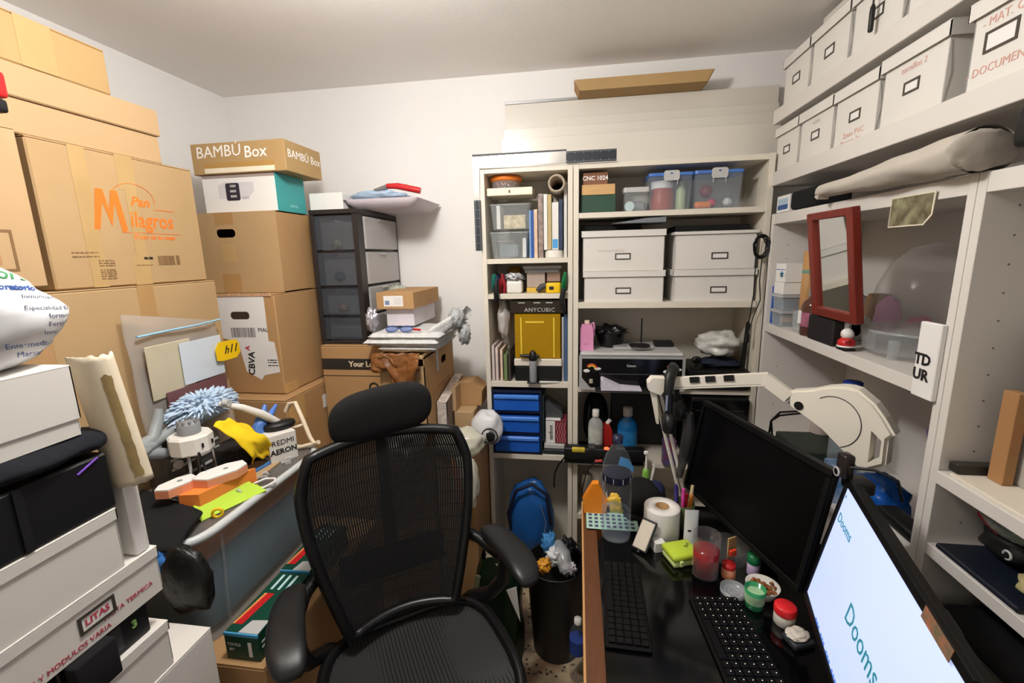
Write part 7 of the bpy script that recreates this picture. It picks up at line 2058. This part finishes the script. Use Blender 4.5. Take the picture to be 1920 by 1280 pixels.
# glass with red drink
t = thing('drink_glass', 'tall glass half full of red drink', 'glass', (0.362, 1.185, D0))
GLS = clear('drinking_glass', (230, 228, 226), 0.03, 0.03)
MB().lathe([(0.030, 0.0), (0.034, 0.003), (0.037, 0.13), (0.0355, 0.13), (0.0325, 0.006), (0, 0.006)], n=32).build('glass', GLS, t)
MB().lathe([(0.0, 0.007), (0.0322, 0.007), (0.0345, 0.084), (0.0, 0.084)], n=32).build('drink', clear('red_drink', (158, 8, 16), 0.8, 0.06), t)
# cream tube
t = thing('cream_tube', 'white cream tube standing on its cap behind the red drink', 'tube', (0.352, 1.315, D0))
def ct(u, v):
    a = 2 * PI * u
    k = v
    return Vector((0.021 * math.cos(a), (0.016 * (1 - k) + 0.0015 * k) * math.sin(a), 0.018 + 0.105 * v))
MB().grid(ct, 24, 8, True, 0, 0, True).build('tube', mat('cream_tube_white', (222, 224, 222), 0.4, var=0.05), t)
MB().lathe([(0.018, 0), (0.018, 0.017), (0, 0.018)], n=20).build('cap', mat('pale_green_cap', (206, 222, 206), 0.4), t)
bx(-0.012, -0.002, -0.0115, -0.0095, 0.055, 0.06).build('print', INK, t)
# pen cup with pens
t = thing('pen_cup', 'dark cup at the far end of the desk', 'cup', (0.35, 1.415, D0))
MB().lathe([(0.030, 0.0), (0.034, 0.004), (0.036, 0.09), (0.034, 0.09), (0.031, 0.006), (0, 0.006)], n=24).build('cup', clear('dark_cup', (90, 110, 60), 0.7, 0.1), t)
for i, (x, y, h, c, nm) in enumerate(((-0.02, -0.012, 0.155, (60, 50, 130), 'violet marker'), (-0.005, -0.016, 0.145, (226, 70, 160), 'pink marker'), (0.004, -0.008, 0.12, (206, 40, 40), 'red marker'), (0.016, 0.0, 0.11, (226, 130, 40), 'orange marker'), (0.02, 0.012, 0.135, (222, 200, 160), 'cream pencil'), (-0.012, 0.014, 0.125, (30, 30, 32), 'black pen'))):
    t = thing('marker_pen', nm + ' standing in the dark cup on the desk', 'pen', (0.35 + x, 1.415 + y, D0 + 0.0065), group='pens in the dark cup')
    MB().cyl((0, 0, 0), (x * 0.4, y * 0.4, h * 0.72), 0.0055, n=10).build('barrel', mat('pen_%d' % i, c, 0.4), t)
    MB().cyl((x * 0.4, y * 0.4, h * 0.72), (x * 0.55, y * 0.55, h), 0.0064, 0.005, n=10).build('pen_cap', mat('pen_%d' % i, c), t)
# clear bowl edge behind the glass with orange pill bottle etc.
t = thing('clear_bowl', 'large shallow clear bowl holding small packets on the desk', 'bowl', (0.452, 1.262, D0))
MB().lathe([(0.035, 0.0), (0.045, 0.004), (0.058, 0.05), (0.056, 0.05), (0.043, 0.008), (0, 0.006)], n=36).build('bowl', clear('bowl_plastic', (180, 182, 180), 0.08, 0.06), t)
GI = 'small things in and by the clear bowl'
one('tan_card', bx(-0.015, 0.015, -0.002, 0.002, 0, 0.075), mat('tan_card_stock', (190, 156, 104), 0.6), 'tan card standing in the clear bowl', 'card', (0.45, 1.245, D0 + 0.009), 0.5, GI)
one('orange_packet', bx(-0.012, 0.012, -0.004, 0.004, 0, 0.022, 0.002), mat('vermilion', (236, 70, 30), 0.4), 'small vermilion tab in front of the tan card', 'tab', (0.447, 1.225, D0 + 0.036), 0.5, GI)
t = thing('pill_bottle', 'small bottle with a red cap and orange label on the desk', 'bottle', (0.425, 1.185, D0))
MB().lathe([(0.018, 0), (0.019, 0.003), (0.019, 0.025), (0.015, 0.03)], n=20).build('body', mat('peach_label', (226, 150, 110), 0.5), t)
MB().lathe([(0.017, 0.03), (0.018, 0.033), (0.018, 0.042), (0.0, 0.043)], n=20).build('cap', RED, t)
t = thing('green_cap_bottle', 'small white bottle with a green cap on the desk', 'bottle', (0.497, 1.205, D0))
MB().lathe([(0.015, 0), (0.016, 0.003), (0.016, 0.032), (0.013, 0.036)], n=18).build('body', mat('lilac_bottle', (196, 176, 206), 0.5), t)
MB().lathe([(0.016, 0.036), (0.017, 0.039), (0.017, 0.062), (0, 0.063)], n=18).build('cap', GREEN, t)
t = thing('snack_bowl', 'white bowl of brown snacks on the desk', 'bowl', (0.492, 1.125, D0))
MB().lathe([(0.025, 0.0), (0.03, 0.002), (0.042, 0.03), (0.0405, 0.0305), (0.028, 0.006), (0, 0.005)], n=28).build('bowl', WPLAS, t)
sn = MB()
random.seed(33)
for i in range(60):
    a, r = random.uniform(0, 2 * PI), random.uniform(0, 0.033)
    sn.blob((r * math.cos(a), r * math.sin(a), 0.018 + random.uniform(0, 0.009)), (0.006, 0.005, 0.004), 0.2, 3, i, 1.0, 7, 5)
sn.build('snacks', mat('roasted_snacks', (150, 92, 46), 0.6, var=0.3, scale=60), t, kind='stuff')
t = thing('tin_lid', 'round clear plastic lid lying in front of the keyboard', 'lid', (0.42, 1.125, D0))
MB().lathe([(0.0, 0.002), (0.03, 0.002), (0.031, 0.010), (0.033, 0.012), (0.033, 0.0)], n=32).build('disc', clear('grey_lid', (176, 180, 184), 0.6, 0.2), t)
for r in (0.012, 0.022):
    MB().tube([(r * math.cos(2 * PI * i / 24), r * math.sin(2 * PI * i / 24), 0.0025) for i in range(24)], 0.001, 5, True).build('ring', LGREY, t)
t = thing('green_cup', 'small green plastic cup with a pale label on the desk', 'cup', (0.455, 1.078, D0))
MB().lathe([(0.019, 0.0), (0.021, 0.003), (0.0255, 0.055), (0.024, 0.055), (0.0195, 0.006), (0, 0.006)], n=26).build('cup', clear('green_cup_plastic', (60, 170, 110), 0.7, 0.15), t)
MB().lathe([(0.0228, 0.018), (0.0250, 0.042)], n=26).build('label', mat('cup_label', (170, 206, 160), 0.5, var=0.25, scale=40), t)
t = thing('red_lid_jar', 'small jar with a red lid beside the lit monitor', 'jar', (0.508, 1.032, D0))
MB().lathe([(0.022, 0), (0.024, 0.003), (0.024, 0.026), (0.021, 0.03)], n=24).build('jar', mat('milky_jar', (216, 210, 200), 0.4), t)
MB().lathe([(0.024, 0.03), (0.025, 0.032), (0.025, 0.048), (0.022, 0.051), (0, 0.052)], n=28).build('lid', mat('bright_red_lid', (226, 40, 46), 0.35), t)
t = thing('sweets_bag', 'small dark packet with a speckled white top beside the red-lidded jar', 'packet', (0.515, 0.975, D0), 0.35)
bx(-0.028, 0.028, -0.022, 0.022, 0, 0.016, 0.005, 2).build('dark_base', mat('slate_packet', (46, 50, 58), 0.5), t)
MB().blob((0, 0.004, 0.020), (0.026, 0.020, 0.006), 0.2, 3, 2).build('speckled_top', mat('speckled_paper', (214, 206, 196), 0.6, var=0.4, scale=70), t)

# keyboards: keys are separate parts
KEYT = mat('key_legend_glow', (255, 236, 210), 0.5, emit=(255, 232, 206), estr=0.6)
KEYB = mat('keyboard_black', (7, 7, 8), 0.5, var=0.05, spec=0.25)
def keyboard(label, loc, rz, cols, rows, glow, group):
    t = thing('keyboard', label, 'keyboard', loc, rz, group)
    px = 0.019
    w, d = cols * px / 2, rows * px / 2
    bx(-w - 0.006, w + 0.006, -d - 0.006, d + 0.006, 0, 0.010, 0.003).build('case', KEYB, t)
    kb = MB().box(-0.0083, 0.0083, -0.0083, 0.0083, 0, 0.006, 0.0012)
    if glow:
        kb.box(-0.0010, 0.0006, 0.0010, 0.0030, 0.006, 0.0063, mi=1)
    first = None
    for r in range(rows):
        c = 0
        while c < cols:
            span = 1
            if r == 0 and 4 <= c < 10:
                span = 6
            x = -w + (c + span / 2) * px
            y = -d + (r + 0.5) * px
            if span == 1:
                if first is None:
                    first = kb.build('key', [KEYB, KEYT], t)
                    first.location = (x, y, 0.0102)
                else:
                    part_copy(first, t, (x, y, 0.0102))
            else:
                bx(-0.0083 * span - 0.005, 0.0083 * span + 0.005, -0.0083, 0.0083, 0, 0.006, 0.0012).build('space_bar', KEYB, t).location = (x, y, 0.0102)
            c += span
    return t
keyboard('black keyboard with glowing legends beside the lit monitor', (0.372, 0.915, D0), -PI / 2 + 0.08, 18, 6, True, 'keyboards on the desk')
keyboard('black unlit keyboard lying near the wooden desk edge', (0.125, 1.05, D0), -PI / 2 - 0.03, 15, 5, False, 'keyboards on the desk')
# ================================================================== floor: bin, green bag, bottle
t = thing('waste_bin', 'black round waste bin full of rubbish under the desk edge', 'bin', (-0.085, 1.635, 0.0))
MB().lathe([(0.095, 0.0), (0.098, 0.004), (0.122, 0.40), (0.126, 0.405), (0.122, 0.41), (0.118, 0.405), (0.094, 0.008), (0, 0.008)], n=36).build('bin', mat('black_bin_plastic', (14, 14, 15), 0.5), t)
GBIN = 'rubbish in the waste bin'
one('crushed_bottle', MB().tube([(0.02, -0.05, -0.01), (0.0, 0.0, 0.03), (-0.02, 0.04, 0.06)], [0.028, 0.034, 0.016], 14), clear('crushed_pet', (196, 200, 202), 0.4, 0.08), 'crushed clear bottle sticking out of the waste bin', 'bottle', (-0.06, 1.635, 0.41), group=GBIN)
for i, (x, y, z, r, c, lab) in enumerate(((-0.135, 1.60, 0.405, 0.028, (230, 160, 50), 'yellow-orange wrapper on the left of the waste bin'), (-0.115, 1.685, 0.44, 0.03, (70, 140, 200), 'blue wrapper standing up in the waste bin'), (-0.085, 1.63, 0.43, 0.035, (226, 228, 230), 'crumpled white tissue in the middle of the waste bin'), (-0.03, 1.60, 0.40, 0.026, (206, 200, 206), 'pale paper at the right of the waste bin'), (-0.04, 1.70, 0.43, 0.034, (24, 24, 26), 'crumpled black film at the back of the waste bin'))):
    one('rubbish', MB().blob((0, 0, 0), (r, r * 0.8, r * (1.5 if i in (1,) else 0.9)), 0.6, 3, i + 3), mat('rubbish_%d' % i, c, 0.4), lab, 'rubbish', (x, y, z), group=GBIN)
t = thing('green_bag', 'dark green shopping bag beside the waste bin', 'bag', (-0.318, 1.59, 0.0))
def gb(u, v):
    a = 2 * PI * u
    z = 0.46 * v
    k = 1 + 0.12 * noise.noise(Vector((math.cos(a) * 2, math.sin(a) * 2, v * 3)))
    sg = lambda q, e: math.copysign(abs(q) ** e, q)
    top = 1 - 0.30 * max(0, v - 0.75) / 0.25
    return Vector((0.095 * sg(math.cos(a), 0.6) * k * top, 0.07 * sg(math.sin(a), 0.6) * k * top, z + 0.012 * math.sin(3 * a) * v))
MB().grid(gb, 40, 20, True, 0, 0, True).build('body', mat('dark_green_bag', (12, 42, 26), 0.35, var=0.15, bump=0.5, bscale=20), t)
MB().prism([(-0.095, 0.0), (0.095, 0.0), (0.09, 0.002), (-0.09, 0.002)], -0.06, 0.06, 'y').build('bottom', mat('dark_green_bag', (12, 42, 26)), t)
MB().blob((0.02, 0.0, 0.45), (0.065, 0.05, 0.035), 0.35, 2.5, 5).build('cloth_inside', mat('cream_rag', (210, 204, 180), 0.9, var=0.15, scale=20), t)
MB().tube([(-0.07, -0.07, 0.40), (-0.09, -0.085, 0.28), (-0.085, -0.08, 0.22)], 0.006, 6, flat=2.0).build('handle', mat('grey_green_strap', (140, 146, 120), 0.6), t)
MB().prism([(0.045, 0.36), (0.085, 0.38), (0.098, 0.22)], -0.088, -0.086, 'y').build('white_print', PAPER, t)
t = thing('floor_bottle', 'clear bottle with a blue label standing on the floor under the desk', 'bottle', (0.005, 1.50, 0.0))
MB().lathe([(0.028, 0), (0.032, 0.004), (0.032, 0.10), (0.030, 0.105), (0.032, 0.11), (0.032, 0.20), (0.014, 0.24), (0.012, 0.25)], n=24).build('body', PET, t)
MB().lathe([(0.0325, 0.12), (0.0325, 0.18)], n=24).build('label', mat('blue_bottle_label', (40, 70, 150), 0.4), t)
MB().lathe([(0.014, 0.245), (0.014, 0.265), (0, 0.266)], n=18).build('cap', PAPER, t)
